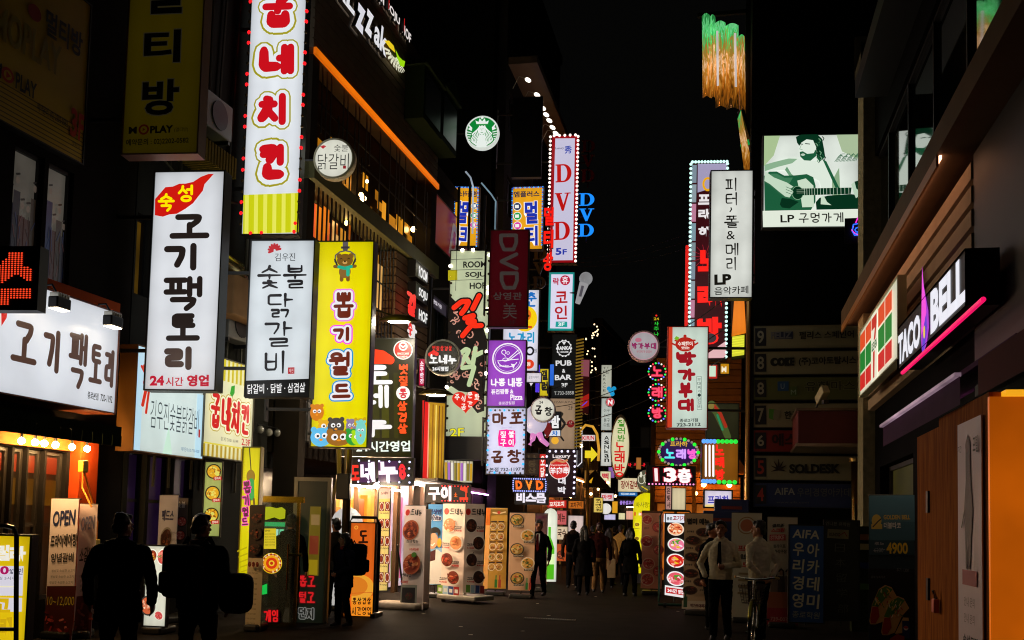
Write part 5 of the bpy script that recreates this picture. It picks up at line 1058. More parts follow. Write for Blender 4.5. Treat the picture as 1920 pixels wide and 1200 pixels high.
# right hand small signs
s = rsign('round_sign', 'round silver sign with pink letters and tiny pot', 1207, 649, 28.5, 23, '#aaa4a8', '#c89ca4', arm=1, k=.95)
a = s.art; a.ring(1207, 649, 25, 1, '#c88a98'); 
for i, ch in enumerate('박가부대'): a.brush(ch, 1185 + i * 11.4, 643, 1195.6 + i * 11.4, 655, 2.2, [(0, '#8a2a5a')])
a.text('부대찌개·닭갈비', 1194, 657, 1222, 662, '#a84a5a', .0); a.disc(1197, 638, 6, '#b86a80', 4); s.done()
for i, (ch, cy) in enumerate((('노', 697), ('래', 736), ('방', 775))):
    s = rsign('neon_roundel', ('topmost', 'middle', 'lowest')[i] + ' of three dark roundels with red neon syllable and coloured bulbs', 1232, cy, 15, 25, '#0a0608', '#0a0a0a', lit=False, arm=1, th=.08, group='neon roundels in a column')
    s.lit = True; a = s.art; a.lit = True; a.k = 1.2; a.brush(ch, 1222, cy - 10, 1242, cy + 9, 2.8, [(2.4, '#a80c28'), (0, '#ff4a6a')]); s.done()
    P = [(1232 + 15.5 * math.cos(R(q * 20)), cy + 15.5 * math.sin(R(q * 20))) for q in range(18)]
    for j, c in enumerate(('#ff3a4a', '#30ff60', '#5a6aff', '#f0e8d0')): s.bulbs(P[j::4], .022, c, 1.5, out=.02)
s = Sign('led_sign', 'narrow vertical LED strip with green and yellow dots', 'sign', (1224, 588, 1238, 588, 1236, 632, 1223, 632), Y=27, face='#050505', lit=False, th=.06, case=BLACK); a = s.art; a.lit = True
a.led('24', 1226, 596, 1236, 601, 10, 6, '#f0d020', .03); [a.led(ch, 1226, 604 + i * 9.5, 1235, 611 + i * 9.5, 9, 7, '#30e040', .03) for i, ch in enumerate('사주나')]; a.disc(1231, 592, 1.8, '#ff3020'); s.done('led_dots')
s = rsign('oval_sign', 'purple oval sign ringed with green bulbs', 1272, 848, 37, 23.2, '#2a1048', '#1a1020', arm=1, ry=26)
a = s.art; a.text('프라하', 1257, 828, 1288, 838, '#e0b030', .02); a.k = 1.1
for i, (ch, c) in enumerate((('노', '#50e8e0'), ('래', '#d0a0f8'), ('방', '#f060c8'))): a.brush(ch, 1247 + i * 20, 842, 1266 + i * 20, 860, 3.4, [(1.8, '#5a2090'), (0, c)])
s.done(); P = [(1272 + 35 * math.cos(R(q * 12)), 848 + 24.3 * math.sin(R(q * 12))) for q in range(30)]
s.bulbs(P[0::3], .042, '#20e830', 1.3, out=.03); s.bulbs(P[1::3], .03, '#b89a90', .8, out=.03); s.bulbs(P[2::3], .03, '#a08880', .7, out=.03)
s = Sign('led_sign', 'black LED board with big white numeral 3 and red glow', 'sign', (1214, 874, 1304, 876, 1301, 911, 1212, 908), Y=23, face='#08040a', lit=False, th=.14, case=BLACK); a = s.art; a.lit = True; a.k = 1.15
a.rect(1224, 876, 1236, 904, '#700814'); a.led('I', 1227, 878, 1233, 902, 5, 20, '#ffe0e0', .05, .98)
for e, c, b_ in ((2, '#b01028', .07), (0, '#fff0f2', .05)): a.led('3', 1244 - e, 877 - e * .4, 1268 + e, 904 + e * .4, 20, 22, c, b_, .98); a.led('층', 1270 - e, 878 - e * .4, 1296 + e, 906 + e * .4, 22, 22, c, b_, .98)
s.done('led_dots'); s.bulbs(along(1216, 907, 1299, 909, 14), .02, '#ff90c8', 1.4)
s = Sign('panel_sign', 'amber light panel with white tubes and red syllables', 'sign', (1318, 830, 1385, 830, 1382, 905, 1316, 905), Y=22.5, face='#8a5212', th=.3, arms=(1, .6), uneven=.3, k=.9); a = s.art; a.k = 1.3
for k in range(3): a.line([(1324 + k * 7, 836), (1323 + k * 7, 893)], 3.6, '#f8f4f4')
for i, ch in enumerate('노래방'): a.text(ch, 1341, 834 + i * 23, 1358, 854 + i * 23, '#f82018', .05)
s.done(); s.bulbs(along(1320, 828, 1340, 828, 4) + along(1318, 903, 1338, 903, 4), .05, '#5aa0ff', 1.2, out=.05); s.bulbs(along(1347, 828, 1380, 828, 5) + along(1347, 904, 1376, 904, 4), .05, '#28e040', 1.1, out=.05)
s = Sign('panel_sign', 'white lit board with blue letters low beside the dark notice stand', 'sign', (1322, 920, 1372, 921, 1371, 951, 1321, 950), Y=22, face='#e2d8e8', th=.14, rim=.03, case=BLACK); a = s.art; a.text('프라하', 1327, 929, 1367, 945, '#2a28a8', .03); a.rect(1322, 946, 1372, 951, '#e8d080'); s.done()
s = Sign('panel_sign', 'small red and yellow board between the mint blade and the roof', 'sign', (1329, 684, 1345, 684, 1345, 710, 1329, 710), Y=23, face='#c02a20', th=.1); s.art.rect(1330, 686, 1342, 706, '#c8e0c8'); s.done()
s = Sign('panel_sign', 'small yellow board with white letter by the wall pipe', 'sign', (1351, 682, 1367, 682, 1367, 701, 1351, 701), Y=23, face='#c88a10', th=.1); s.art.text('M', 1353, 687, 1362, 698, '#f0e8d0', .03); s.done()
s = Sign('panel_sign', 'dim painted board with green and red parrot figure', 'sign', (1325, 755, 1385, 760, 1384, 822, 1325, 822), Y=23.4, face='#2c2a18', th=.1, lit=True, k=.8, uneven=.4); a = s.art; a.line(smooth_pl([(1334, 758), (1344, 770), (1358, 800), (1366, 820)]), 16, '#4a5a2a', lambda t: 1.1 - .4 * t); a.line([(1340, 760), (1352, 776), (1362, 800)], 6, '#a8301c'); a.line([(1346, 778), (1356, 806)], 4, '#2a8a5a'); a.disc(1334, 760, 6, '#8a7a3a'); s.done('painting')
# the tower's floor directory
for i, (y0, y1, no, txt, fc, tc_, nc) in enumerate(((608, 651, '9', '펠리스 스페인어', '#8a8468', '#12140c', '#9a9684'), (657, 700, '8', '(주)코아토탈시스템', '#8a8468', '#12140c', '#9a9684'), (706, 748, '8', '유학마스터', '#5a6030', '#22260c', '#9a9684'), (755, 800, '7', '한국어학원', '#8a8468', '#12140c', '#9a9684'), (806, 846, '6', '에스엠', '#7a1c14', '#2a0806', '#9a9684'), (854, 899, '5', 'SOLDESK', '#847e64', '#12100a', '#a03024'), (906, 950, '4', 'AIFA 우리경영아카데미', '#1c2c5a', '#8a8c8a', '#a03024'))):
    lb = ('topmost floor board with white numeral 9', 'floor board with black ball letters and numeral 8', 'olive floor board with blue square and numeral 8', 'floor board with green leaf mark and numeral 7', 'red floor board with numeral 6', 'floor board with black leaf mark and red numeral 5', 'blue floor board with red numeral 4')[i]
    s = Sign('directory_board', lb, 'sign', (1414, y0, 1660, y0 + 3, 1660, y1 + 3, 1413, y1), plane=F2.off(-.05), th=.045, rim=.01, face=fc, lit=False, group='floor boards on the tower front'); a = s.art
    a.rect(1416, y0 + 4, 1437, y1 - 5, '#101420'); a.text(no, 1420, y0 + 9, 1433, y1 - 10, nc, .02)
    if i == 0: a.rect(1453, y0 + 12, 1488, y0 + 26, '#1c2444'); a.text('FELIZ', 1446, y0 + 12, 1486, y0 + 25, '#6a6a70', .04); a.text(txt, 1500, y0 + 13, 1602, y0 + 27, tc_, .02)
    elif i == 1:
        for k, x in enumerate((1453, 1466, 1479)): a.disc(x, y0 + 20, 8, tc_); a.disc(x + 2, y0 + 20, 3.4, fc)
        a.text('CORE', 1446, y0 + 12, 1491, y0 + 28, tc_, .06); a.text(txt, 1499, y0 + 12, 1620, y0 + 29, tc_, .03)
    elif i == 2: a.rect(1459, y0 + 8, 1480, y0 + 26, '#1c4a7a'); a.rect(1482, y0 + 18, 1496, y0 + 36, '#46602a'); a.text('U', 1465, y0 + 12, 1472, y0 + 22, '#8aa0b0'); a.text('M', 1484, y0 + 24, 1494, y0 + 33, '#8aa08a'); a.text(txt, 1510, y0 + 8, 1628, y0 + 28, '#7a7a58', .05); a.text(txt, 1511, y0 + 9, 1627, y0 + 27, '#2a2e10', .01)
    elif i == 3: a.poly([(1443, y0 + 10), (1456, y0 + 12), (1452, y0 + 32), (1442, y0 + 28)], '#4a8a2a'); a.poly([(1452, y0 + 12), (1466, y0 + 14), (1460, y0 + 34), (1450, y0 + 30)], '#7a7660'); a.text(txt, 1472, y0 + 15, 1540, y0 + 30, tc_, .03)
    elif i == 4: a.text(txt, 1448, y0 + 6, 1520, y0 + 30, tc_, .04)
    elif i == 5:
        for k in range(7):
            an = R(-200 + k * 36.6); a.line([(1461, y0 + 26), (1461 + 15 * math.cos(an), y0 + 24 + 17 * math.sin(an))], 3.6, '#22100a', lambda t: 1.3 - 1.1 * t)
        a.text(txt, 1481, y0 + 16, 1577, y0 + 34, tc_, .05)
    else: a.text('AIFA', 1453, y0 + 9, 1492, y0 + 22, tc_, .02); a.text('우리경영아카데미', 1496, y0 + 9, 1610, y0 + 25, '#565a60', .01); a.text('www.aifa.com', 1456, y0 + 34, 1518, y0 + 38, '#565a60')
    s.done()
t = thing('security_camera', 'pale box camera pointing down over the red canopy', 'camera', atY(1541, 742, 19.6), R(20)); MB().bevbox((-.07, -.2, -.09), (.07, .16, .09), .02).build('housing', D('#b0a880', .5), t).rotation_euler = (R(-35), 0, 0); MB().box((-.05, -.19, -.17), (.05, -.1, -.1)).build('lens', BLACK, t); MB().tube([(0, .1, 0), (0, .3, -.3)], .02).build('arm', STEEL, t)
# numerals store sign and taco sign
s = Sign('store_sign', 'lit store sign with orange, green and red tiles around a slim numeral', 'sign', (1611, 624, 1684, 522, 1684, 678, 1614, 733), plane=FR.off(-.42), th=.1, face='#e2e0c4', uv=(100, 58), case=D('#c8c8a0', .5)); a = s.art
for x0, x1 in ((1, 17), (19, 35), (55, 71), (73, 88)):
    a.rect(x0, 3, x1, 18, '#d8481c'); a.rect(x0, 20, x1, 38, '#0c7a28'); a.rect(x0, 40, x1, 54, '#c8201c')
a.rect(37, 1, 53, 57, '#e6e4cc'); a.poly([(38, 4), (52, 4), (52, 12), (47, 30), (46, 55), (42, 55), (42, 30), (47, 14), (38, 14)], '#c02a1c'); a.rect(38, 24, 53, 33, '#e6e4cc'); a.text('ELEVEN', 38.5, 25, 52.5, 32, '#1c5a2c', .04); s.done()
s = Sign('letter_sign', 'white block letters with a violet bell on a black board over the striped band', 'sign', (1684, 612, 1812, 470, 1812, 583, 1684, 684), plane=FR.off(-.42), th=.28, face='#0a0809', lit=False, uv=(132, 22), case=BLACK, rim=.0); s.lit = True; a = s.art; a.lit = True; a.k = 1.0
a.text('TACO', 0, 4, 53, 20, '#e6e8f2', .05); a.text('BELL', 74, 1, 131, 20, '#e6e8f2', .05)
a.poly([(58, -16), (61, -6), (66, 2), (70, 8), (71, 16), (67, 22), (61, 25), (57, 24), (55, 18), (56, 8), (57, -4)], '#a028c8'); a.poly([(58, -16), (60, -8), (65, 2), (66, 8), (60, 14), (56, 16), (56, 8)], '#f048d8'); a.poly([(60, 14), (66, 8), (68, 16), (62, 24), (57, 24)], '#5a30c8'); a.disc(62, 16, 1.8, '#f0c820', 3)
s.done()
# ================================================================== STREET LEVEL
def G(px, py):
    d = ray(px, py); return CP + d * (-CAMZ / d.z)
def attach(ch, par):
    M = lambda o: Matrix.Translation(o.location) @ Matrix.Rotation(o.rotation_euler[2], 4, 'Z')
    m = M(par).inverted() @ M(ch); ch.location = m.translation; ch.rotation_euler[2] -= par.rotation_euler[2]; ch.parent = par
    for k in ('label', 'category', 'group'):
        if k in ch: del ch[k]
MEAT = ['#7a2a12', '#a8401c', '#c8603a', '#5a1c0c', '#d88a5a', '#b83018']; MIXF = ['#c89a4a', '#8a5a20', '#5a7a2a', '#d8c080', '#b04a20', '#e0b060']; RAW = ['#c84a48', '#d87a70', '#a82a30', '#e8b0a0', '#b83a30']; DARKF = ['#3a1c10', '#5a2a18', '#24120c', '#7a4428']
def stand(name, label, q, Y, face, lit=False, toe=6, k=1.0, uneven=.1, th=0.0, group=None, base=True, cat='banner', uv=None, frame=None):
    s = Sign(name, label, cat, q, Y=Y, toe=toe, face=face, lit=lit, k=k, uneven=uneven, th=th, group=group, base=0.0, uv=uv, case=DARKM)
    lo = s.z0; W = s.W; H = s.H
    mb = MB()
    if base: mb.bevbox((-W * .45, -.1, 0), (W * .45, .35, .1), .03)
    mb.tube([(0, .07, .1), (0, .07, lo + H)], .015); mb.tube([(-W / 2, .045, lo + H), (W / 2, .045, lo + H)], .012); mb.tube([(-W / 2, .045, lo), (W / 2, .045, lo)], .012)
    mb.build('stand', STEEL, s.root)
    return s
# yellow board, near left
s = stand('board_stand', 'bright yellow sandwich board with red percent text at the left edge', (-70, 1003, 52, 1006, 47, 1290, -74, 1286), 8.4, '#e8c410', lit=True, th=.1, cat='board', k=.95); a = s.art
a.rect(-60, 1062, 41, 1118, '#d8d4e0'); a.text('릴', -14, 1022, 14, 1052, '#f0ece0', .06); a.text('라', 14, 1024, 44, 1054, '#f0ece0', .06); a.text('50', -18, 1062, 14, 1078, '#b0105c', .04); a.text('%할인', 15, 1066, 40, 1078, '#30304a', .02); a.text('월~목 요일 5시까지', -40, 1082, 36, 1088, '#5a5a6a')
a.rect(-60, 1122, 41, 1148, '#d8d4e0'); a.text('보고', -50, 1122, 20, 1150, '#d8b010', .05); a.text('래', 2, 1158, 24, 1196, '#d0a810', .06); a.rect(-66, 1100, 30, 1102, '#f0e8c0'); s.done()
t = thing('tube_frame', 'black bent tube rack standing before the yellow sandwich board', 'rack', G(20, 1340)); P0 = Plane(atY(20, 1100, 8.1), R(6)); f = lambda x, y: P0.wp(x, y) - t.location
t.location = (P0.P.x, P0.P.y, 0); mb = MB(); mb.tube([f(-60, 988) , f(10, 986), f(26, 990), f(31, 1004), f(30, 1250), f(29, 1310)], .022, 10); mb.tube([f(-60, 1180), f(30, 1180)], .018); mb.build('frame', D('#10141c', .3, .5), t)
# pair of OPEN banners
s = stand('menu_banner', 'tall white banner with navy title and meat picture, left of its pair', (84, 932, 133, 938, 144, 1262, 90, 1262), 11.8, '#eedce0', toe=-8, group='paired open banners by the grill house'); a = s.art
a.text('OPEN', 90, 955, 130, 982, '#28305a', .03); a.text('드라이에이징!', 89, 997, 138, 1020, '#201c1c', .03); a.text('양념갈비', 92, 1031, 133, 1048, '#201c1c', .02)
for k in range(3): a.text('정성껏 숙성한 소고기', 95 - k, 1061 + k * 11, 138 - k, 1066 + k * 11, '#3a3434')
a.rect(89, 1092, 143, 1262, '#4a1408'); a.text('10~12,000', 92, 1111, 142, 1132, '#201008', .05); a.text('10~12,000', 92, 1112, 142, 1131, '#c8b038', .0)
gr = random.Random(31)
for k in range(60): x, y = gr.uniform(92, 141), gr.uniform(1138, 1255); a.line([(x, y), (x + gr.uniform(-8, 8), y + gr.uniform(-4, 12))], gr.uniform(2, 6), gr.choice(RAW[:3] + ['#7a1c14', '#5a120c']))
s.done()
s = stand('menu_banner', 'tall white banner with pale title, right of its pair', (137, 942, 169, 949, 181, 1262, 146, 1262), 12.0, '#eed6da', toe=25, group='paired open banners by the grill house'); a = s.art
a.text('OPEN', 142, 966, 166, 990, '#8a8ab0', .02); a.text('소갈비살', 144, 1020, 176, 1048, '#4a3a38', .02); 
for k in range(4): a.text('생고기 숙성', 147 + k, 1070 + k * 9, 168 + k, 1075 + k * 9, '#7a6a68')
a.rect(145, 1110, 177, 1262, '#6a2418')
for k in range(40): x, y = gr.uniform(148, 174), gr.uniform(1118, 1255); a.line([(x, y), (x + gr.uniform(-6, 6), y + gr.uniform(-4, 10))], gr.uniform(2, 5), gr.choice(['#a8443a', '#7a241c', '#c86a58']))
s.done()
p = FA.off(-.35).wp(155, 880); t = thing('extension_cord', 'orange cord with a plug box hanging on the red pillar', 'cord', p, FA.ang)
mb = MB(); mb.tube([(0, 0, 0), (-.05, -.05, -.25), (-.18, -.3, -.5)], .012); mb.tube([(.02, 0, 0), (.1, -.05, -.3), (.3, -.05, -.7), (.36, 0, -.95)], .012); mb.build('cable', D('#e08a10', .5), t); MB().bevbox((-.05, -.04, -.04), (.07, .04, .12), .015).build('plug', D('#d8b020', .5), t); MB().bevbox((.3, -.03, -1.05), (.41, .03, -.93), .012).build('plug', D('#d8b020', .5), t)
# lit food menu board, tilted banners
s = stand('menu_board', 'lit slanting menu board with plates of food beside the man in the dark jacket', (262, 1026, 306, 1022, 320, 1168, 282, 1180), 12.8, '#dcdcc8', lit=True, th=.06, cat='board', toe=0); a = s.art
a.food(276, 1046, 11, MEAT + ['#c8a030'], '#e8e8d8', 1, 15); a.food(299, 1044, 11, ['#c84a40', '#e88a78', '#3a8a3a', '#d86a58'], '#e8e8d8', 2, 17); 
for k in range(4): a.text('맛있는 메뉴', 270 + k, 1076 + k * 9, 292 + k, 1081 + k * 9, '#4a4a38', .01)
a.food(287, 1142, 15, ['#c8603a', '#e0a080', '#f0d0b0', '#8a4020'], '#3a3430', 3, 18); a.food(311, 1152, 8, RAW, '#e8e0d0', 4); s.done()
s = stand('menu_banner', 'grey white crooked banner behind the two men with backpack', (290, 929, 320, 928, 340, 1100, 300, 1100), 14.2, '#b8b4c4', toe=-14); a = s.art; a.text('페드스', 297, 950, 318, 968, '#3a3a60', .03); a.food(310, 1000, 11, DARKF, '#8a8480', 5, 22)
for k in range(5): a.text('메뉴안내', 312 + k * 2, 985 + k * 12, 330 + k * 2, 990 + k * 12, '#5a5458')
s.done()
s = stand('menu_banner', 'dark banner with red food pictures left of the lit food strip', (324, 934, 346, 934, 352, 1090, 330, 1090), 14.8, '#5a4a4a', toe=10); a = s.art; a.text('숯불', 327, 940, 342, 952, '#c8c0c0', .03)
for k in range(3): a.food(338, 978 + k * 26, 10, RAW, '#3a2420', 6 + k)
s.done()
s = Sign('wall_panel', 'lit pale green wall strip with three plates of fried chicken', 'sign', (386, 866, 417, 868, 410, 1006, 379, 1004), Y=15.2, face='#a8b060', th=.08, uneven=.2, toe=20); a = s.art
for k in range(3): a.food(401 - k * 2, 884 + k * 41, 14, ['#d8a020', '#a86a10', '#e8c850', '#8a4a0c', '#d8d060'], '#2a2410', k, 14, 26); a.rect(401 - k * 2, 894 + k * 41, 416 - k * 2, 901 + k * 41, '#b81c10'); a.text('한마리', 403 - k * 2, 895 + k * 41, 414 - k * 2, 900 + k * 41, '#f0e0d0', .02)
s.done()
s = Sign('slanted_sign', 'slanting bright yellow sign with pink letters beside the glass door', 'sign', (474, 838, 494, 842, 472, 1078, 430, 1078), Y=15.6, face='#dcd008', th=.2, toe=12, case=D('#8a7a1c', .5)); a = s.art
a.disc(480, 870, 6, '#8a6a1c', 8); a.line([(480, 876), (479, 898)], 8, '#1c9a4a'); a.line([(481, 840), (481, 862)], 1.4, '#3a3420'); a.line([(476, 900), (475, 908)], 3, '#6a4a1c'); a.line([(482, 900), (482, 908)], 3, '#6a4a1c')
for i, ch in enumerate('뽑기월드'): a.brush(ch, 468 - i * 3.2, 875 + i * 18, 479 - i * 3.2, 891 + i * 18, 2.2, [(2.6, '#e83ab0'), (0, '#5a1430')])
a.brush('인', 470, 952, 479, 970, 2.6, [(2.4, '#e83ab0'), (0, '#5a1430')])
for k in range(5): a.poly([(440, 1000 + k * 16), (462, 990 + k * 16), (462, 994 + k * 16), (440, 1004 + k * 16)], '#b8a808')
s.done()
s = stand('menu_banner', 'tall narrow menu banner with dark food picture over small print by the glass door', (465, 948, 491, 948, 493, 1190, 462, 1190), 13.7, '#c8b89a', toe=4); a = s.art
a.rect(465, 948, 491, 1036, '#2a140c')
for k in range(3): a.food(478, 968 + k * 26, 11, DARKF + MEAT[:2], '#1c100a', 11 + k)
for k in range(3): a.food(471 + k * 7.5, 1048, 3.6, MEAT, '#d8c8b0', 15 + k, 6, 10)
for k in range(12): a.text('고기 메뉴 안내 9,000', 467, 1062 + k * 10, 488, 1066 + k * 10, '#4a3c2c')
s.done()
# glass door
pl = Plane(atY(528, 1000, 14.3), R(4)); A0, B0 = pl.hit(489, 1060)[0], pl.hit(566, 1060)[0]; zt = pl.hit(528, 931)[1]; t = thing('glass_door', 'open glass door with gold frame and round red and yellow sticker', 'door', (pl.P.x, pl.P.y, 0), pl.ang)
mb = MB(); mb.box((A0, -.03, zt - .09), (B0, .03, zt)); mb.box((B0 - .1, -.025, 0.02), (B0 - .06, .025, zt - .092)); mb.box((A0, -.025, .02), (B0 - .105, .025, .08)); mb.build('frame', D('#a08c30', .25, 1.0), t)
gl = bpy.data.materials.new('door glass'); gl.use_nodes = True; b_ = gl.node_tree.nodes['Principled BSDF']; b_.inputs['Transmission Weight'].default_value = .95; b_.inputs['Roughness'].default_value = .02; b_.inputs['IOR'].default_value = 1.1; b_.inputs['Base Color'].default_value = (.7, .8, .75, 1)
MB().box((A0, -.006, .085), (B0 - .106, .006, zt - .095)).build('pane', gl, t)
mb = MB(); xh = pl.hit(545, 1000)[0]; mb.tube([(xh, -.07, pl.hit(545, 1020)[1]), (xh, -.07, pl.hit(545, 1106)[1])], .017, 10); mb.tube([(xh, -.07, pl.hit(545, 1040)[1]), (xh + .2, -.03, pl.hit(545, 1040)[1])], .022); mb.build('handle', D('#c8b450', .2, 1.0), t)
A_ = Art(lambda x, y: (pl.hit(x, y)[0], pl.hit(x, y)[1]), True, .85, .001); A_.z = .012
A_.disc(510, 1056, 19.5, '#e8c418'); A_.disc(510, 1056, 18, '#a82010'); A_.disc(510, 1056, 15.5, '#f0a818'); A_.disc(510, 1056, 10.5, '#d83a10'); A_.disc(510, 1056, 5.5, '#f0c830'); A_.disc(510, 1056, 3, '#c82a10')
for i, ch in enumerate('TARGETHUNTER'):
    an = R(150 + i * 26); x, y = 510 + 16.6 * math.cos(an), 1056 + 16.6 * math.sin(an); A_.text(ch, x - 1.8, y - 2.2, x + 1.8, y + 2.2, '#f4e8c0', .04)
A_.rect(496, 991, 519, 1029, '#d8c428'); A_.text('안내!', 498, 993, 508, 997, '#4a3a0a', .02); [A_.text('출입문을 꼭 닫아 주세요', 498, 1000 + k * 5, 517, 1003 + k * 5, '#4a3a0a') for k in range(5)]
A_.poly([(493, 951), (508, 950), (520, 953), (530, 951), (537, 956), (536, 972), (526, 974), (516, 970), (500, 975), (492, 970)], '#a8b410')
for i, ch in enumerate('게임'): A_.brush(ch, 496 + i * 15, 1143, 510 + i * 15, 1166, 2.8, [(3, '#3a0408'), (0, '#e01c20')])
A_.poly([(492, 1098), (503, 1094), (503, 1113), (492, 1115)], '#18c04a'); A_.build(t, 'stickers')
# green glow of machines behind the door
s = Sign('game_screen', 'green white glowing machine screen behind the glass door', 'screen', (493, 978, 535, 978, 535, 1024, 493, 1024), Y=15.5, face='#0c3a24', th=.3, uneven=.3, case=BLACK); a = s.art; a.rect(494, 979, 534, 987, '#18a860'); a.rect(506, 992, 522, 1020, '#b0e8d8'); a.rect(524, 992, 532, 1020, '#6ad8a8'); a.rect(495, 992, 503, 1018, '#148a50'); s.done()
s = Sign('shop_window', 'grey framed shop window with red outlined letters right of the glass door', 'window', (556, 902, 612, 902, 608, 1172, 552, 1172), Y=15.2, face='#141810', lit=True, k=1, th=.08, uneven=.5, case=D('#6a6a64', .4, .6), rim=.06); a = s.art
a.poly([(580, 950), (600, 950), (598, 1080), (576, 1080)], '#5a4a10'); a.rect(582, 965, 598, 985, '#7a6038'); a.rect(580, 1005, 597, 1040, '#6a2a18'); a.rect(580, 1050, 596, 1078, '#8a7410')
for i, w_ in enumerate(('뽑고', '털고', '던지')):
    for j, ch in enumerate(w_): a.brush(ch, 562 + j * 16, 1080 + i * 30, 577 + j * 16, 1101 + i * 30, 2.8, [(3.4, '#4a0a0c' if i < 2 else '#6a6a66'), (0, '#c81c20' if i < 2 else '#14140f')])
s.done()
# bulb garland over the dark window
t = thing('bulb_garland', 'row of unlit clear bulbs under the grey awning', 'lights', FA.off(-.2).wp(535, 815), FA.ang); mb0 = MB().ball((0, 0, 0), .075, 0, 10, 8)
o0 = None
for k in range(7):
    if o0 is None: o = o0 = mb0.build('bulb', D('#8a8880', .15, 0, .1, 3, 0, .5), t, True)
    else: o = o0.copy(); C.objects.link(o)
    o.location = (-1.0 + k * .34, 0, -.02 * (k % 2))
MB().tube([(-1.1, 0, .09), (1.2, 0, .09)], .012).build('cable', BLACK, t)
# steel pole by the yellow blade
t = thing('sign_pole', 'steel pole standing under the bright yellow blade sign', 'pole', (gx(648, 16.6), 16.6, 0)); z = atY(645, 840, 16.6).z
MB().tube([(0, 0, 0), (0, 0, z + 2.2)], .07, 12).build('shaft', D('#6a5c44', .3, .8), t, True); mb = MB(); mb.tube([(-.2, .05, z + .05), (-.16, .02, z - .5), (-.3, 0, z - 1.0)], .05, 8, 0, .03); mb.build('cable_bundle', D('#8a7438', .5), t); MB().bevbox((-.14, -.16, z - .9), (.1, -.06, z - .45), .02).build('meter_box', DARKM, t)
# white rounded tube balloon behind the women
Y = 17.6; t = thing('advertising_balloon', 'white rounded inflatable pillar behind the woman with the backpack', 'balloon', (gx(650, Y), Y, 0)); m = Y / F; hw = 33 * m; zt = atY(650, 950, Y).z
mb = MB(); ringf = lambda r_, z: [(r_ * math.cos(q), r_ * .6 * math.sin(q), z) for q in [2 * math.pi * i / 24 for i in range(24)]]
mb.loft([ringf(hw * .9, .02), ringf(hw, .2), ringf(hw, zt - .35)] + [ringf(hw * math.cos(R(a_)) * .98 + .01, zt - .35 + .34 * math.sin(R(a_))) for a_ in (20, 40, 60, 75, 87)]); mb.build('skin', E('#cfccc8', .9, .25, True), t, True); MB().tube([(-hw, -hw * .2, zt - .45), (hw, -hw * .2, zt - .45)], .006).build('seam', STEEL, t)
MB().bevbox((-hw * .8, -.25, 0), (hw * .8, .25, .1), .03).build('base', DARKM, t)
# orange light box with black tube frame
Y = 16.6; s = stand('light_box_stand', 'orange lit menu box in a black tube frame beside the women', (657, 980, 703, 982, 699, 1156, 654, 1154), Y, '#e8681c', lit=True, th=.14, base=False, cat='light box', uneven=.25); a = s.art
a.rect(656, 1118, 701, 1156, '#f08c20'); a.disc(668, 1103, 34, '#e8a030', 26); a.disc(664, 1100, 26, '#d87a20', 18); a.rect(654, 1110, 660, 1156, '#e8681c'); a.line([(661, 1113), (699, 1112)], 1, '#c8501c')
a.brush('도', 671, 994, 690, 1020, 4, [(0, '#2a1008')]); a.brush('네', 672, 1024, 688, 1046, 3, [(0, '#2a1008')]); a.brush('기', 681, 1024, 690, 1040, 2.6, [(0, '#2a1008')]); a.ring(667, 989, 3, 1.2, '#f0b040')
for i, ch in enumerate('통삼겹살'): a.brush(ch, 662 + i * 9, 1121, 670 + i * 9, 1134, 1.5, [(0, '#3a1808')])
for i, ch in enumerate('시간영업'): a.brush(ch, 661 + i * 9.4, 1138, 670 + i * 9.4, 1153, 1.5, [(0, '#3a1808')])
s.done()
W = s.W; H = s.z0 + s.H; mb = MB(); mb.tube([(-W / 2 - .06, .07, .08), (-W / 2 - .06, .07, H - .02), (-W / 2, .07, H + .1), (W / 2, .07, H + .1), (W / 2 + .06, .07, H - .02), (W / 2 + .06, .07, .08)], .028, 10); mb.box((-W / 2 - .1, -.25, 0), (-W / 2 - .02, .35, .07)); mb.box((W / 2 + .02, -.25, 0), (W / 2 + .1, .35, .07)); mb.build('frame', D('#101010', .35, .5), s.root)
# bright shop fronts in the bar building
def shopfront(name, label, px0, px1, top, bot, plane, cols, seed, lamp=14.0, dep=.9, lampc='#ffd8a8'):
    u0_, u1_ = plane.hit(px0, 1000)[0], plane.hit(px1, 1000)[0]; zt_ = plane.hit((px0 + px1) / 2, top)[1]; gr = random.Random(seed)
    t = thing(name, label, 'shop front', plane.world((u0_ + u1_) / 2, 0), plane.ang); W = u1_ - u0_
    MB().box((-W / 2, dep * .5, .05), (W / 2, dep * .5 + .03, zt_)).build('back_wall', E(cols[0], .9, .5, True), t)
    n = 0
    x = -W / 2
    while x < W / 2:                                               # posters, fridges and shelves inside
        w_ = gr.uniform(.12, .45); c = gr.choice(cols); z0_ = gr.uniform(.1, 1.0); z1_ = gr.uniform(1.4, zt_ - .1)
        MB().box((x, dep * .5 - gr.uniform(.02, .2), z0_), (min(W / 2, x + w_), dep * .5 - .005, z1_)).build('display', E(c, gr.uniform(.6, 1.1), .5), t); x += w_ + gr.uniform(.0, .12)
    MB().box((-W / 2 + .15, -.16, zt_ - .03), (W / 2 - .15, -.1, zt_ - .0)).build('awning_light', E(lampc, lamp, 0, True), t)
    mb = MB()
    for k in range(4): x = -W / 2 + (W - .07) * k / 3; mb.box((x, -.04, 0), (x + .07, .06, zt_))
    mb.box((-W / 2, -.05, zt_ + .002), (W / 2, .07, zt_ + .16)); mb.build('frame', D('#3a2410', .5), t)
    return t
OR = ['#d88a2a', '#e8a83a', '#b8641c', '#f0c860', '#8a4010', '#c87a20', '#f0d898', '#a05ac0']
shopfront('lit_shopfront', 'glowing amber shop front under the purple dotted LED board', 622, 742, 912, 1110, FC.off(-.2), OR, 3, 420, lampc='#ffdcb0')
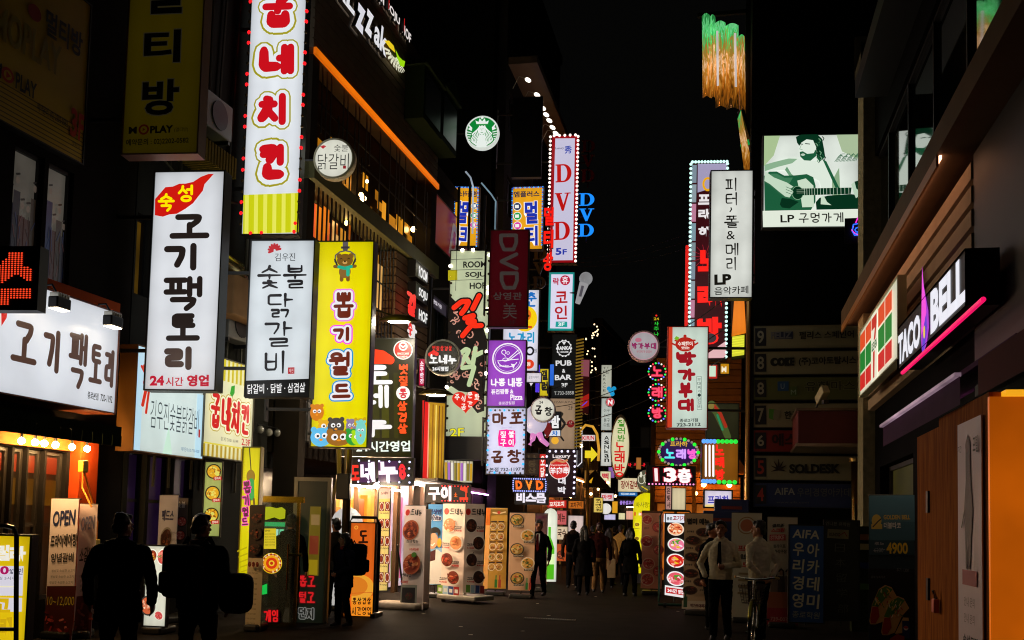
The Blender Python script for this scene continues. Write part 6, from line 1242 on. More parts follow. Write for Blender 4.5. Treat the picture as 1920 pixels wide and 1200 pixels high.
s = Sign('menu_sign', 'tall yellow lit menu panel on the amber shop front', 'sign', (709, 914, 731, 916, 727, 1106, 706, 1108), Y=21.0, face='#e8c870', th=.05, toe=40, uneven=.15); a = s.art
a.rect(709, 914, 731, 936, '#f0b8a0'); a.text('노네누', 713, 922, 727, 928, '#3a1408', .03)
for j in range(5):
    for i in range(2): a.rect(710 + i * 10.5 - j * .5, 942 + j * 33, 719 + i * 10.5 - j * .5, 960 + j * 33, '#7a3010'); a.food(714.5 + i * 10.5 - j * .5, 951 + j * 33, 4, MEAT, '#e8dcc8', j * 2 + i, 8, 8)
    a.text('9,000', 711 - j * .5, 963 + j * 33, 727 - j * .5, 966 + j * 33, '#5a3a10', .02)
s.done()
MG = ['#e8c8d0', '#d8a020', '#f0e0a0', '#c84a80', '#8a9a3a', '#f0b0c0', '#e8d8f0']
shopfront('lit_shopfront', 'pink and yellow glowing shop front behind the leaning white banner', 745, 812, 908, 1075, FC.off(-.15), MG, 5, 320, lampc='#ffe4cc')
shopfront('lit_shopfront', 'violet lit shop front under the lavender white blade sign', 830, 960, 925, 1060, FD.off(-.05), ['#3a1850', '#6a2a8a', '#8a4ab0', '#d8a0c8', '#2a1030', '#a83a7a'], 8, 20, lampc='#d890e8')
shopfront('lit_shopfront', 'red lit shop front next to the green bottle balloon', 985, 1062, 938, 1050, FE_.off(-.1), ['#c8301c', '#e88a4a', '#f0c080', '#a82014', '#e8e0c8', '#d8581c'], 10, 60, lampc='#ff9a50')
shopfront('lit_shopfront', 'amber lit shop front far down the alley', 1070, 1120, 905, 1020, FF.off(-.1), ['#8a5a1c', '#b87a2a', '#5a3a14', '#d8a850', '#3a2410'], 12, 60, lampc='#ffb060')
shopfront('lit_shopfront', 'bright far end shop front with monitors', 1128, 1200, 950, 1022, FH.off(-.1), ['#1c1a1a', '#d8c890', '#e0a880', '#2a2420', '#8a9ab0', '#4a3020'], 14, 40, lampc='#ffd0a0')
# vertical bottles strip and awning over the LED board
s = Sign('wall_panel', 'lit strip of pale bottle pictures above the red LED board', 'sign', (832, 862, 886, 866, 886, 906, 830, 902), Y=25, face='#d8d0b0', th=.1, uneven=.3, toe=30); a = s.art
for k in range(9): a.rect(834 + k * 5.8, 866 + k * .5, 838.5 + k * 5.8, 900 + k * .3, ['#c89a20', '#a86ac0', '#e8e0d0', '#8a7a2a'][k % 4]); a.rect(832.4 + k * 5.8, 864, 833.4 + k * 5.8, 903, '#3a3430')
s.done()
s = Sign('wall_panel', 'yellow lit draped panel with red edge left of the black box sign', 'sign', (796, 758, 836, 752, 830, 898, 792, 900), Y=23.5, face='#c8981c', th=.1, uneven=.6, toe=40); a = s.art; a.rect(792, 756, 803, 900, '#d01c14'); a.line([(804, 760), (801, 896)], 2, '#f0a080'); [a.line([(812 + k * 6, 760), (808 + k * 6, 895)], 2.4, ['#8a5c0c', '#e0c860', '#6a4208'][k % 3]) for k in range(4)]; s.done()
s = Sign('led_sign', 'LED board with white syllables and red dots above the paired menu banners', 'sign', (798, 908, 881, 911, 880, 942, 797, 940), Y=23, face='#0a0408', lit=False, th=.12, case=BLACK); a = s.art; a.lit = True; a.k = 1.15
a.led('구', 803, 913, 826, 938, 18, 19, '#fff0f0', .06, .98); a.led('이', 827, 911, 847, 940, 16, 20, '#fff0f0', .06, .98); a.led('소', 852, 924, 858, 932, 6, 7, '#ff7018', .05); a.led('그', 862, 914, 878, 938, 12, 18, '#f04020', .05); s.done('led_dots'); s.bulbs(along(830, 911, 878, 913, 9) + along(830, 939, 876, 940, 9), .018, '#ff3030', 1.2)
t = thing('awning', 'dark ribbed awning left of the red dotted LED board', 'awning', FC.off(-.2).wp(775, 905), FC.ang); mb = MB()
for k in range(9): mb.box((-1.3 + k * .32, -1.0, 0), (-1.3 + k * .32 + .3, -.02, .05))
mb.tube([(-1.3, -1.0, .03), (1.6, -1.0, .03)], .04); mb.build('slats', D('#2a221a', .5, .3), t)
# leaning menu banners
RD = '#c8281c'
def pbanner(s, items, x0, x1, y0, y1, pal, seed):
    a = s.art; n = len(items); h = (y1 - y0) / n
    for i, (side, pr) in enumerate(items):
        w_ = x1 - x0; cx = x0 + w_ * (.32 if side < 0 else .68); cy = y0 + h * (i + .5)
        a.food(cx, cy, w_ * .33, pal[i % len(pal)], '#e6dcd0', seed + i, min(h * .46, w_ * .4))
        tx = x0 + w_ * (.58 if side < 0 else .06); a.text('생삼겹살', tx, cy + h * .02, tx + w_ * .36, cy + h * .12, '#2a201c', .04); a.rect(tx, cy + h * .15, tx + w_ * .34, cy + h * .19, '#5a4a44'); a.text(pr, tx, cy + h * .24, tx + w_ * .36, cy + h * .36, RD, .04)
s = stand('menu_banner', 'white banner leaning to the left with two heaps of sliced meat', (743, 948, 783, 948, 808, 1143, 768, 1146), 18.4, '#e2cfcb', toe=-10, base=False); a = s.art
a.disc(751, 961, 4, RD, 6); a.brush('드', 757, 954, 764, 967, 1.6, [(0, '#1c1412')]); a.brush('네', 765, 955, 771, 966, 1.5, [(0, '#1c1412')]); a.brush('누', 772, 956, 778, 967, 1.5, [(0, '#1c1412')])
a.food(762, 994, 15, MEAT[:4], '#b0542c', 3, 19, 40); a.text('빈상깊은 제철메뉴', 760, 1012, 782, 1018, '#2a201c', .04); a.text('10,000원', 768, 1027, 785, 1033, RD, .03); a.food(776, 1058, 16, MEAT[1:], '#b85a30', 4, 20, 40); a.disc(780, 1040, 5, '#4a7a20'); a.text('생비삼겹', 763, 1076, 780, 1082, '#2a201c', .04); a.text('10,000원', 763, 1089, 777, 1095, RD, .03); a.poly([(765, 1098), (795, 1096), (800, 1138), (769, 1140)], '#8a8a80'); a.poly([(768, 1103), (792, 1101), (796, 1132), (771, 1134)], '#1c1614'); a.food(783, 1118, 8, ['#4a1c18', '#6a2a1c', '#2a4a1c'], '#241c18', 5)
s.done()
s2 = Sign('x', 'x', 'x', (779, 955, 797, 953, 817, 1142, 800, 1144), Y=18.8, face='#e8dcd0', lit=False, th=0, base=0, toe=58, panel=True); attach(s2.root, s.root); s2.root.name = 'back_banner'
mb = MB(); mb.bevbox((-.75, -.25, 0), (.2, .35, .13), .05); mb.build('weight_bag', D('#b0a090', .8, 0, .3, 5, .4), s.root, True); mb = MB(); mb.tube([(-.32, .3, .1), (-.38, .05, 1.2)], .02); mb.tube([(-.45, .4, .0), (-.1, .1, 1.1)], .016); mb.build('tripod', STEEL, s.root)
s = stand('poster_stand', 'blue poster stand with smiling man and white title', (796, 945, 832, 946, 832, 1096, 806, 1094), 21.6, '#4a90d0', base=True, cat='poster'); a = s.art
a.rect(797, 1040, 832, 1096, '#8ab8e0'); a.text('원샷엔', 798, 958, 826, 971, '#1c2a6a', .05); a.text('White', 797, 971, 826, 985, '#f0f0f4', .08); a.text('White', 798, 972, 825, 984, '#1c2458', .04)
a.poly([(806, 1050), (820, 1042), (832, 1050), (832, 1096), (808, 1094)], '#e8e4e0'); a.poly([(808, 1046), (818, 1042), (818, 1060), (808, 1062)], '#4a1414'); a.disc(812, 1026, 9, '#d8a080', 15); a.poly(arc(814, 1010, 11, 11, 150, 360, 12) + [(822, 1020), (819, 1010), (808, 1012)], '#14100e'); a.line([(806, 1032), (812, 1035), (815, 1031)], 2, '#f0e8e4'); a.disc(824, 1030, 4, '#e0b030', 9); a.line([(808, 1023), (810, 1023)], 1, '#2a1810'); s.done()
Y = 20.6; s = stand('menu_banner', 'folded pair of cream menu banners with plates of meat on a wheeled base', (829, 945, 870, 944, 870, 1113, 828, 1115), Y, '#f0dcd2', toe=-22, base=False); a = s.art
def head(a, x, c='#1c1412'):
    a.disc(x + 7, 959, 4.5, RD, 6); a.brush('드', x + 13, 953, x + 22, 966, 1.7, [(0, c)]); a.brush('네', x + 23, 953, x + 30, 965, 1.6, [(0, c)]); a.brush('누', x + 31, 954, x + 38, 966, 1.6, [(0, c)])
head(a, 829); pbanner(s, [(-1, '9,900원'), (1, '9,100원'), (-1, '10,000원'), (1, '10,000원')], 830, 869, 968, 1098, [['#d88a5a', '#e8b090', '#b85a30', '#f0d0b0'], ['#e0935a', '#f0c090', '#c8602a', '#f0a060'], MEAT, MEAT], 20)
for k, c in enumerate(('#7aa83a', '#a8c8e0', '#2a4a8a', '#a82018')): a.rect(829 + k * 10.4, 1098, 839 + k * 10.4, 1114, c); a.rect(831 + k * 10.4, 1103, 837 + k * 10.4, 1110, '#e0e0d8')
s.done()
s2 = Sign('x', 'x', 'x', (871, 944, 906, 945, 908, 1110, 871, 1113), Y=Y + .05, face='#e6d4ca', lit=False, th=0, base=0, toe=38); attach(s2.root, s.root); s2.root.name = 'side_banner'; a = s2.art
head(a, 869); pbanner(s2, [(-1, '9,100원'), (1, '9,100원'), (-1, '8,000원'), (1, '8,500원')], 871, 907, 968, 1096, [DARKF], 30)
for k, c in enumerate(('#5a8a2a', '#8aa8c0', '#24407a', '#8a1c14')): a.rect(871 + k * 9, 1096, 879 + k * 9, 1111, c)
s2.done(); mb = MB(); mb.bevbox((-.25, -.2, .06), (.75, .5, .16), .03); mb.tube([(.24, .15, .15), (.24, .15, .4)], .03); mb.build('base', D('#8a8478', .5), s.root)
for x in (-.15, .62): MB().tube([(x, -.12, .035), (x + .06, -.12, .035)], .035, 10).build('wheel', BLACK, s.root)
s = stand('menu_banner', 'golden banner with two columns of dishes and green bottles', (909, 952, 949, 953, 951, 1104, 911, 1103), 23, '#c89a3c', toe=8); a = s.art
a.poly([(909, 952), (917, 952), (917, 1104), (908, 1104)], '#f0b060'); a.poly([(909, 952), (917, 952), (917, 985), (909, 985)], '#e87818'); a.rect(918, 955, 949, 966, '#8a6a20'); a.line([(922, 961), (933, 963), (945, 960)], 2.4, '#e0d0a0'); a.disc(933, 961, 3, '#c8402a')
for j in range(5):
    for i in range(2): cx, cy = 924 + i * 14, 987 + j * 19; a.food(cx, cy, 6.6, MIXF + MEAT[:3], '#f0e4c8', 40 + j * 2 + i, 7, 12); a.rect(cx - 5, cy - 10, cx + 6, cy - 7.6, '#3a1c10')
for x, c in ((931, '#2a7a2a'), (938, '#a83a20')): a.rect(x, 1086, x + 5, 1101, c); a.rect(x + 1.4, 1078, x + 3.6, 1087, c)
s.done()
s = stand('menu_banner', 'beige banner with zigzag of five bowls right of the golden banner', (953, 962, 1001, 962, 1003, 1108, 955, 1106), 22.4, '#d0a684', toe=6); a = s.art
for i, (cx, cy) in enumerate(((967, 975), (988, 1004), (970, 1030), (991, 1056), (973, 1084))): a.food(cx, cy, 13, [MIXF, ['#d8a040', '#e8c070', '#4a6a2a', '#c8682a']][i % 2] + ['#3a5a1c'], '#3a342c' if i % 2 == 0 else '#e0d4c0', 60 + i, 11.5, 26); a.rect(cx - 6, cy + 10, cx + 13, cy + 14, '#1c1410'); a.text('돼지김치찌개', cx - 5, cy + 10.7, cx + 12, cy + 13.4, '#e0d0b8', .02)
for x, c in ((989, '#2a7a3a'), (995, '#a83420')): a.rect(x, 1092, x + 4.4, 1105, c); a.rect(x + 1.2, 1083, x + 3.2, 1093, c)
s.done()
s = stand('poster_stand', 'dim brown poster stand behind the suited man', (1003, 963, 1026, 963, 1026, 1095, 1003, 1095), 25, '#6a4a4a', cat='poster'); s.art.text('Luxury', 1004, 966, 1024, 974, '#7a2a5a', .03); s.done()
# green bottle balloon
Y = 29; m = Y / F; t = thing('advertising_balloon', 'white arched balloon with green bottle picture behind the suited man', 'balloon', (gx(1032, Y), Y, 0)); hw = 13 * m; zt = atY(1032, 953, Y).z
mb = MB(); ringf = lambda r_, z: [(r_ * math.cos(q), r_ * .7 * math.sin(q), z) for q in [2 * math.pi * i / 20 for i in range(20)]]
mb.loft([ringf(hw, .05), ringf(hw, zt - .2)] + [ringf(hw * math.cos(R(a_)), zt - .2 + .2 * math.sin(R(a_))) for a_ in (30, 60, 85)]); mb.build('skin', E('#f0f4e0', .95, .15, True), t, True)
mb = MB(); mb.loft([ringf(r_ * hw, z) for r_, z in ((.75, .12), (.75, 1.0), (.3, 1.32), (.3, 1.62))]); o = mb.build('bottle_print', E('#58c020', 1, .3), t, True); o.location = (-.0, -hw * .52, 0); MB().loft([ringf(.78 * hw, .55), ringf(.78 * hw, .85)]).build('label_print', E('#d8f0b0', 1), t).location = (0, -hw * .53, 0)
s = stand('poster_stand', 'small poster of red noodles at the foot of the red shop front', (1043, 1020, 1062, 1020, 1062, 1052, 1042, 1052), 29.5, '#c8501c', lit=True, cat='poster', base=False, k=.8); s.art.food(1052, 1040, 8, MEAT + ['#e8b040'], '#3a1810', 2); s.done()
# far alley clutter
def small(label, q, Y, face, txt=None, tc_='#c01c1c', vert=False, kind='panel_sign', th=.12, **kw):
    s = Sign(kind, label, 'sign', q, Y=Y, face=face, th=th, **kw); x0, y0, x1, y1 = min(q[0::2]), min(q[1::2]), max(q[0::2]), max(q[1::2])
    if txt:
        if vert: s.art.vtext(txt, (x0 + x1) / 2, y0 + 2, y1 - 2, (x1 - x0) * .6, tc_, .03)
        else: s.art.text(txt, x0 + (x1 - x0) * .12, y0 + (y1 - y0) * .2, x1 - (x1 - x0) * .12, y1 - (y1 - y0) * .2, tc_, .03)
    s.done(); return s
s = Sign('blade_sign', 'grey blade sign with sideways letters, topmost of the white stack', 'sign', (1128, 684, 1147, 685, 1146, 744, 1127, 743), Y=44, face='#b4b6a4', th=.2, arms=(-1, .5)); a = s.art
for i, ch in enumerate('THETERRACE'): a.text(ch, 1131 if i > 2 else 1137, 688 + (i - 3) * 7 if i > 2 else 688 + i * 5, 1136 if i > 2 else 1142, 692 + (i - 3) * 7 if i > 2 else 691 + i * 5, '#2a2c28')
s.done()
s = Sign('blade_sign', 'pale blade sign with four rows of black syllables, middle of the white stack', 'sign', (1128, 747, 1148, 747, 1146, 807, 1127, 806), Y=44, face='#b8c0b8', th=.2, arms=(-1, .5)); a = s.art
for i, w_ in enumerate(('이구', '사라', '봉구', '다트')): a.text(w_, 1132, 767 + i * 9, 1143, 774 + i * 9, '#28302c', .01)
s.done()
s = Sign('blade_sign', 'white blade sign with sideways latin letters, lowest of the white stack', 'sign', (1128, 811, 1147, 811, 1146, 874, 1126, 873), Y=44, face='#d0d4cc', th=.2, arms=(-1, .5)); a = s.art
for i, ch in enumerate('AsNkan'): a.text(ch, 1133, 817 + i * 8.4, 1142, 824 + i * 8.4, '#1c201c', .02)
s.done()
s = rsign('round_sign', 'small round red and white sign with N on the white stack', 1144, 754, 8.5, 43.4, '#e8e0e0', '#c8c8c8', arm=0); s.art.disc(1144, 754, 7.4, '#c01828'); s.art.text('N', 1139.6, 749.6, 1148.4, 758.6, '#f4ecec', .06); s.done()
t = thing('neon_flower', 'blue glowing flower shape on the white stack', 'sign', atY(1146, 733, 43.5)); MB().ball((0, 0, 0), (.13, .06, .13)).ball((.12, 0, .1), (.1, .05, .1)).ball((-.1, 0, .1), (.1, .05, .1)).ball((.05, 0, -.13), (.1, .05, .1)).build('petals', E('#1c98d0', 1, .2), t, True); MB().tube([(0, .05, 0), (0, .3, 0)], .02).build('bracket', STEEL, t)
s = rsign('oval_sign', 'tall cream oval sign with green and red brush letters', 1163, 838, 17.5, 40, '#e4dcb0', '#c8c0a0', arm=1, ry=59, k=.95); a = s.art
for i, ch in enumerate('질러봐'): a.brush(ch, 1157, 788 + i * 14, 1172, 801 + i * 14, 1.7, [(0, '#3a8a1c')])
for i, (ch, h) in enumerate((('노', 20), ('래', 18), ('방', 24))): a.brush(ch, 1152, 829 + i * 20, 1172, 829 + i * 20 + h, 2.8, [(0, '#d81c1c')])
s.done()
small('cream panel sign with red syllables behind the dark canopy', (1126, 884, 1145, 884, 1145, 915, 1125, 915), 41, '#e0dcb0', '뻑소', '#c02040', True)
small('red and white market sign under the dark canopy', (1126, 925, 1151, 925, 1150, 939, 1126, 939), 40, '#e0d0d0', '마켓', '#c81c38')
small('amber lantern box with black syllables', (1114, 933, 1131, 934, 1129, 961, 1113, 960), 36, '#e8c860', '호시메싯집', '#2a1c08', True, kind='lantern')
s = rsign('round_lantern', 'round white lantern right of the amber lantern box', 1136, 954, 11, 37, '#ece8e0', '#1c1a1a', arm=0, k=1.0); s.done()
small('wide sign with red brush syllables at the far end', (1159, 896, 1202, 897, 1201, 922, 1159, 922), 46, '#e0d0a8', '장어갈비', '#7a1c14')
small('blue phone number strip beneath the wide brush sign', (1160, 923, 1195, 923, 1195, 930, 1160, 930), 46.2, '#1c6ab0', '02)2264-0603', '#e0ecf4')
small('black sign with violet glowing syllables at the far end', (1158, 936, 1192, 937, 1192, 949, 1158, 948), 47, '#0a0610', '중위성교시', '#b08af0')
small('row of far red neon syllables', (1168, 866, 1216, 867, 1216, 877, 1168, 876), 52, '#0a0404', '라 우나', '#f01c2c', th=.06)
small('red shop sign with white syllables near the red shop front', (1027, 937, 1062, 939, 1062, 953, 1026, 951), 31, '#d02418', '꼬치꼬치', '#f4e8dc')
small('white and red narrow sign behind the lavender blade', (1012, 851, 1024, 852, 1023, 898, 1011, 898), 30, '#d8281c', '오닭', '#f0e8e0', True)
small('brown faded sign between lavender blade and dark board', (985, 850, 1010, 850, 1010, 890, 985, 890), 31, '#2c1c0c', '나동산', '#4a3a24', True, lit=True)
s = small('pink vertical sign with black syllables beside the yellow balloon', (1249, 912, 1259, 912, 1258, 955, 1248, 955), 27.5, '#b88a80', '은빛사', '#3a2420', True)
small('cream blank board glowing beside the pub', (1261, 915, 1286, 916, 1284, 956, 1260, 955), 27.6, '#d8c8a0')
small('small pale yellow vertical board above the yellow balloon', (1226, 912, 1237, 912, 1236, 935, 1226, 935), 30, '#d8d090', '술집', '#7a6a20', True)
small('small round bottle sign board over the market sign', (1141, 876, 1152, 876, 1152, 896, 1141, 896), 42, '#8a60a8', None)
t = thing('street_pole', 'thin gold lit pole with yellow arrow in the crowd', 'pole', (gx(1100, 33), 33, 0)); zt = atY(1100, 852, 33).z; MB().tube([(0, 0, 0), (0, 0, zt)], .05, 8).build('shaft', D('#a87a30', .3, .8), t, True); MB().prism([(-.1, zt - .12), (.1, zt - .12), (.1, zt - .25), (.32, zt), (.1, zt + .25), (.1, zt + .12), (-.1, zt + .12)], -.06, -.01).build('arrow', E('#e8d020', 1), t)
c0 = atY(1125, 905, 36); t = thing('canopy', 'dark sloping canopy with yellow lit patch over the far lane', 'canopy', c0); mb = MB(); m = 36 / F; mb.add([(-22 * m, 0, 10 * m), (-6 * m, -.3, 22 * m), (30 * m, -.6, -18 * m), (10 * m, -.6, -12 * m), (-24 * m, -.2, -10 * m)], [(0, 1, 2, 3, 4)]); o = mb.build('cover', D('#3a2c10', .6), t); q = o.modifiers.new('t', 'SOLIDIFY'); q.thickness = .06
MB().add([(-20 * m, -.36, 0), (-6 * m, -.36, 14 * m), (-3 * m, -.36, 4 * m), (-10 * m, -.36, -4 * m)], [(0, 1, 2, 3)]).build('lamp_panel', E('#d8a010', 1, .4, True), t); MB().tube([(0, .1, -1.8), (0, .1, .2)], .04).build('post', D('#6a4a1c', .4, .5), t)
s = Sign('neon_sign', 'gold neon arch figure with red and white word panel', 'sign', (1090, 815, 1116, 816, 1116, 827, 1090, 826), Y=35, face='#e8dcd8', th=.1); s.art.text('KIRIN', 1092, 817, 1114, 825, '#c01c30', .03); s.done()
m = 35 / F; MB().tube([(-.28, 0, .2), (-.28, 0, .35), (-.1, 0, .55), (.15, 0, .5), (.3, 0, .25), (.38, 0, -.3), (.36, 0, -.7)], .045, 8).build('tube', E('#e8a838', 1.0, .5), s.root, True)
s = Sign('lit_column', 'tall white outlined hexagon light column left of the gold neon arch', 'sign', (1082, 800, 1093, 800, 1092, 875, 1080, 878), Y=35.5, face='#16141c', th=.1); s.art.line([(1082, 802), (1091, 802), (1091, 865), (1083, 875), (1081, 874), (1082, 802)], 1.6, '#e8e4ec'); s.done()
# string of tiny lights on dark facade
t = thing('string_lights', 'scattered tiny warm string lights on the dark facade beside the bar sign', 'lights', atY(1108, 640, 40)); m = 40 / F; gr = random.Random(17); mb0 = MB().ball((0, 0, 0), .035, 0, 6, 4); o0 = None
for k in range(34):
    x, y = gr.uniform(1098, 1122), gr.uniform(596, 700)
    if o0 is None: o = o0 = mb0.build('bulb', E('#ffe0b0', 2), t)
    else: o = o0.copy(); C.objects.link(o)
    o.location = ((x - 1108) * m, 0, (640 - y) * m)
MB().tube([(-.3, .05, 1), (.1, .05, 0), (.25, .05, -1.3)], .01).build('cable', BLACK, t)
s = Sign('wall_panel', 'dim red and pink picture panel on the facade below the teal sign', 'sign', (1086, 655, 1106, 690, 1104, 790, 1084, 760), Y=36.5, face='#3a1010', th=.1, uneven=.6, toe=35, k=.9); a = s.art; a.poly([(1087, 660), (1105, 690), (1104, 720), (1086, 690)], '#8a4a54'); a.poly([(1086, 735), (1104, 752), (1104, 775), (1085, 755)], '#a82018'); a.line([(1086, 754), (1100, 762)], 2, '#4a4ae8'); s.done()
# yellow inflatable chicken pillar
Y = 31; m = Y / F; t = thing('advertising_balloon', 'bright yellow inflatable pillar with menu pictures beside the crowd', 'balloon', (gx(1213, Y), Y, 0)); hw = 26 * m; zt = atY(1213, 924, Y).z; k_ = 24
ringf = lambda r_, z: [(r_ * math.cos(q), r_ * .8 * math.sin(q), z) for q in [2 * math.pi * i / k_ for i in range(k_)]]
MB().loft([ringf(hw * .92, .3), ringf(hw, .5), ringf(hw, zt - .35)] + [ringf(hw * math.cos(R(a_)), zt - .35 + .35 * math.sin(R(a_))) for a_ in (20, 40, 60, 75, 88)]).build('skin', E('#e8dc08', 1, .12, True), t, True); MB().loft([ringf(hw * .85, 0), ringf(hw * .85, .29)]).build('base', BLACK, t)
A_ = Art(lambda x, y: ((x - 1213) * m, (995 - y) * m + CAMZ - .0), True, 1, .001)
cyl = lambda x, y: None
o_ = Art(lambda x, y: ((x - 1213) * m, atY(1213, y, Y).z), True, 1, .002); o_.z = 0
for i, ch in enumerate('바사랑치킨'): o_.text(ch, 1193 + i * 8.4, 942, 1200.5 + i * 8.4, 952, '#5a5408', .0)
o_.rect(1190, 961, 1206, 967.5, '#d83a10'); o_.text('M', 1199, 962, 1204, 967, '#f8e8d0', .05)
for y in (984, 1010, 1035, 1058): o_.food(1196, y, 5.5, ['#8a6a10', '#4a3a08', '#c8a010'], '#f0e850', y, 4, 8); o_.line([(1191, y + 7), (1201, y + 8)], .7, '#4a4408')
o = o_.build(t, 'print')
for v in o.data.vertices: x = max(-.98, min(.98, v.co.x / hw)); v.co.y += -hw * .8 * math.sqrt(1 - x * x) - .012
s = rsign('figure_sign', 'pale cut out thumbs up bird figure on top of the yellow pillar', 1209, 902, 14, 30.8, '#5c5a44', '#d8d4b8', arm=0, ry=20, th=.08, k=.9); a = s.art; a.ring(1203, 899, 6, 1.2, '#e4e0c8', 8); a.line([(1202, 894), (1202, 887)], 3.4, '#e4e0c8'); a.ring(1213, 897, 6, 1, '#e4e0c8', 9); a.disc(1214, 888, 4, '#d82018'); a.line([(1204, 912), (1214, 918)], 2, '#e0c020'); a.line([(1216, 906), (1204, 918)], 1, '#4a4420'); s.done()
# right side menus
s = stand('menu_banner', 'pinkish banner with six cuts of raw meat right of the yellow pillar', (1204, 958, 1243, 959, 1241, 1104, 1201, 1103), 25.5, '#c8846c', toe=4); a = s.art; a.rect(1204, 958, 1243, 962, '#5a3828')
for i, (cx, cy, r_) in enumerate(((1214, 974, 10), (1233, 988, 10), (1213, 1014, 12), (1235, 1030, 10), (1216, 1056, 12), (1234, 1070, 10), (1214, 1085, 13))): a.food(cx, cy, r_, RAW + ['#d89a80'], '#8a4a3a' if i % 2 else '#d8b8a0', 80 + i, r_ * .95, 26)
for i in range(4): a.text('생고기', 1208, 988 + i * 30, 1217, 992 + i * 30, '#2a1410', .02)
s.done()
s = stand('light_box_stand', 'glaring lit menu box with four meat dishes in a green tube frame', (1246, 964, 1283, 964, 1283, 1112, 1249, 1116), 21.6, '#100c0a', lit=True, th=.12, base=False, cat='light box', k=1, uneven=.05); a = s.art
a.rect(1242, 964, 1290, 981, '#dfe4ee'); a.text('종로', 1248, 970, 1259, 977, '#14141c', .03); a.text('고기가', 1260, 967, 1284, 977, '#a01820', .03)
a.food(1266, 994, 16, ['#e88a58', '#c84a28', '#f0c090', '#a83018', '#f8e0c0'], '#f0d8c0', 90, 13, 34); a.food(1268, 1024, 17, ['#e87a98', '#f0b0c0', '#4a9a2a', '#f8e0e8', '#e8c020'], '#e8e8e0', 91, 13, 34); a.food(1267, 1054, 17, ['#c81c18', '#e04a3a', '#f0a890', '#e8c030', '#d82818'], '#f4f0ec', 92, 13, 40); a.food(1268, 1086, 17, ['#e05a68', '#f08a90', '#4a9a2a', '#c83a48', '#f8d0d0'], '#f0eeee', 93, 13, 36); a.rect(1248, 1100, 1290, 1117, '#e8e4e4'); a.rect(1250, 1103, 1284, 1113, '#c01c1c'); a.text('24시간 영업', 1253, 1104.5, 1282, 1111.5, '#f8f0f0', .04); s.done()
W = s.W; H = s.z0 + s.H; mb = MB(); mb.tube([(-W / 2 - .12, .07, .1), (-W / 2 - .12, .07, H - .05), (-W / 2 - .06, .07, H + .07), (W / 2 + .1, .07, H + .07), (W / 2 + .18, .07, H - .05), (W / 2 + .18, .07, .1)], .022, 10); mb.tube([(-W / 2 - .14, -.1, .06), (W / 2 + .2, -.1, .06)], .03); mb.tube([(0, .07, H), (0, .07, H + .07)], .01); mb.build('frame', D('#1c3a2c', .35, .4), s.root)
for x in (-W / 2, W / 2): MB().tube([(x - .03, -.1, .05), (x + .03, -.1, .05)], .05, 10).build('wheel', BLACK, s.root)
s = stand('menu_banner', 'dim brown menu banner with ovals of food left of the white shirt men', (1280, 963, 1334, 963, 1338, 1143, 1284, 1142), 19.8, '#b89a78', toe=-6); a = s.art
a.text('별미 메뉴', 1286, 972, 1328, 984, '#14100c', .05)
for i in range(8):
    sd = i % 2; cy = 998 + i * 15.5; cx = 1317 if sd == 0 else 1298; a.food(cx, cy, 14, DARKF + ['#8a2a1c'], '#5a4030', 100 + i, 8.5, 18); a.text('순대볶음', 1286 if sd == 0 else 1316, cy - 3, 1300 if sd == 0 else 1330, cy + 1, '#1c1410', .03)
a.rect(1284, 1126, 1338, 1141, '#cab8a4'); a.rect(1287, 1118, 1294, 1138, '#1c4a30'); a.rect(1289, 1108, 1292, 1119, '#1c4a30'); a.text('박가부대찌개', 1300, 1131, 1330, 1138, '#5a1410', .03); s.done()
s = stand('menu_banner', 'dim white banner with round gold badge between the white shirt men', (1366, 962, 1424, 962, 1432, 1160, 1376, 1160), 18.6, '#aaa694', toe=-4); a = s.art
a.disc(1396, 986, 17, '#8a6a3a'); a.disc(1396, 986, 15, '#aaa694'); a.disc(1396, 986, 12, '#a05a3a'); a.text('프로그램', 1382, 1024, 1420, 1036, '#a82014', .04); a.text('네트워크', 1384, 1041, 1420, 1051, '#2a2622', .04); a.text('모집', 1392, 1056, 1418, 1066, '#a82014', .05)
for k in range(4): a.rect(1386, 1076 + k * 12, 1420, 1080 + k * 12, '#7a6a4a')
s.done()
s = stand('menu_banner', 'dim white banner with red box word and three performers behind the bicycle', (1437, 968, 1500, 972, 1490, 1172, 1440, 1172), 17.9, '#a8a090', toe=-4); a = s.art
a.text('골프존', 1447, 985, 1472, 993, '#1c1a18', .05, .1); a.text('스크린', 1445, 995, 1472, 1004, '#a81c1c', .05, .1); a.rect(1442, 1009, 1474, 1022, '#a81c24'); a.text('STRIKE', 1444, 1011, 1472, 1020, '#c8a8a4', .04); a.text('트라이프', 1450, 1030, 1474, 1038, '#1c1a18', .03); a.text('종각구장', 1452, 1041, 1476, 1049, '#1c1a18', .03)
for i, x in enumerate((1452, 1465, 1478)): a.disc(x, 1086, 3.4, '#8a6a58', 5); a.poly([(x - 6, 1092), (x + 6, 1092), (x + 7, 1120), (x - 7, 1120)], '#2a1c1c' if i % 2 else '#5a4a40'); a.line([(x - 4, 1083), (x, 1079), (x + 4, 1083), (x + 4, 1092)], 3, '#1c1010')
a.rect(1440, 1120, 1492, 1146, '#8a4a2a'); a.rect(1440, 1146, 1492, 1172, '#8a1c24'); a.text('739-0077', 1446, 1160, 1480, 1166, '#a87a70', .02); s.done()
s = stand('sign_stand', 'blue tilted stand with two columns of white syllables', (1470, 987, 1536, 984, 1552, 1166, 1490, 1168), 17.4, '#1c4a94', toe=4, cat='sign', th=.05, base=False); a = s.art
a.text('AIFA', 1478, 994, 1530, 1011, '#c8ccc4', .02)
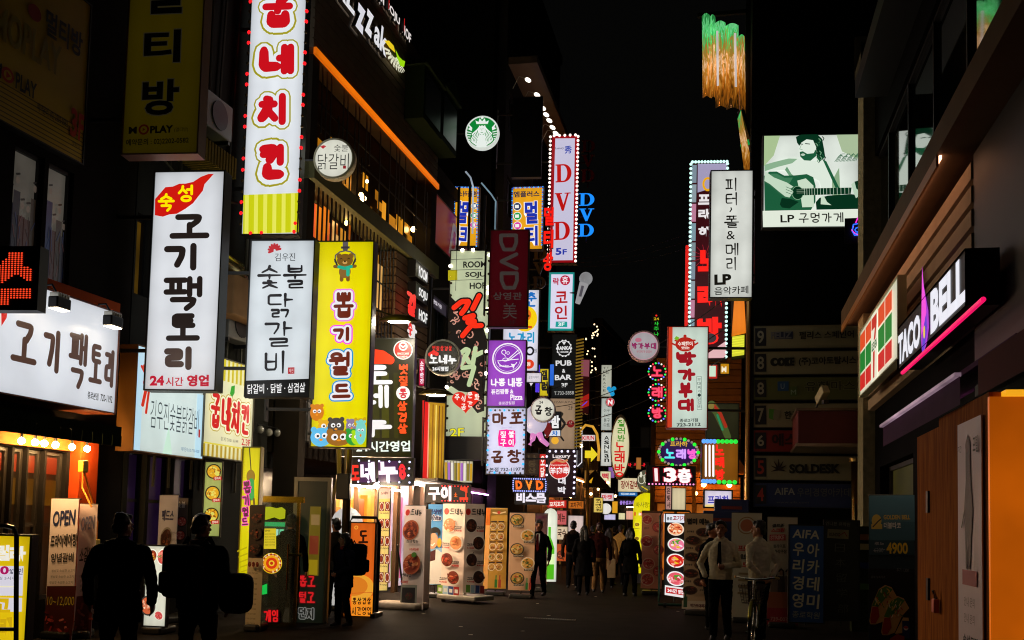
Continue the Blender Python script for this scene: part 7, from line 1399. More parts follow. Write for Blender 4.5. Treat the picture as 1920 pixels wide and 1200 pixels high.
for i, (l, r_) in enumerate((('우', '아'), ('리', '카'), ('경', '데'), ('영', '미'))): a.text(l, 1482 + i * 3, 1020 + i * 32, 1503 + i * 3, 1046 + i * 32, '#c8ccc0', .02); a.text(r_, 1509 + i * 3, 1020 + i * 32, 1532 + i * 3, 1046 + i * 32, '#c8ccc0', .02)
a.text('종로학원', 1494, 1148, 1544, 1160, '#8a949a', .01); s.done()
s = stand('sign_stand', 'black stand with five thin sideways study characters', (1540, 978, 1606, 976, 1614, 1160, 1552, 1164), 17.6, '#121416', toe=4, cat='sign', th=.05, base=False); a = s.art
a.text('인니본 유학원', 1542, 979, 1590, 987, '#6a6a64', .02); a.rect(1547, 994, 1588, 1012, '#8a8468'); a.text('KUNDO', 1551, 1001, 1572, 1008, '#2a1c18', .03); a.line([(1570, 1006), (1580, 999), (1585, 1007)], 1.6, '#8a2a24')
for i, ch in enumerate('日本留学部'): a.text(ch, 1563 + i * 3, 1022 + i * 28, 1582 + i * 3, 1038 + i * 28, '#5a5c58', -.01)
s.done()
t = thing('leaflet_rack', 'dark green leaflet rack between the black stand and taco banner', 'rack', (gx(1616, 17.8), 17.8, 0)); MB().box((-.16, 0, 0), (.24, .25, 1.75)).build('case', D('#2a3020', .6), t); zs_ = (1.62, 1.46, 1.15, .8)
for i, c in enumerate(('#8a5a3a', '#b0a080', '#24306a', '#4a6a3a')): MB().box((-.12, -.03, zs_[i] - .1), (.2, -.004, zs_[i])).build('leaflet', D(c, .6), t)
for px, py, lb in ((1372, 962, 'taller navy box stand behind the white shirt men'), (1352, 990, 'shorter navy box stand beside the brown menu banner')):
    p = atY(px, py, 20.6 if px > 1360 else 20.2); t = thing('notice_stand', lb, 'stand', (p.x, p.y, 0), R(6)); z = atY(px, 936 if px > 1360 else 958, p.y).z; MB().bevbox((-.34, 0, .5), (.34, .12, z), .02).build('board', D('#1c2a5a', .4), t); MB().box((-.3, .02, 0), (-.24, .1, .5)).box((.24, .02, 0), (.3, .1, .5)).build('legs', DARKM, t); MB().box((-.2, -.004, z - .2), (.2, -.0005, z - .14)).build('title_strip', D('#7a2a20', .5), t)
# taco banner
s = stand('menu_banner', 'blue to black banner with two tacos and yellow price beside the wooden kiosk', (1634, 928, 1716, 930, 1714, 1270, 1624, 1270), 12.6, '#1c343c', toe=-4); a = s.art
a.rect(1634, 929, 1716, 975, '#47707e'); a.rect(1633, 975, 1716, 1008, '#38606c'); a.rect(1632, 1008, 1715, 1035, '#24424c'); a.rect(1630, 1060, 1715, 1270, '#0c1214')
a.disc(1647, 973, 9, '#c8a848', 11); a.rect(1637, 979, 1657, 988, '#c8a848'); a.line([(1640, 984), (1650, 974), (1655, 970)], 2, '#1c2a30'); a.text('GOLDEN BELL', 1660, 963, 1708, 971, '#c8a848', .03); a.text('더블타코', 1660, 976, 1691, 987, '#d8d4cc', .02)
a.text('세트 Set', 1642, 1011, 1659, 1017, '#c8c4bc'); a.text('6200', 1641, 1022, 1658, 1030, '#8a9294'); a.line([(1640, 1027), (1661, 1025)], .8, '#a8acac'); a.text('4900', 1664, 1012, 1703, 1033, '#e0b81c', .03); a.text('추가 1,300', 1682, 1058, 1704, 1066, '#7a7a78'); a.text('콤보 실속가격', 1634, 1073, 1660, 1078, '#7a7a78')
for dx, dy in ((0, 0), (22, 20)):
    X_ = lambda L: [(x + dx, y + dy) for x, y in L]
    a.poly(X_([(1628, 1160), (1634, 1128), (1648, 1098), (1660, 1090), (1672, 1094), (1682, 1112), (1668, 1128), (1654, 1160), (1640, 1166), (1630, 1166)]), '#c89a58'); a.poly(X_([(1634, 1130), (1648, 1100), (1662, 1092), (1674, 1098), (1656, 1120), (1646, 1132)]), '#4a7a24'); a.poly(X_([(1630, 1154), (1635, 1132), (1646, 1132), (1648, 1150), (1640, 1164), (1631, 1164)]), '#a82818')
    gr = random.Random(dx)
    for k in range(26): x, y = gr.uniform(1640, 1668), gr.uniform(1096, 1128); a.line(X_([(x, y), (x + gr.uniform(-4, 5), y + gr.uniform(2, 8))]), 1.6, gr.choice(['#e0b038', '#d8c868', '#5a8a28', '#e0d8c0', '#b83a20']))
a.poly([(1676, 1182), (1692, 1150), (1702, 1150), (1704, 1166), (1690, 1180)], '#d0a868'); a.rect(1690, 1156, 1704, 1190, '#1c2c6a'); a.disc(1697, 1170, 4.4, '#d8d8dc'); a.disc(1697, 1168.6, 4, '#c02838', 2.6); a.poly([(1666, 1192), (1680, 1182), (1694, 1186), (1692, 1230), (1668, 1230)], '#a82a18'); s.done()
# wooden kiosk with orange front
t0_ = Plane((1.8, 9, 0), R(-90)); ua, ub = t0_.hit(1716, 900)[0], t0_.hit(1857, 900)[0]; zk = t0_.hit(1790, 783)[1]
Kk = thing('kiosk', 'closed plywood kiosk with padlock and bright orange front panel', 'kiosk', (1.8, 9, 0), R(-90)); WD = bpy.data.materials.new('plywood'); ug = t0_.hit(1760, 900)[0]
WD.use_nodes = True; nt = WD.node_tree; b_ = nt.nodes['Principled BSDF']; tc = nt.nodes.new('ShaderNodeTexCoord'); mp = nt.nodes.new('ShaderNodeMapping'); mp.inputs['Scale'].default_value = (9, 9, .7); nz = nt.nodes.new('ShaderNodeTexNoise'); nz.inputs['Scale'].default_value = 2.5; nz.inputs['Detail'].default_value = 8; nz.inputs['Distortion'].default_value = .8; cr = nt.nodes.new('ShaderNodeValToRGB'); cr.color_ramp.elements[0].position = .3; cr.color_ramp.elements[0].color = (*lin('#7a3e10'), 1); cr.color_ramp.elements[1].position = .72; cr.color_ramp.elements[1].color = (*lin('#b86e26'), 1)
for A1, B1 in ((tc.outputs['Object'], mp.inputs['Vector']), (mp.outputs['Vector'], nz.inputs['Vector']), (nz.outputs['Fac'], cr.inputs['Fac']), (cr.outputs['Color'], b_.inputs['Base Color'])): nt.links.new(A1, B1)
b_.inputs['Roughness'].default_value = .7; b_.inputs['Specular IOR Level'].default_value = .02
mb = MB(); mb.box((ua, .02, 0), (ug - .02, .66, zk)); mb.box((ug + .02, .0, 0), (ub - .02, .66, zk + .06)); mb.box((ug - .02, .1, 0), (ug + .02, .66, zk)); mb.build('body', WD, Kk)
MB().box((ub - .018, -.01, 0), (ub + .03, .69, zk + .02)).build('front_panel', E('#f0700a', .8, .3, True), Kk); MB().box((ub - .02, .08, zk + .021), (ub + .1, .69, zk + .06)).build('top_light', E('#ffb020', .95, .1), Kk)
for z in (zk - .75, zk - 1.55): u_ = t0_.hit(1737, 900)[0]; MB().box((u_ - .04, -.0, z), (u_ + .05, .019, z + .2)).build('hinge', D('#1c1814', .4, .6), Kk)
u_, z_ = t0_.hit(1762, 1145); o = MB().tube([(u_ - .03, -.03, z_ + .1), (u_ - .02, -.05, z_ + .17), (u_ + .02, -.05, z_ + .17), (u_ + .03, -.03, z_ + .1)], .012).build('shackle', CHROME, Kk); MB().bevbox((u_ - .05, -.06, z_ - .02), (u_ + .05, -.01, z_ + .1), .012).build('padlock', D('#c8685a', .4, .6), Kk)
s = Sign('poster', 'lilac poster of a dark slender figure pasted on the kiosk', 'poster', (1790, 797, 1835, 781, 1844, 1262, 1800, 1240), plane=t0_.off(-.03), th=0, face='#e8d4e0', lit=False, uv=(50, 210)); a = s.art
a.poly([(20, 20), (24, 12), (29, 20), (30, 50), (34, 78), (31, 100), (28, 128), (25, 128), (24, 100), (22, 128), (19, 128), (18, 96), (16, 78), (20, 52)], '#3a1c14'); a.line([(18, 76), (11, 92)], 2.4, '#4a2418'); a.disc(24, 22, 4, '#5a2c1c', 6); a.rect(12, 129, 42, 142, '#a8202c'); a.text('모델', 36, 16, 46, 30, '#2a2028', .02); a.text('기간', 4, 20, 12, 26, '#2a2028'); [a.text('안내 문의', 16, 152 + k * 14, 38, 160 + k * 14, '#8a7078') for k in range(2)]; a.text('속성모집', 14, 184, 44, 194, '#1c1418', .03); s.done()
# drain grate and litter
p = G(1030, 1162); t = thing('drain_grate', 'narrow steel drain grate set in the asphalt', 'grate', (p.x, p.y, .006)); mb = MB(); mb.box((-.45, -.04, -.002), (.45, -.03, .01)); mb.box((-.45, .1, -.002), (.45, .11, .01))
for k in range(22): mb.box((-.45 + k * .042, -.03, -.002), (-.45 + k * .042 + .018, .1, .008))
mb.build('bars', D('#a8a49c', .35, .8), t)
gr = random.Random(8); o0 = None
for k in range(16):
    p = G(gr.uniform(760, 1300), gr.uniform(1080, 1195))
    o = MB().box((-.03, -.02, 0), (.03, .02, .004)).build('paper_scrap', D('#b8b0a0', .7)) if o0 is None else o0.copy()
    if o0 is None: o0 = o
    else: C.objects.link(o)
    o.location = (p.x, p.y, .003); o.rotation_euler = (0, 0, gr.uniform(0, 3)); o['label'] = 'tiny pale paper scrap on the dark asphalt'; o['category'] = 'litter'; o['group'] = 'paper scraps on the asphalt'
# overhead wires
t = thing('overhead_wires', 'thin sagging wires from the pub wall across to the alley', 'wires', atY(1370, 560, 22)); mb = MB()
for k in range(3):
    mb.tube([Vector((-.1, .2 * k, -.4 * k)) + Vector((-6.2 * f, 12 * f, -.2 * k - 1.6 * f * (1 - f) - .3 * f)) for f in [i / 10 for i in range(11)]], .012, 5)
mb.build('cable', BLACK, t)

# more of the far alley's lit clutter
small('white poster panel behind the tall man in the crowd', (1066, 966, 1094, 968, 1093, 1002, 1065, 1001), 31, '#d8c0b8')
for q, lb, c_, t_ in (((1044, 957, 1062, 958, 1062, 984, 1044, 983), 'pink lit menu panel on the red shop front', '#c8585a', '메뉴'), ((1043, 987, 1064, 988, 1064, 1012, 1043, 1011), 'cream lit menu panel lower on the red shop front', '#d8c0a0', '국수'), ((1096, 880, 1120, 884, 1118, 908, 1096, 904), 'tan lit fascia board under the gold pole arrow', '#8a6024', '주점'), ((1066, 938, 1094, 941, 1094, 955, 1066, 952), 'orange lit fascia board above the white poster panel', '#c0681c', '꼬치구이'), ((1148, 940, 1158, 940, 1158, 962, 1148, 962), 'amber blank light panel right of the round lantern', '#e0a020', None), ((1133, 964, 1154, 965, 1154, 975, 1133, 974), 'pale lilac light strip under the round white lantern', '#c8c4e8', None), ((1160, 962, 1172, 962, 1172, 974, 1160, 974), 'left glowing screen at the far end shop', '#e0d8a8', None), ((1174, 958, 1187, 958, 1187, 974, 1174, 974), 'right pinkish glowing screen at the far end shop', '#e8a890', None), ((1095, 918, 1112, 921, 1112, 934, 1095, 932), 'brown lit board with warm letters below the canopy', '#a0601c', '전집'), ((1193, 858, 1202, 858, 1202, 880, 1193, 880), 'dim orange far light panel right of the oval sign', '#a86a30', None), ((1240, 882, 1252, 884, 1252, 900, 1240, 899), 'small yellow board left of the amber light panel', '#d8b020', None)):
    small(lb, q, 30.5 if q[0] < 1066 else (31 if q[0] < 1090 else (27 if q[0] > 1230 else 42)), c_, t_, '#3a1408')
for px, py, Y in ((1090, 836, 34), (1108, 926, 36), (1122, 917, 38), (1154, 930, 41), (1140, 905, 41), (1070, 931, 31.5), (1257, 908, 27.8), (1305, 925, 27.8), (1290, 904, 27.9)):
    p = atY(px, py, Y); t = thing('hanging_bulb', 'small warm hanging bulb among the far lane signs', 'lamp', p, 0, 'warm bulbs in the far lane'); MB().ball((0, 0, 0), .05, 0, 8, 6).build('bulb', E('#ffc878', 30, 0, True), t, True); MB().tube([(0, 0, .04), (0, 0, .35)], .008, 5).build('cord', BLACK, t)
# ducts, units and cables on the left walls
P0 = FA.off(-.35); p = P0.wp(432, 505); t = thing('duct', 'shiny elbow duct above the tan box between two blade signs', 'duct', p, FA.ang); MB().tube([(-.9, .25, .1), (-.2, .1, .12), (.1, -.05, .02), (.2, -.1, -.25)], .16, 12).build('pipe', D('#a89868', .25, .9), t, True); MB().tube([(.2, -.1, -.25), (.2, -.1, -.32)], .19, 12).build('collar', D('#6a6048', .3, .9), t, True)
p = P0.wp(440, 602); t = thing('sign_box', 'plain tan box sign seen edge on between two blade signs', 'sign', p, FA.ang); MB().bevbox((-.6, -.3, 0), (.6, .3, .68), .02).build('case', D('#8a6a48', .6, 0, .3, 4), t); MB().box((-.6, .06, .69), (-.5, .3, .95)).build('bracket', STEEL, t)
for i, (px, py) in enumerate(((410, 250), (452, 640), (545, 640))):
    p = P0.wp(px, py); t = thing('aircon_unit', ('dark aircon unit high behind the tall chicken blade', 'dark aircon unit beside the thin lettered blade', 'aircon unit behind the thin lettered blade near yellow one')[i].replace('chicken ', 'red lettered '), 'aircon', p, FA.ang); MB().bevbox((-.42, 0, 0), (.42, .3, .6), .02).build('case', D('#6a6a62', .5, 0, .25, 4), t); o = MB().tube([(0, -.005, .3), (0, -.02, .3)], .24, 20).build('fan_guard', DARKM, t); MB().box((-.4, .02, -.06), (-.34, .34, 0)).box((.34, .02, -.06), (.4, .34, 0)).build('bracket', STEEL, t)
t = thing('wall_cables', 'bundle of dark cables and thin pipes running down the block wall', 'cables', FA.wp(395, 700), FA.ang); mb = MB(); gr = random.Random(12)
for k in range(6): x = -1.6 + k * .5 + gr.uniform(-.1, .1); mb.tube([(x, -.06, -2), (x + gr.uniform(-.1, .1), -.08, 1), (x + gr.uniform(-.15, .15), -.06, 3.4), (x + gr.uniform(-.1, .1), -.06, 7)], .025, 6)
mb.tube([(-2.2, -.1, 3.2), (-1, -.2, 2.7), (.5, -.14, 3.1), (2, -.1, 2.9)], .018, 6); mb.build('cable', D('#3a382c', .5), t)
t = thing('crossing_wires', 'thin wires crossing high over the lane by the blue letters', 'wires', atY(1085, 500, 38)); mb = MB()
for k in range(3): mb.tube([Vector((0, 0, .15 * k)) + Vector((7.5 * f, -3 * f, 1.2 * f - 2.2 * f * (1 - f) + .2 * k * f)) for f in [i / 10 for i in range(11)]], .014, 5)
mb.build('cable', D('#2a2a28', .5), t)

p = atY(706, 911, 17.5); t = thing('hanging_bulb', 'bare bright bulb hanging under the purple dotted LED board', 'lamp', p); MB().ball((0, 0, 0), .055, 0, 12, 8).build('bulb', E('#ffe4c4', 420, 0, True), t, True); MB().tube([(0, 0, .05), (0, 0, .14)], .022).build('socket', DARKM, t)
# ================================================================== PEOPLE
def skinmat(h): return D(h, .5, 0, .08, 12)
def blob(prims, voxel, mats, fold=0.0, seed=0, name='body', parent=None, fold_mats=(), sm=4):
    """one continuous surface over tapered limbs: prims = (points, radii, material[, flatten])"""
    mb = MB(); src = []
    for pr in prims:
        pts, rad, m = pr[0], pr[1], pr[2]; fl = pr[3] if len(pr) > 3 else (1, 1)
        pts = [Vector(p) for p in pts]
        if len(pts) == 1:
            r = rad[0]; rr = Vector(r) if hasattr(r, '__len__') else Vector((r, r, r)); mb.ball(pts[0], rr, 0, 14, 9); src.append((pts[0], min(rr) * .9, m)); continue
        # resample the chain and sweep spheres + tube
        n = 10; rings = []; 
        for i, p in enumerate(pts):
            t = (pts[min(i + 1, len(pts) - 1)] - pts[max(i - 1, 0)]).normalized(); a = t.cross(Vector((0, 1, 0)) if abs(t.y) < .9 else Vector((1, 0, 0))).normalized(); b_ = t.cross(a)
            rings.append([p + a * math.cos(q) * rad[i] * fl[0] + b_ * math.sin(q) * rad[i] * fl[1] for q in [2 * math.pi * k / n for k in range(n)]])
        mb.loft(rings)
        for i, p in enumerate(pts): mb.ball(p, (rad[i] * max(fl[0], .01), rad[i] * fl[1], rad[i]) if fl != (1, 1) else rad[i], 0, 10, 7)
        for i in range(len(pts) - 1):
            for k in range(7): f = k / 6; src.append((pts[i].lerp(pts[i + 1], f), rad[i] + (rad[i + 1] - rad[i]) * f, m))
    for p_, r_, m_ in getattr(blob, 'extra', []): src.append((p_, r_, m_))
    me = bpy.data.meshes.new('t'); me.from_pydata(mb.v, [], mb.f); o = bpy.data.objects.new('t', me); TS.collection.objects.link(o)
    md = o.modifiers.new('r', 'REMESH'); md.mode = 'VOXEL'; md.voxel_size = voxel; md.adaptivity = 0
    s_ = o.modifiers.new('s', 'SMOOTH'); s_.iterations = sm; s_.factor = .5
    with bpy.context.temp_override(scene=TS, view_layer=TS.view_layers[0]):
        dg = bpy.context.evaluated_depsgraph_get(); out = bpy.data.meshes.new_from_object(o.evaluated_get(dg))
    bpy.data.objects.remove(o); bpy.data.meshes.remove(me)
    out.name = name; out.materials.clear()
    for m in mats: out.materials.append(m)
    import numpy as np
    n = len(out.polygons); cen = np.empty(n * 3, np.float32); out.polygons.foreach_get('center', cen); cen = cen.reshape(-1, 3)
    S = np.array([tuple(s[0]) for s in src], np.float32); Rr = np.array([s[1] for s in src], np.float32); M = np.array([s[2] for s in src], np.int32)
    idx = np.empty(n, np.int32)
    for i in range(0, n, 4000): idx[i:i + 4000] = M[np.argmin(np.linalg.norm(cen[i:i + 4000, None] - S[None], axis=2) - Rr[None], axis=1)]
    if name == 'person':
        tl = (idx == 0) | (idx == 1); idx = np.where(tl, np.where(cen[:, 2] > blob.hem, 0, 1), idx).astype(np.int32)
    out.polygons.foreach_set('material_index', idx); out.polygons.foreach_set('use_smooth', [True] * n)
    if fold:
        vm = [0] * len(out.vertices)
        for p in out.polygons:
            if idx[p.index] in fold_mats:
                for v in p.vertices: vm[v] = 1
        nv = len(out.vertices); nr = np.empty(nv * 3, np.float32); out.vertices.foreach_get('normal', nr); co = np.empty(nv * 3, np.float32); out.vertices.foreach_get('co', co); nr = nr.reshape(-1, 3); co = co.reshape(-1, 3)
        am = np.array([fold * (mnoise.noise(Vector((c[0] * 9 + seed, c[1] * 9, c[2] * 6))) + .6 * mnoise.noise(Vector((c[0] * 22 + seed, c[1] * 22 + c[2] * 14, c[2] * 26)))) if vm[i] else 0.0 for i, c in enumerate(co)], np.float32); out.vertices.foreach_set('co', (co + nr * am[:, None]).ravel()); out.update()
    o = bpy.data.objects.new(name, out); C.objects.link(o)
    if parent: o.parent = parent
    return o
TS = bpy.data.scenes.new('workbench')
def person(label, px, Y, face=0, H=1.72, top='#0c0c0e', legs='#0a0a0c', skin='#a8745a', hair='short', hairc='#0a0807', stride=.12, arms=('down', 'down'), coat=.0, group=None, shoes='#0a0a0a', lean=0.0, turn=0.0, fem=False, shirt=None, tie=None, fine=False, bulk=1.0, glasses=False, scarf=None, hood=False, bag_arm=None):
    k = H / 1.75; sh = (.165 if fem else .19) * bulk; lf = lean
    def P(x, y, z): return Vector((x * k, (y + lf * max(0, z - .9)) * k, z * k))
    rr = lambda *r: [q * k for q in r]
    T, L, S, SH = 0, 1, 2, 3
    pr = []
    # torso as stacked ellipses
    b = bulk
    tor = [(.80 - coat, .172 + coat * .16, .125 + coat * .1), (.92, .172, .125), (1.06, .15 if fem else .168, .118), (1.22, .172 if fem else .186, .128), (1.33, .17 if fem else .185, .12), (1.41, .13, .095), (1.455, .07, .065)]
    mbx = []
    for z, rx, ry in tor: mbx.append([tuple(P(rx * b * math.cos(q), ry * b * math.sin(q), z)) for q in [2 * math.pi * i / 18 for i in range(18)]])
    blob.extra = []
    for z, rx, ry in tor:
        for i in range(10):
            q = 2 * math.pi * i / 10; blob.extra.append((P(rx * b * .55 * math.cos(q), ry * b * .5 * math.sin(q), z), .075 * k, T))
    # legs
    for sg in (-1, 1):
        st = stride * sg; hip = P(.085 * sg, 0, .9); kn = P(.09 * sg, st * .55 + .03, .49); an = P(.092 * sg, st - (.05 if st < 0 else 0), .1 + (.05 if st < -.1 else 0))
        pr.append(([hip, kn, an], rr(.098 * b, .074, .058), L)); tz = an + P(0, .13, -.055) - P(0, 0, 0) + Vector((0, lf * .9 * 0, 0)); pr.append(([an + Vector((0, -.04, -.05)) * k, an + Vector((0, .07, -.055)) * k, an + Vector((0, .15, -.065)) * k], rr(.04, .042, .03), SH))
    # arms and hands
    for sg, ps in ((-1, arms[0]), (1, arms[1])):
        s_ = P((sh - .012) * sg, -.005, 1.365); e, w_ = {'down': (P((sh + .07) * sg, -.03, 1.12), P((sh + .075) * sg, .06 + stride * .3 * -sg, .87)), 'phone': (P((sh + .07) * sg, .0, 1.12), P(.09 * sg, .24, 1.1)), 'pocket': (P((sh + .12) * sg, -.08, 1.12), P((sh + .03) * sg, .06, .95)),
               'behind': (P((sh + .08) * sg, -.1, 1.13), P(.1 * sg, -.16, .98)), 'strap': (P((sh + .06) * sg, .02, 1.12), P((sh - .04) * sg, .17, 1.26)), 'front': (P((sh + .07) * sg, .04, 1.12), P(.04 * sg, .2, 1.0))}[ps]
        pr.append(([P(.05 * sg, -.01, 1.44), P(.12 * sg, -.01, 1.405), s_], rr(.05, .055, .062 * b), 4)); pr.append(([s_, e, w_], rr(.063 * b, .052 * b, .042 * b), 4)); d = (w_ - e).normalized(); side = Vector((sg, 0, 0)); inn = -side
        if ps == 'pocket': continue
        up = d.cross(side).normalized() if abs(d.dot(side)) < .95 else Vector((0, 0, 1)); ax = d.cross(up).normalized()
        palm = w_ + d * .05 * k; pr.append(([w_ + d * .01 * k, palm, w_ + d * .085 * k], rr(.026, .032, .034), S, (.62, 1) if abs(d.z) > .6 else (1, .7)))
        fr = .0085 if fine else .01
        for i, (o_, ln) in enumerate(((-.027, .062), (-.009, .074), (.009, .07), (.027, .054))):
            b0 = w_ + d * .085 * k + up * o_ * k; cl = (-ax if sg > 0 else ax) * 0
            c1 = b0 + d * ln * .5 * k + inn * .008 * k; c2 = c1 + d * ln * .42 * k + inn * .022 * k
            if ps in ('phone', 'front', 'strap'): c1 = b0 + d * ln * .45 * k + Vector((0, -.004, .012)) * k; c2 = c1 + (Vector((0, -.02, .022)) + inn * .012) * k
            pr.append(([b0, c1, c2], rr(fr, fr * .95, fr * .8), S))
        tb = w_ + d * .035 * k + up * (.03 if ps == 'down' else -.03) * k; pr.append(([tb, tb + d * .03 * k + up * (.018 if ps == 'down' else -.018) * k, tb + d * .055 * k + up * (.02 if ps == 'down' else -.02) * k], rr(.012, .011, .009), S))
    # neck and head
    ct, stn = math.cos(turn), math.sin(turn); hc = P(0, .015, 1.625)
    HD = lambda x, y, z: hc + Vector((x * ct - y * stn, x * stn + y * ct, z)) * k
    pr.append(([P(0, -.005, 1.43), P(0, .01, 1.54)], rr(.058, .052), S)); pr.append(([hc + Vector((0, 0, .02)) * k], [Vector((.076, .094, .104)) * k], S)); pr.append(([HD(0, .03, -.05), HD(0, .052, -.088)], rr(.056, .036), S)); pr.append(([HD(0, .085, .0), HD(0, .108, -.026)], rr(.012, .016), S))
    for sg in (-1, 1): pr.append(([HD(.078 * sg, -.005, .0), HD(.082 * sg, -.012, -.03)], rr(.018, .012), S)); pr.append(([HD(.022 * sg, .088, .02), HD(.04 * sg, .08, .022)], rr(.013, .012), S))
    pr.append(([HD(-.018, .084, -.056), HD(.018, .084, -.056)], rr(.011, .011), S))
    if hood: pr.append(([P(-.11, -.08, 1.44), P(0, -.125, 1.46), P(.11, -.08, 1.44)], rr(.05, .06, .05), T))
    pr.append(([P(-.05, .0, 1.45), P(.05, .0, 1.45)], rr(.062, .062), T))
    # torso loft goes in as dense prim
    n0 = MB(); 
    fake = ([P(0, 0, z) for z, _, _ in tor], [1] * len(tor), T)
    vox = .0085 if fine else (.011 if Y < 19 else .014)
    mats = [D(top, .75, 0, .25, 14), D(legs, .8, 0, .2, 14), skinmat(skin), D(shoes, .5), D(top, .75, 0, .25, 14)]
    blob.hem = (.9 if not coat else .815 - coat) * k
    blob.torso = mbx
    o = body_blob(pr, mbx, vox, mats, label, seed=px)
    o.location = (gx(px, Y), Y, 0); o.rotation_euler = (0, 0, R(face)); o['label'] = label; o['category'] = 'person'
    if group: o['group'] = group
    # hair
    hp = [([HD(0, -.016, .052)], [Vector((.084, .098, .088)) * k], 0), ([HD(-.035, -.062, -.01), HD(.035, -.062, -.01)], rr(.042, .042), 0), ([HD(-.04, .045, .1), HD(.04, .05, .098)], rr(.03, .028), 0), ([HD(-.03, -.068, -.05), HD(.03, -.068, -.05)], rr(.028, .028), 0)]
    for sg in (-1, 1): hp.append(([HD(.068 * sg, .0, .06), HD(.074 * sg, .005, .02)], rr(.022, .011), 0))
    gr = random.Random(px)
    for q in range(14): a_, e_ = gr.uniform(0, 6.28), gr.uniform(.55, 1.45); hp.append(([HD(.074 * math.cos(a_) * math.cos(e_), -.016 + .088 * math.sin(a_) * math.cos(e_), .052 + .08 * math.sin(e_))], rr(gr.uniform(.014, .022)), 0))
    if hair in ('long', 'bob'):
        ln = .34 if hair == 'long' else .17
        for x_ in (-.06, -.025, .025, .06): hp.append(([HD(x_, -.06, .03), HD(x_ * 1.25, -.085, -.1), HD(x_ * 1.2, -.1, -ln)], rr(.046, .045, .026), 0))
        for sg in (-1, 1): hp.append(([HD(.07 * sg, -.0, .04), HD(.084 * sg, -.01, -.07), HD(.085 * sg, -.03, -ln * .8)], rr(.03, .034, .018), 0))
    blob.extra = []
    blob(hp, .011, [D(hairc, .45, 0, .3, 30)], .008, px, 'hair', o, (0,), 2)
    # face
    if abs(((face + math.degrees(turn)) % 360) - 180) < 120:
        mb = MB()
        for sg in (-1, 1): mb.ball(HD(.031 * sg, .083, .012), (.012 * k, .008 * k, .007 * k), 0, 8, 6)
        mb.build('eyes', D('#120c0a', .2), o); mb = MB()
        for sg in (-1, 1): mb.tube([HD(.016 * sg, .097, .031), HD(.034 * sg, .095, .036), HD(.05 * sg, .082, .03)], .0045 * k, 5)
        mb.build('eyebrows', D(hairc, .7), o); MB().tube([HD(-.02, .094, -.056), HD(0, .1, -.055), HD(.02, .094, -.056)], .0045 * k, 5).build('mouth', D('#6a2a24', .5), o)
        if glasses:
            mb = MB()
            for sg in (-1, 1): mb.tube([HD(.033 * sg + .023 * math.cos(q), .108, .01 + .017 * math.sin(q)) for q in [2 * math.pi * i / 12 for i in range(13)]], .0022, 5); mb.tube([HD(.056 * sg, .105, .014), HD(.08 * sg, .0, .012)], .002, 5)
            mb.tube([HD(-.01, .11, .012), HD(.01, .11, .012)], .0022, 5); mb.build('glasses', CHROME, o)
    if shirt:                                             # shirt front and tie inside an open jacket
        f = .122 * b; mb = MB(); pts = [(-.05, 1.46), (.05, 1.46), (.055, 1.36), (.02, 1.1), (-.02, 1.1), (-.055, 1.36)]
        mb.loft([[P(x, f * (1.02 if z > 1.3 else 1.05) - (.028 if z > 1.42 else 0) + d, z) for x, z in pts] for d in (-.02, .012)]); mb.build('shirt_front', D(shirt, .7), o)
    if tie:
        f = .128 * b; MB().loft([[P(x, f - (.03 if z > 1.42 else 0) + d + .005, z) for x, z in ((-.018, 1.45), (.018, 1.45), (.02, 1.41), (.034, 1.12), (0, 1.05), (-.034, 1.12), (-.02, 1.41))] for d in (.0, .014)]).build('tie', D(tie, .6), o)
    if scarf: blob.extra = []; blob([([P(.07 * math.cos(q), .065 * math.sin(q), 1.47) for q in [2 * math.pi * i / 10 for i in range(11)]], rr(*[.035] * 11), 0)], .011, [D(scarf, .85, 0, .3, 20)], .006, px, 'scarf', o, (0,), 2)
    return o
def body_blob(pr, rings, vox, mats, label, seed):
    src_extra = list(blob.extra)
    orig = MB.loft
    # the torso loft joins the limbs before remeshing
    class _: pass
    def run():
        old = MB.__init__
        def init(s): old(s); MB.__init__ = old; MB.loft(s, rings)
        MB.__init__ = init
        blob.extra = src_extra
        o = blob(pr, vox, mats, .011, seed, 'person', None, (0, 1, 4), 4)
        return o
    return run()
def backpack(label, who, y=-.2, z=1.0, w=.34, h=.46, d=.2, c='#0c0a0a', strap=True):
    t = thing('backpack', label, 'backpack', who.location, who.rotation_euler[2])
    MB().bevbox((-w / 2, y - d / 2, z), (w / 2, y + d / 2, z + h), .07).build('body', D(c, .8, 0, .3, 8, .3), t, True); MB().bevbox((-w / 2 + .04, y - d / 2 - .07, z + .05), (w / 2 - .04, y - d / 2 + .03, z + h * .5), .03).build('pocket', D(c, .8, 0, .3, 8, .3), t, True)
    for sg in (-1, 1): MB().tube([(.1 * sg, y + d / 2, z + h - .03), (.12 * sg, -.03, z + h + .06), (.13 * sg, .12, z + h - .08), (.15 * sg, .1, z + .2), (.15 * sg, y + d / 2, z + .06)], .018, 8).build('strap', D(c, .8), t)
    MB().tube([(-.04, y + .02, z + h - .01), (0, y + .02, z + h + .04), (.04, y + .02, z + h - .01)], .01).build('handle', D(c, .8), t)
    return t
g = 'people walking away down the alley'
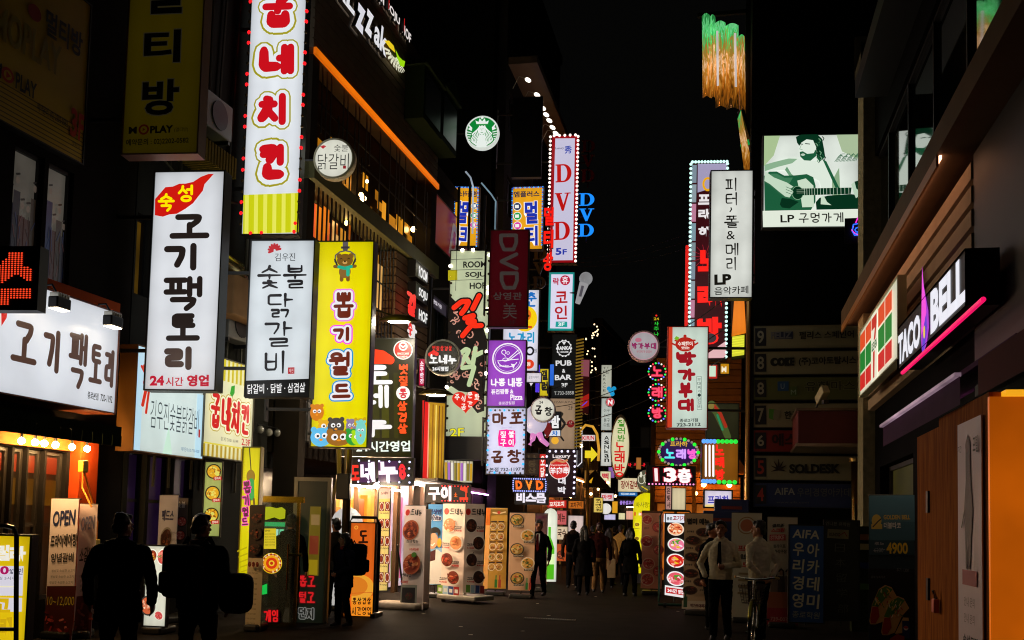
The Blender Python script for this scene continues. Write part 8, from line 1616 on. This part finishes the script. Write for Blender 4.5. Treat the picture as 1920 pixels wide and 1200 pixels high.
# near left
person('man in a dark jacket with grey collar, back turned, beside the OPEN banners', 230, 8.6, 18, 1.63, '#0b0b0d', '#08080a', bulk=1.25, stride=.1, turn=-.7, fine=True, hood=True, arms=('down', 'down'), coat=.12)
m2 = person('man with short black hair wearing a backpack, back turned to us', 376, 8.9, -6, 1.64, '#0a0809', '#08080a', bulk=1.35, stride=.14, turn=-.35, fine=True, skin='#a06a4a', arms=('strap', 'down'), scarf='#6a4a44')
backpack('dark brown backpack worn by the man beside the tilted white banner', m2, -.24, .86, .38, .5, .22, '#1c0e0c')
t = thing('shoulder_bag', 'bulky black bag hanging at the side of the man with backpack', 'bag', (m2.location.x + .4, m2.location.y - .02, .0)); MB().bevbox((-.15, -.1, .72), (.15, .14, 1.1), .09).build('body', D('#080808', .8, 0, .3, 8, .3), t, True); MB().tube([(-.1, 0, 1.07), (-.28, 0, 1.42), (-.12, .1, 1.08)], .014).build('strap', D('#0a0a0a', .8), t)
# women by the orange box
w1 = person('short woman with glasses and dark jacket holding a phone, backpack on', 648, 14.9, 150, 1.43, '#0c0e1c', '#08080a', bulk=1.2, fem=True, hair='bob', arms=('front', 'front'), turn=-.5, glasses=True, scarf='#7a2a1c', fine=True, stride=.04, coat=.06)
backpack('bulky black backpack worn by the short woman with glasses', w1, -.2, .78, .36, .5, .26, '#070708')
t = thing('phone', 'dark phone held by the short woman with glasses', 'phone', w1.location, w1.rotation_euler[2]); MB().bevbox((-.04, .235, .87), (.04, .246, 1.0), .004).build('body', BLACK, t); MB().box((-.035, .2335, .875), (.035, .2345, .995)).build('screen', D('#10141a', .1), t)
person('dark haired man standing behind the short woman with glasses', 630, 16.1, 20, 1.66, '#2a241c', '#08080a', turn=.5, stride=.05)
# man going in at the glass door
person('man in a black coat seen through the glass door', 545, 15.0, 10, 1.7, '#060606', '#060606', hood=True, stride=.06)
# suit
person('man in black suit with white shirt and dark red tie walking toward us', 1011, 22.6, 176, 1.75, '#070708', '#070708', shirt='#c8c4c0', tie='#3a0c10', stride=.16, skin='#9a6448', fine=True)
# the crowd walking away
p1 = person('tall man in a brown jacket with dark backpack at the left of the crowd', 1075, 26.2, 6, 1.78, '#2c2018', '#0a0a0c', stride=.2, group=g); backpack('dark backpack on the tall man in the brown jacket', p1, -.2, .98, .34, .46, .18, '#0c0a0a')
person('woman in a long black coat with long hair in the crowd', 1096, 24.2, 2, 1.66, '#09090a', '#08080a', hair='long', fem=True, coat=.3, stride=.08, group=g, bulk=1.12)
person('man with brown hair in a maroon jacket and khaki trousers', 1124, 25.0, 4, 1.74, '#2a100e', '#6a5030', stride=.24, hairc='#2a1208', group=g, bulk=1.08)
person('woman with long hair in a cream cardigan carrying a white bag', 1142, 27.2, 0, 1.62, '#8a6a40', '#0a0a0c', hair='long', fem=True, coat=.25, stride=.14, group=g, hairc='#140a06')
t = thing('shopping_bag', 'white shopping bag carried low by the woman in the cream cardigan', 'bag', (gx(1147, 26.8), 26.8, .32)); MB().bevbox((-.1, -.05, 0), (.12, .05, .5), .02).build('body', D('#c0a880', .8), t); MB().tube([(-.06, 0, .49), (0, 0, .62), (.06, 0, .49)], .01).build('handle', D('#b09870', .8), t)
person('man in a pale yellow jacket leaning forward near the yellow pillar', 1160, 29.0, -30, 1.72, '#b08a48', '#0a0a0c', stride=.1, lean=.16, group=g)
w2 = person('woman with bobbed hair in a black padded coat in front of the yellow pillar', 1183, 24.6, -14, 1.64, '#070707', '#070707', hair='bob', fem=True, coat=.22, stride=.1, bulk=1.1, shoes='#2a2826'); backpack('small black backpack on the woman in front of the yellow pillar', w2, -.19, .95, .26, .36, .14, '#090909')
for px, Y, lb, hc in ((1112, 30.5, 'dark figure farther off between the tall man and the brown haired man', '#0a0706'), (1128, 33.0, 'small far figure in grey seen over the maroon jacket', '#100a08'), (1152, 34.5, 'small far figure under the round white lantern', '#0a0807')): person(lb, px, Y, 0, 1.68, '#16120f', '#0c0a0a', hairc=hc, group=g, stride=.15)
# white shirts on the right
SHT = '#bcb49c'
ma = person('man in white shirt and long black tie looking toward us', 1352, 15.3, 172, 1.76, SHT, '#060606', tie='#08080a', skin='#8a5a40', arms=('phone', 'pocket'), fine=True, stride=.06)
person('man in white shirt turned away with hands behind his back', 1424, 15.0, 40, 1.77, SHT, '#060606', skin='#9a6a4a', arms=('behind', 'behind'), fine=True, stride=.05, turn=.5)
person('man in dark suit half hidden behind the white shirt and tie', 1334, 16.9, 230, 1.72, '#0a0a0c', '#070707', skin='#9a6040', shirt='#b0a898', stride=.05)
# bicycle seen head on
Y = 14.6; bx = gx(1420, Y); t = thing('bicycle', 'silver handled bicycle with dark front basket facing us by the white shirt men', 'bicycle', (bx, Y, 0), R(172))
def wheel(y):
    o = MB().tube([(0, y + .33 * math.cos(q), .33 + .33 * math.sin(q)) for q in [2 * math.pi * i / 36 for i in range(37)]], .019, 8).build('wheel', D('#0c0c0c', .7), t, True)
    MB().tube([(0, y + .305 * math.cos(q), .33 + .305 * math.sin(q)) for q in [2 * math.pi * i / 36 for i in range(37)]], .009, 6).build('rim', CHROME, o, True); mb = MB()
    for k in range(18): q = 2 * math.pi * k / 18; mb.tube([(0, y, .33), (0, y + .3 * math.cos(q), .33 + .3 * math.sin(q))], .0014, 4)
    mb.build('spokes', CHROME, o); MB().tube([(-.05, y, .33), (.05, y, .33)], .025, 10).build('hub', CHROME, o)
    MB().tube([(0, y + .365 * math.cos(q), .33 + .365 * math.sin(q)) for q in [R(a_) for a_ in range(20, 171, 10)]], .022, 6).build('mudguard', D('#8a8a30', .3, .8), t, True)
wheel(.52); wheel(-.52); FRM = D('#3a3a20', .3, .7)
mb = MB(); mb.tube([(0, .36, .86), (0, .0, .32), (0, -.1, .3)], .022); mb.tube([(0, -.1, .3), (0, -.24, .78)], .018)
for sg in (-1, 1): mb.tube([(.04 * sg, -.1, .3), (.06 * sg, -.52, .33)], .012); mb.tube([(.03 * sg, -.22, .7), (.06 * sg, -.52, .33)], .01)
mb.tube([(0, .34, .7), (0, -.16, .45)], .018); mb.build('frame', FRM, t); mb = MB()
for sg in (-1, 1): mb.tube([(.055 * sg, .52, .33), (.055 * sg, .44, .62), (.02 * sg, .4, .7)], .013)
mb.tube([(0, .4, .68), (0, .34, .96)], .018); mb.build('fork', CHROME, t)
mb = MB(); mb.tube([(-.29, .08, .98), (-.25, .2, .99), (-.12, .33, .97), (0, .35, .96), (.12, .33, .97), (.25, .2, .99), (.29, .08, .98)], .013); mb.build('handlebar', CHROME, t)
for sg in (-1, 1): MB().tube([(.265 * sg, .16, .987), (.295 * sg, .03, .978)], .019, 8).build('grip', D('#b89a60', .7), t)
mb = MB(); z0_, z1_ = .66, .9
for k in range(7):
    f = k / 6; a_ = .12 + .04 * f; z = z0_ + (z1_ - z0_) * f; y0_, y1_ = .42 - .02 * f, .66 + .06 * f; mb.tube([(-a_, y0_, z), (a_, y0_, z), (a_, y1_, z), (-a_, y1_, z), (-a_, y0_, z)], .004, 5)
for k in range(9): x = -.12 + .03 * k; mb.tube([(x, .65, z0_), (x * 1.33, .72, z1_)], .003, 4); mb.tube([(x, .42, z0_), (x * 1.33, .4, z1_)], .003, 4)
mb.box((-.12, .42, z0_ - .004), (.12, .65, z0_)); mb.build('basket', D('#2a1410', .6, .3), t)
MB().loft([[(x * w_, y, z) for x, z in ((-.06, .8), (-.11, .86), (0, .89), (.11, .86), (.06, .8))] for y, w_ in ((-.38, 1), (-.25, .95), (-.08, .35))]).build('saddle', BLACK, t, True); MB().tube([(-.09, -.1, .3), (.09, -.1, .3)], .02).box((.07, -.05, .2), (.15, .03, .22)).box((-.15, -.23, .38), (-.07, -.15, .4)).build('pedals', DARKM, t); MB().tube([(0, .44, .64), (0, .5, .64)], .035, 10).build('headlamp', CHROME, t)

bpy.data.scenes.remove(TS)
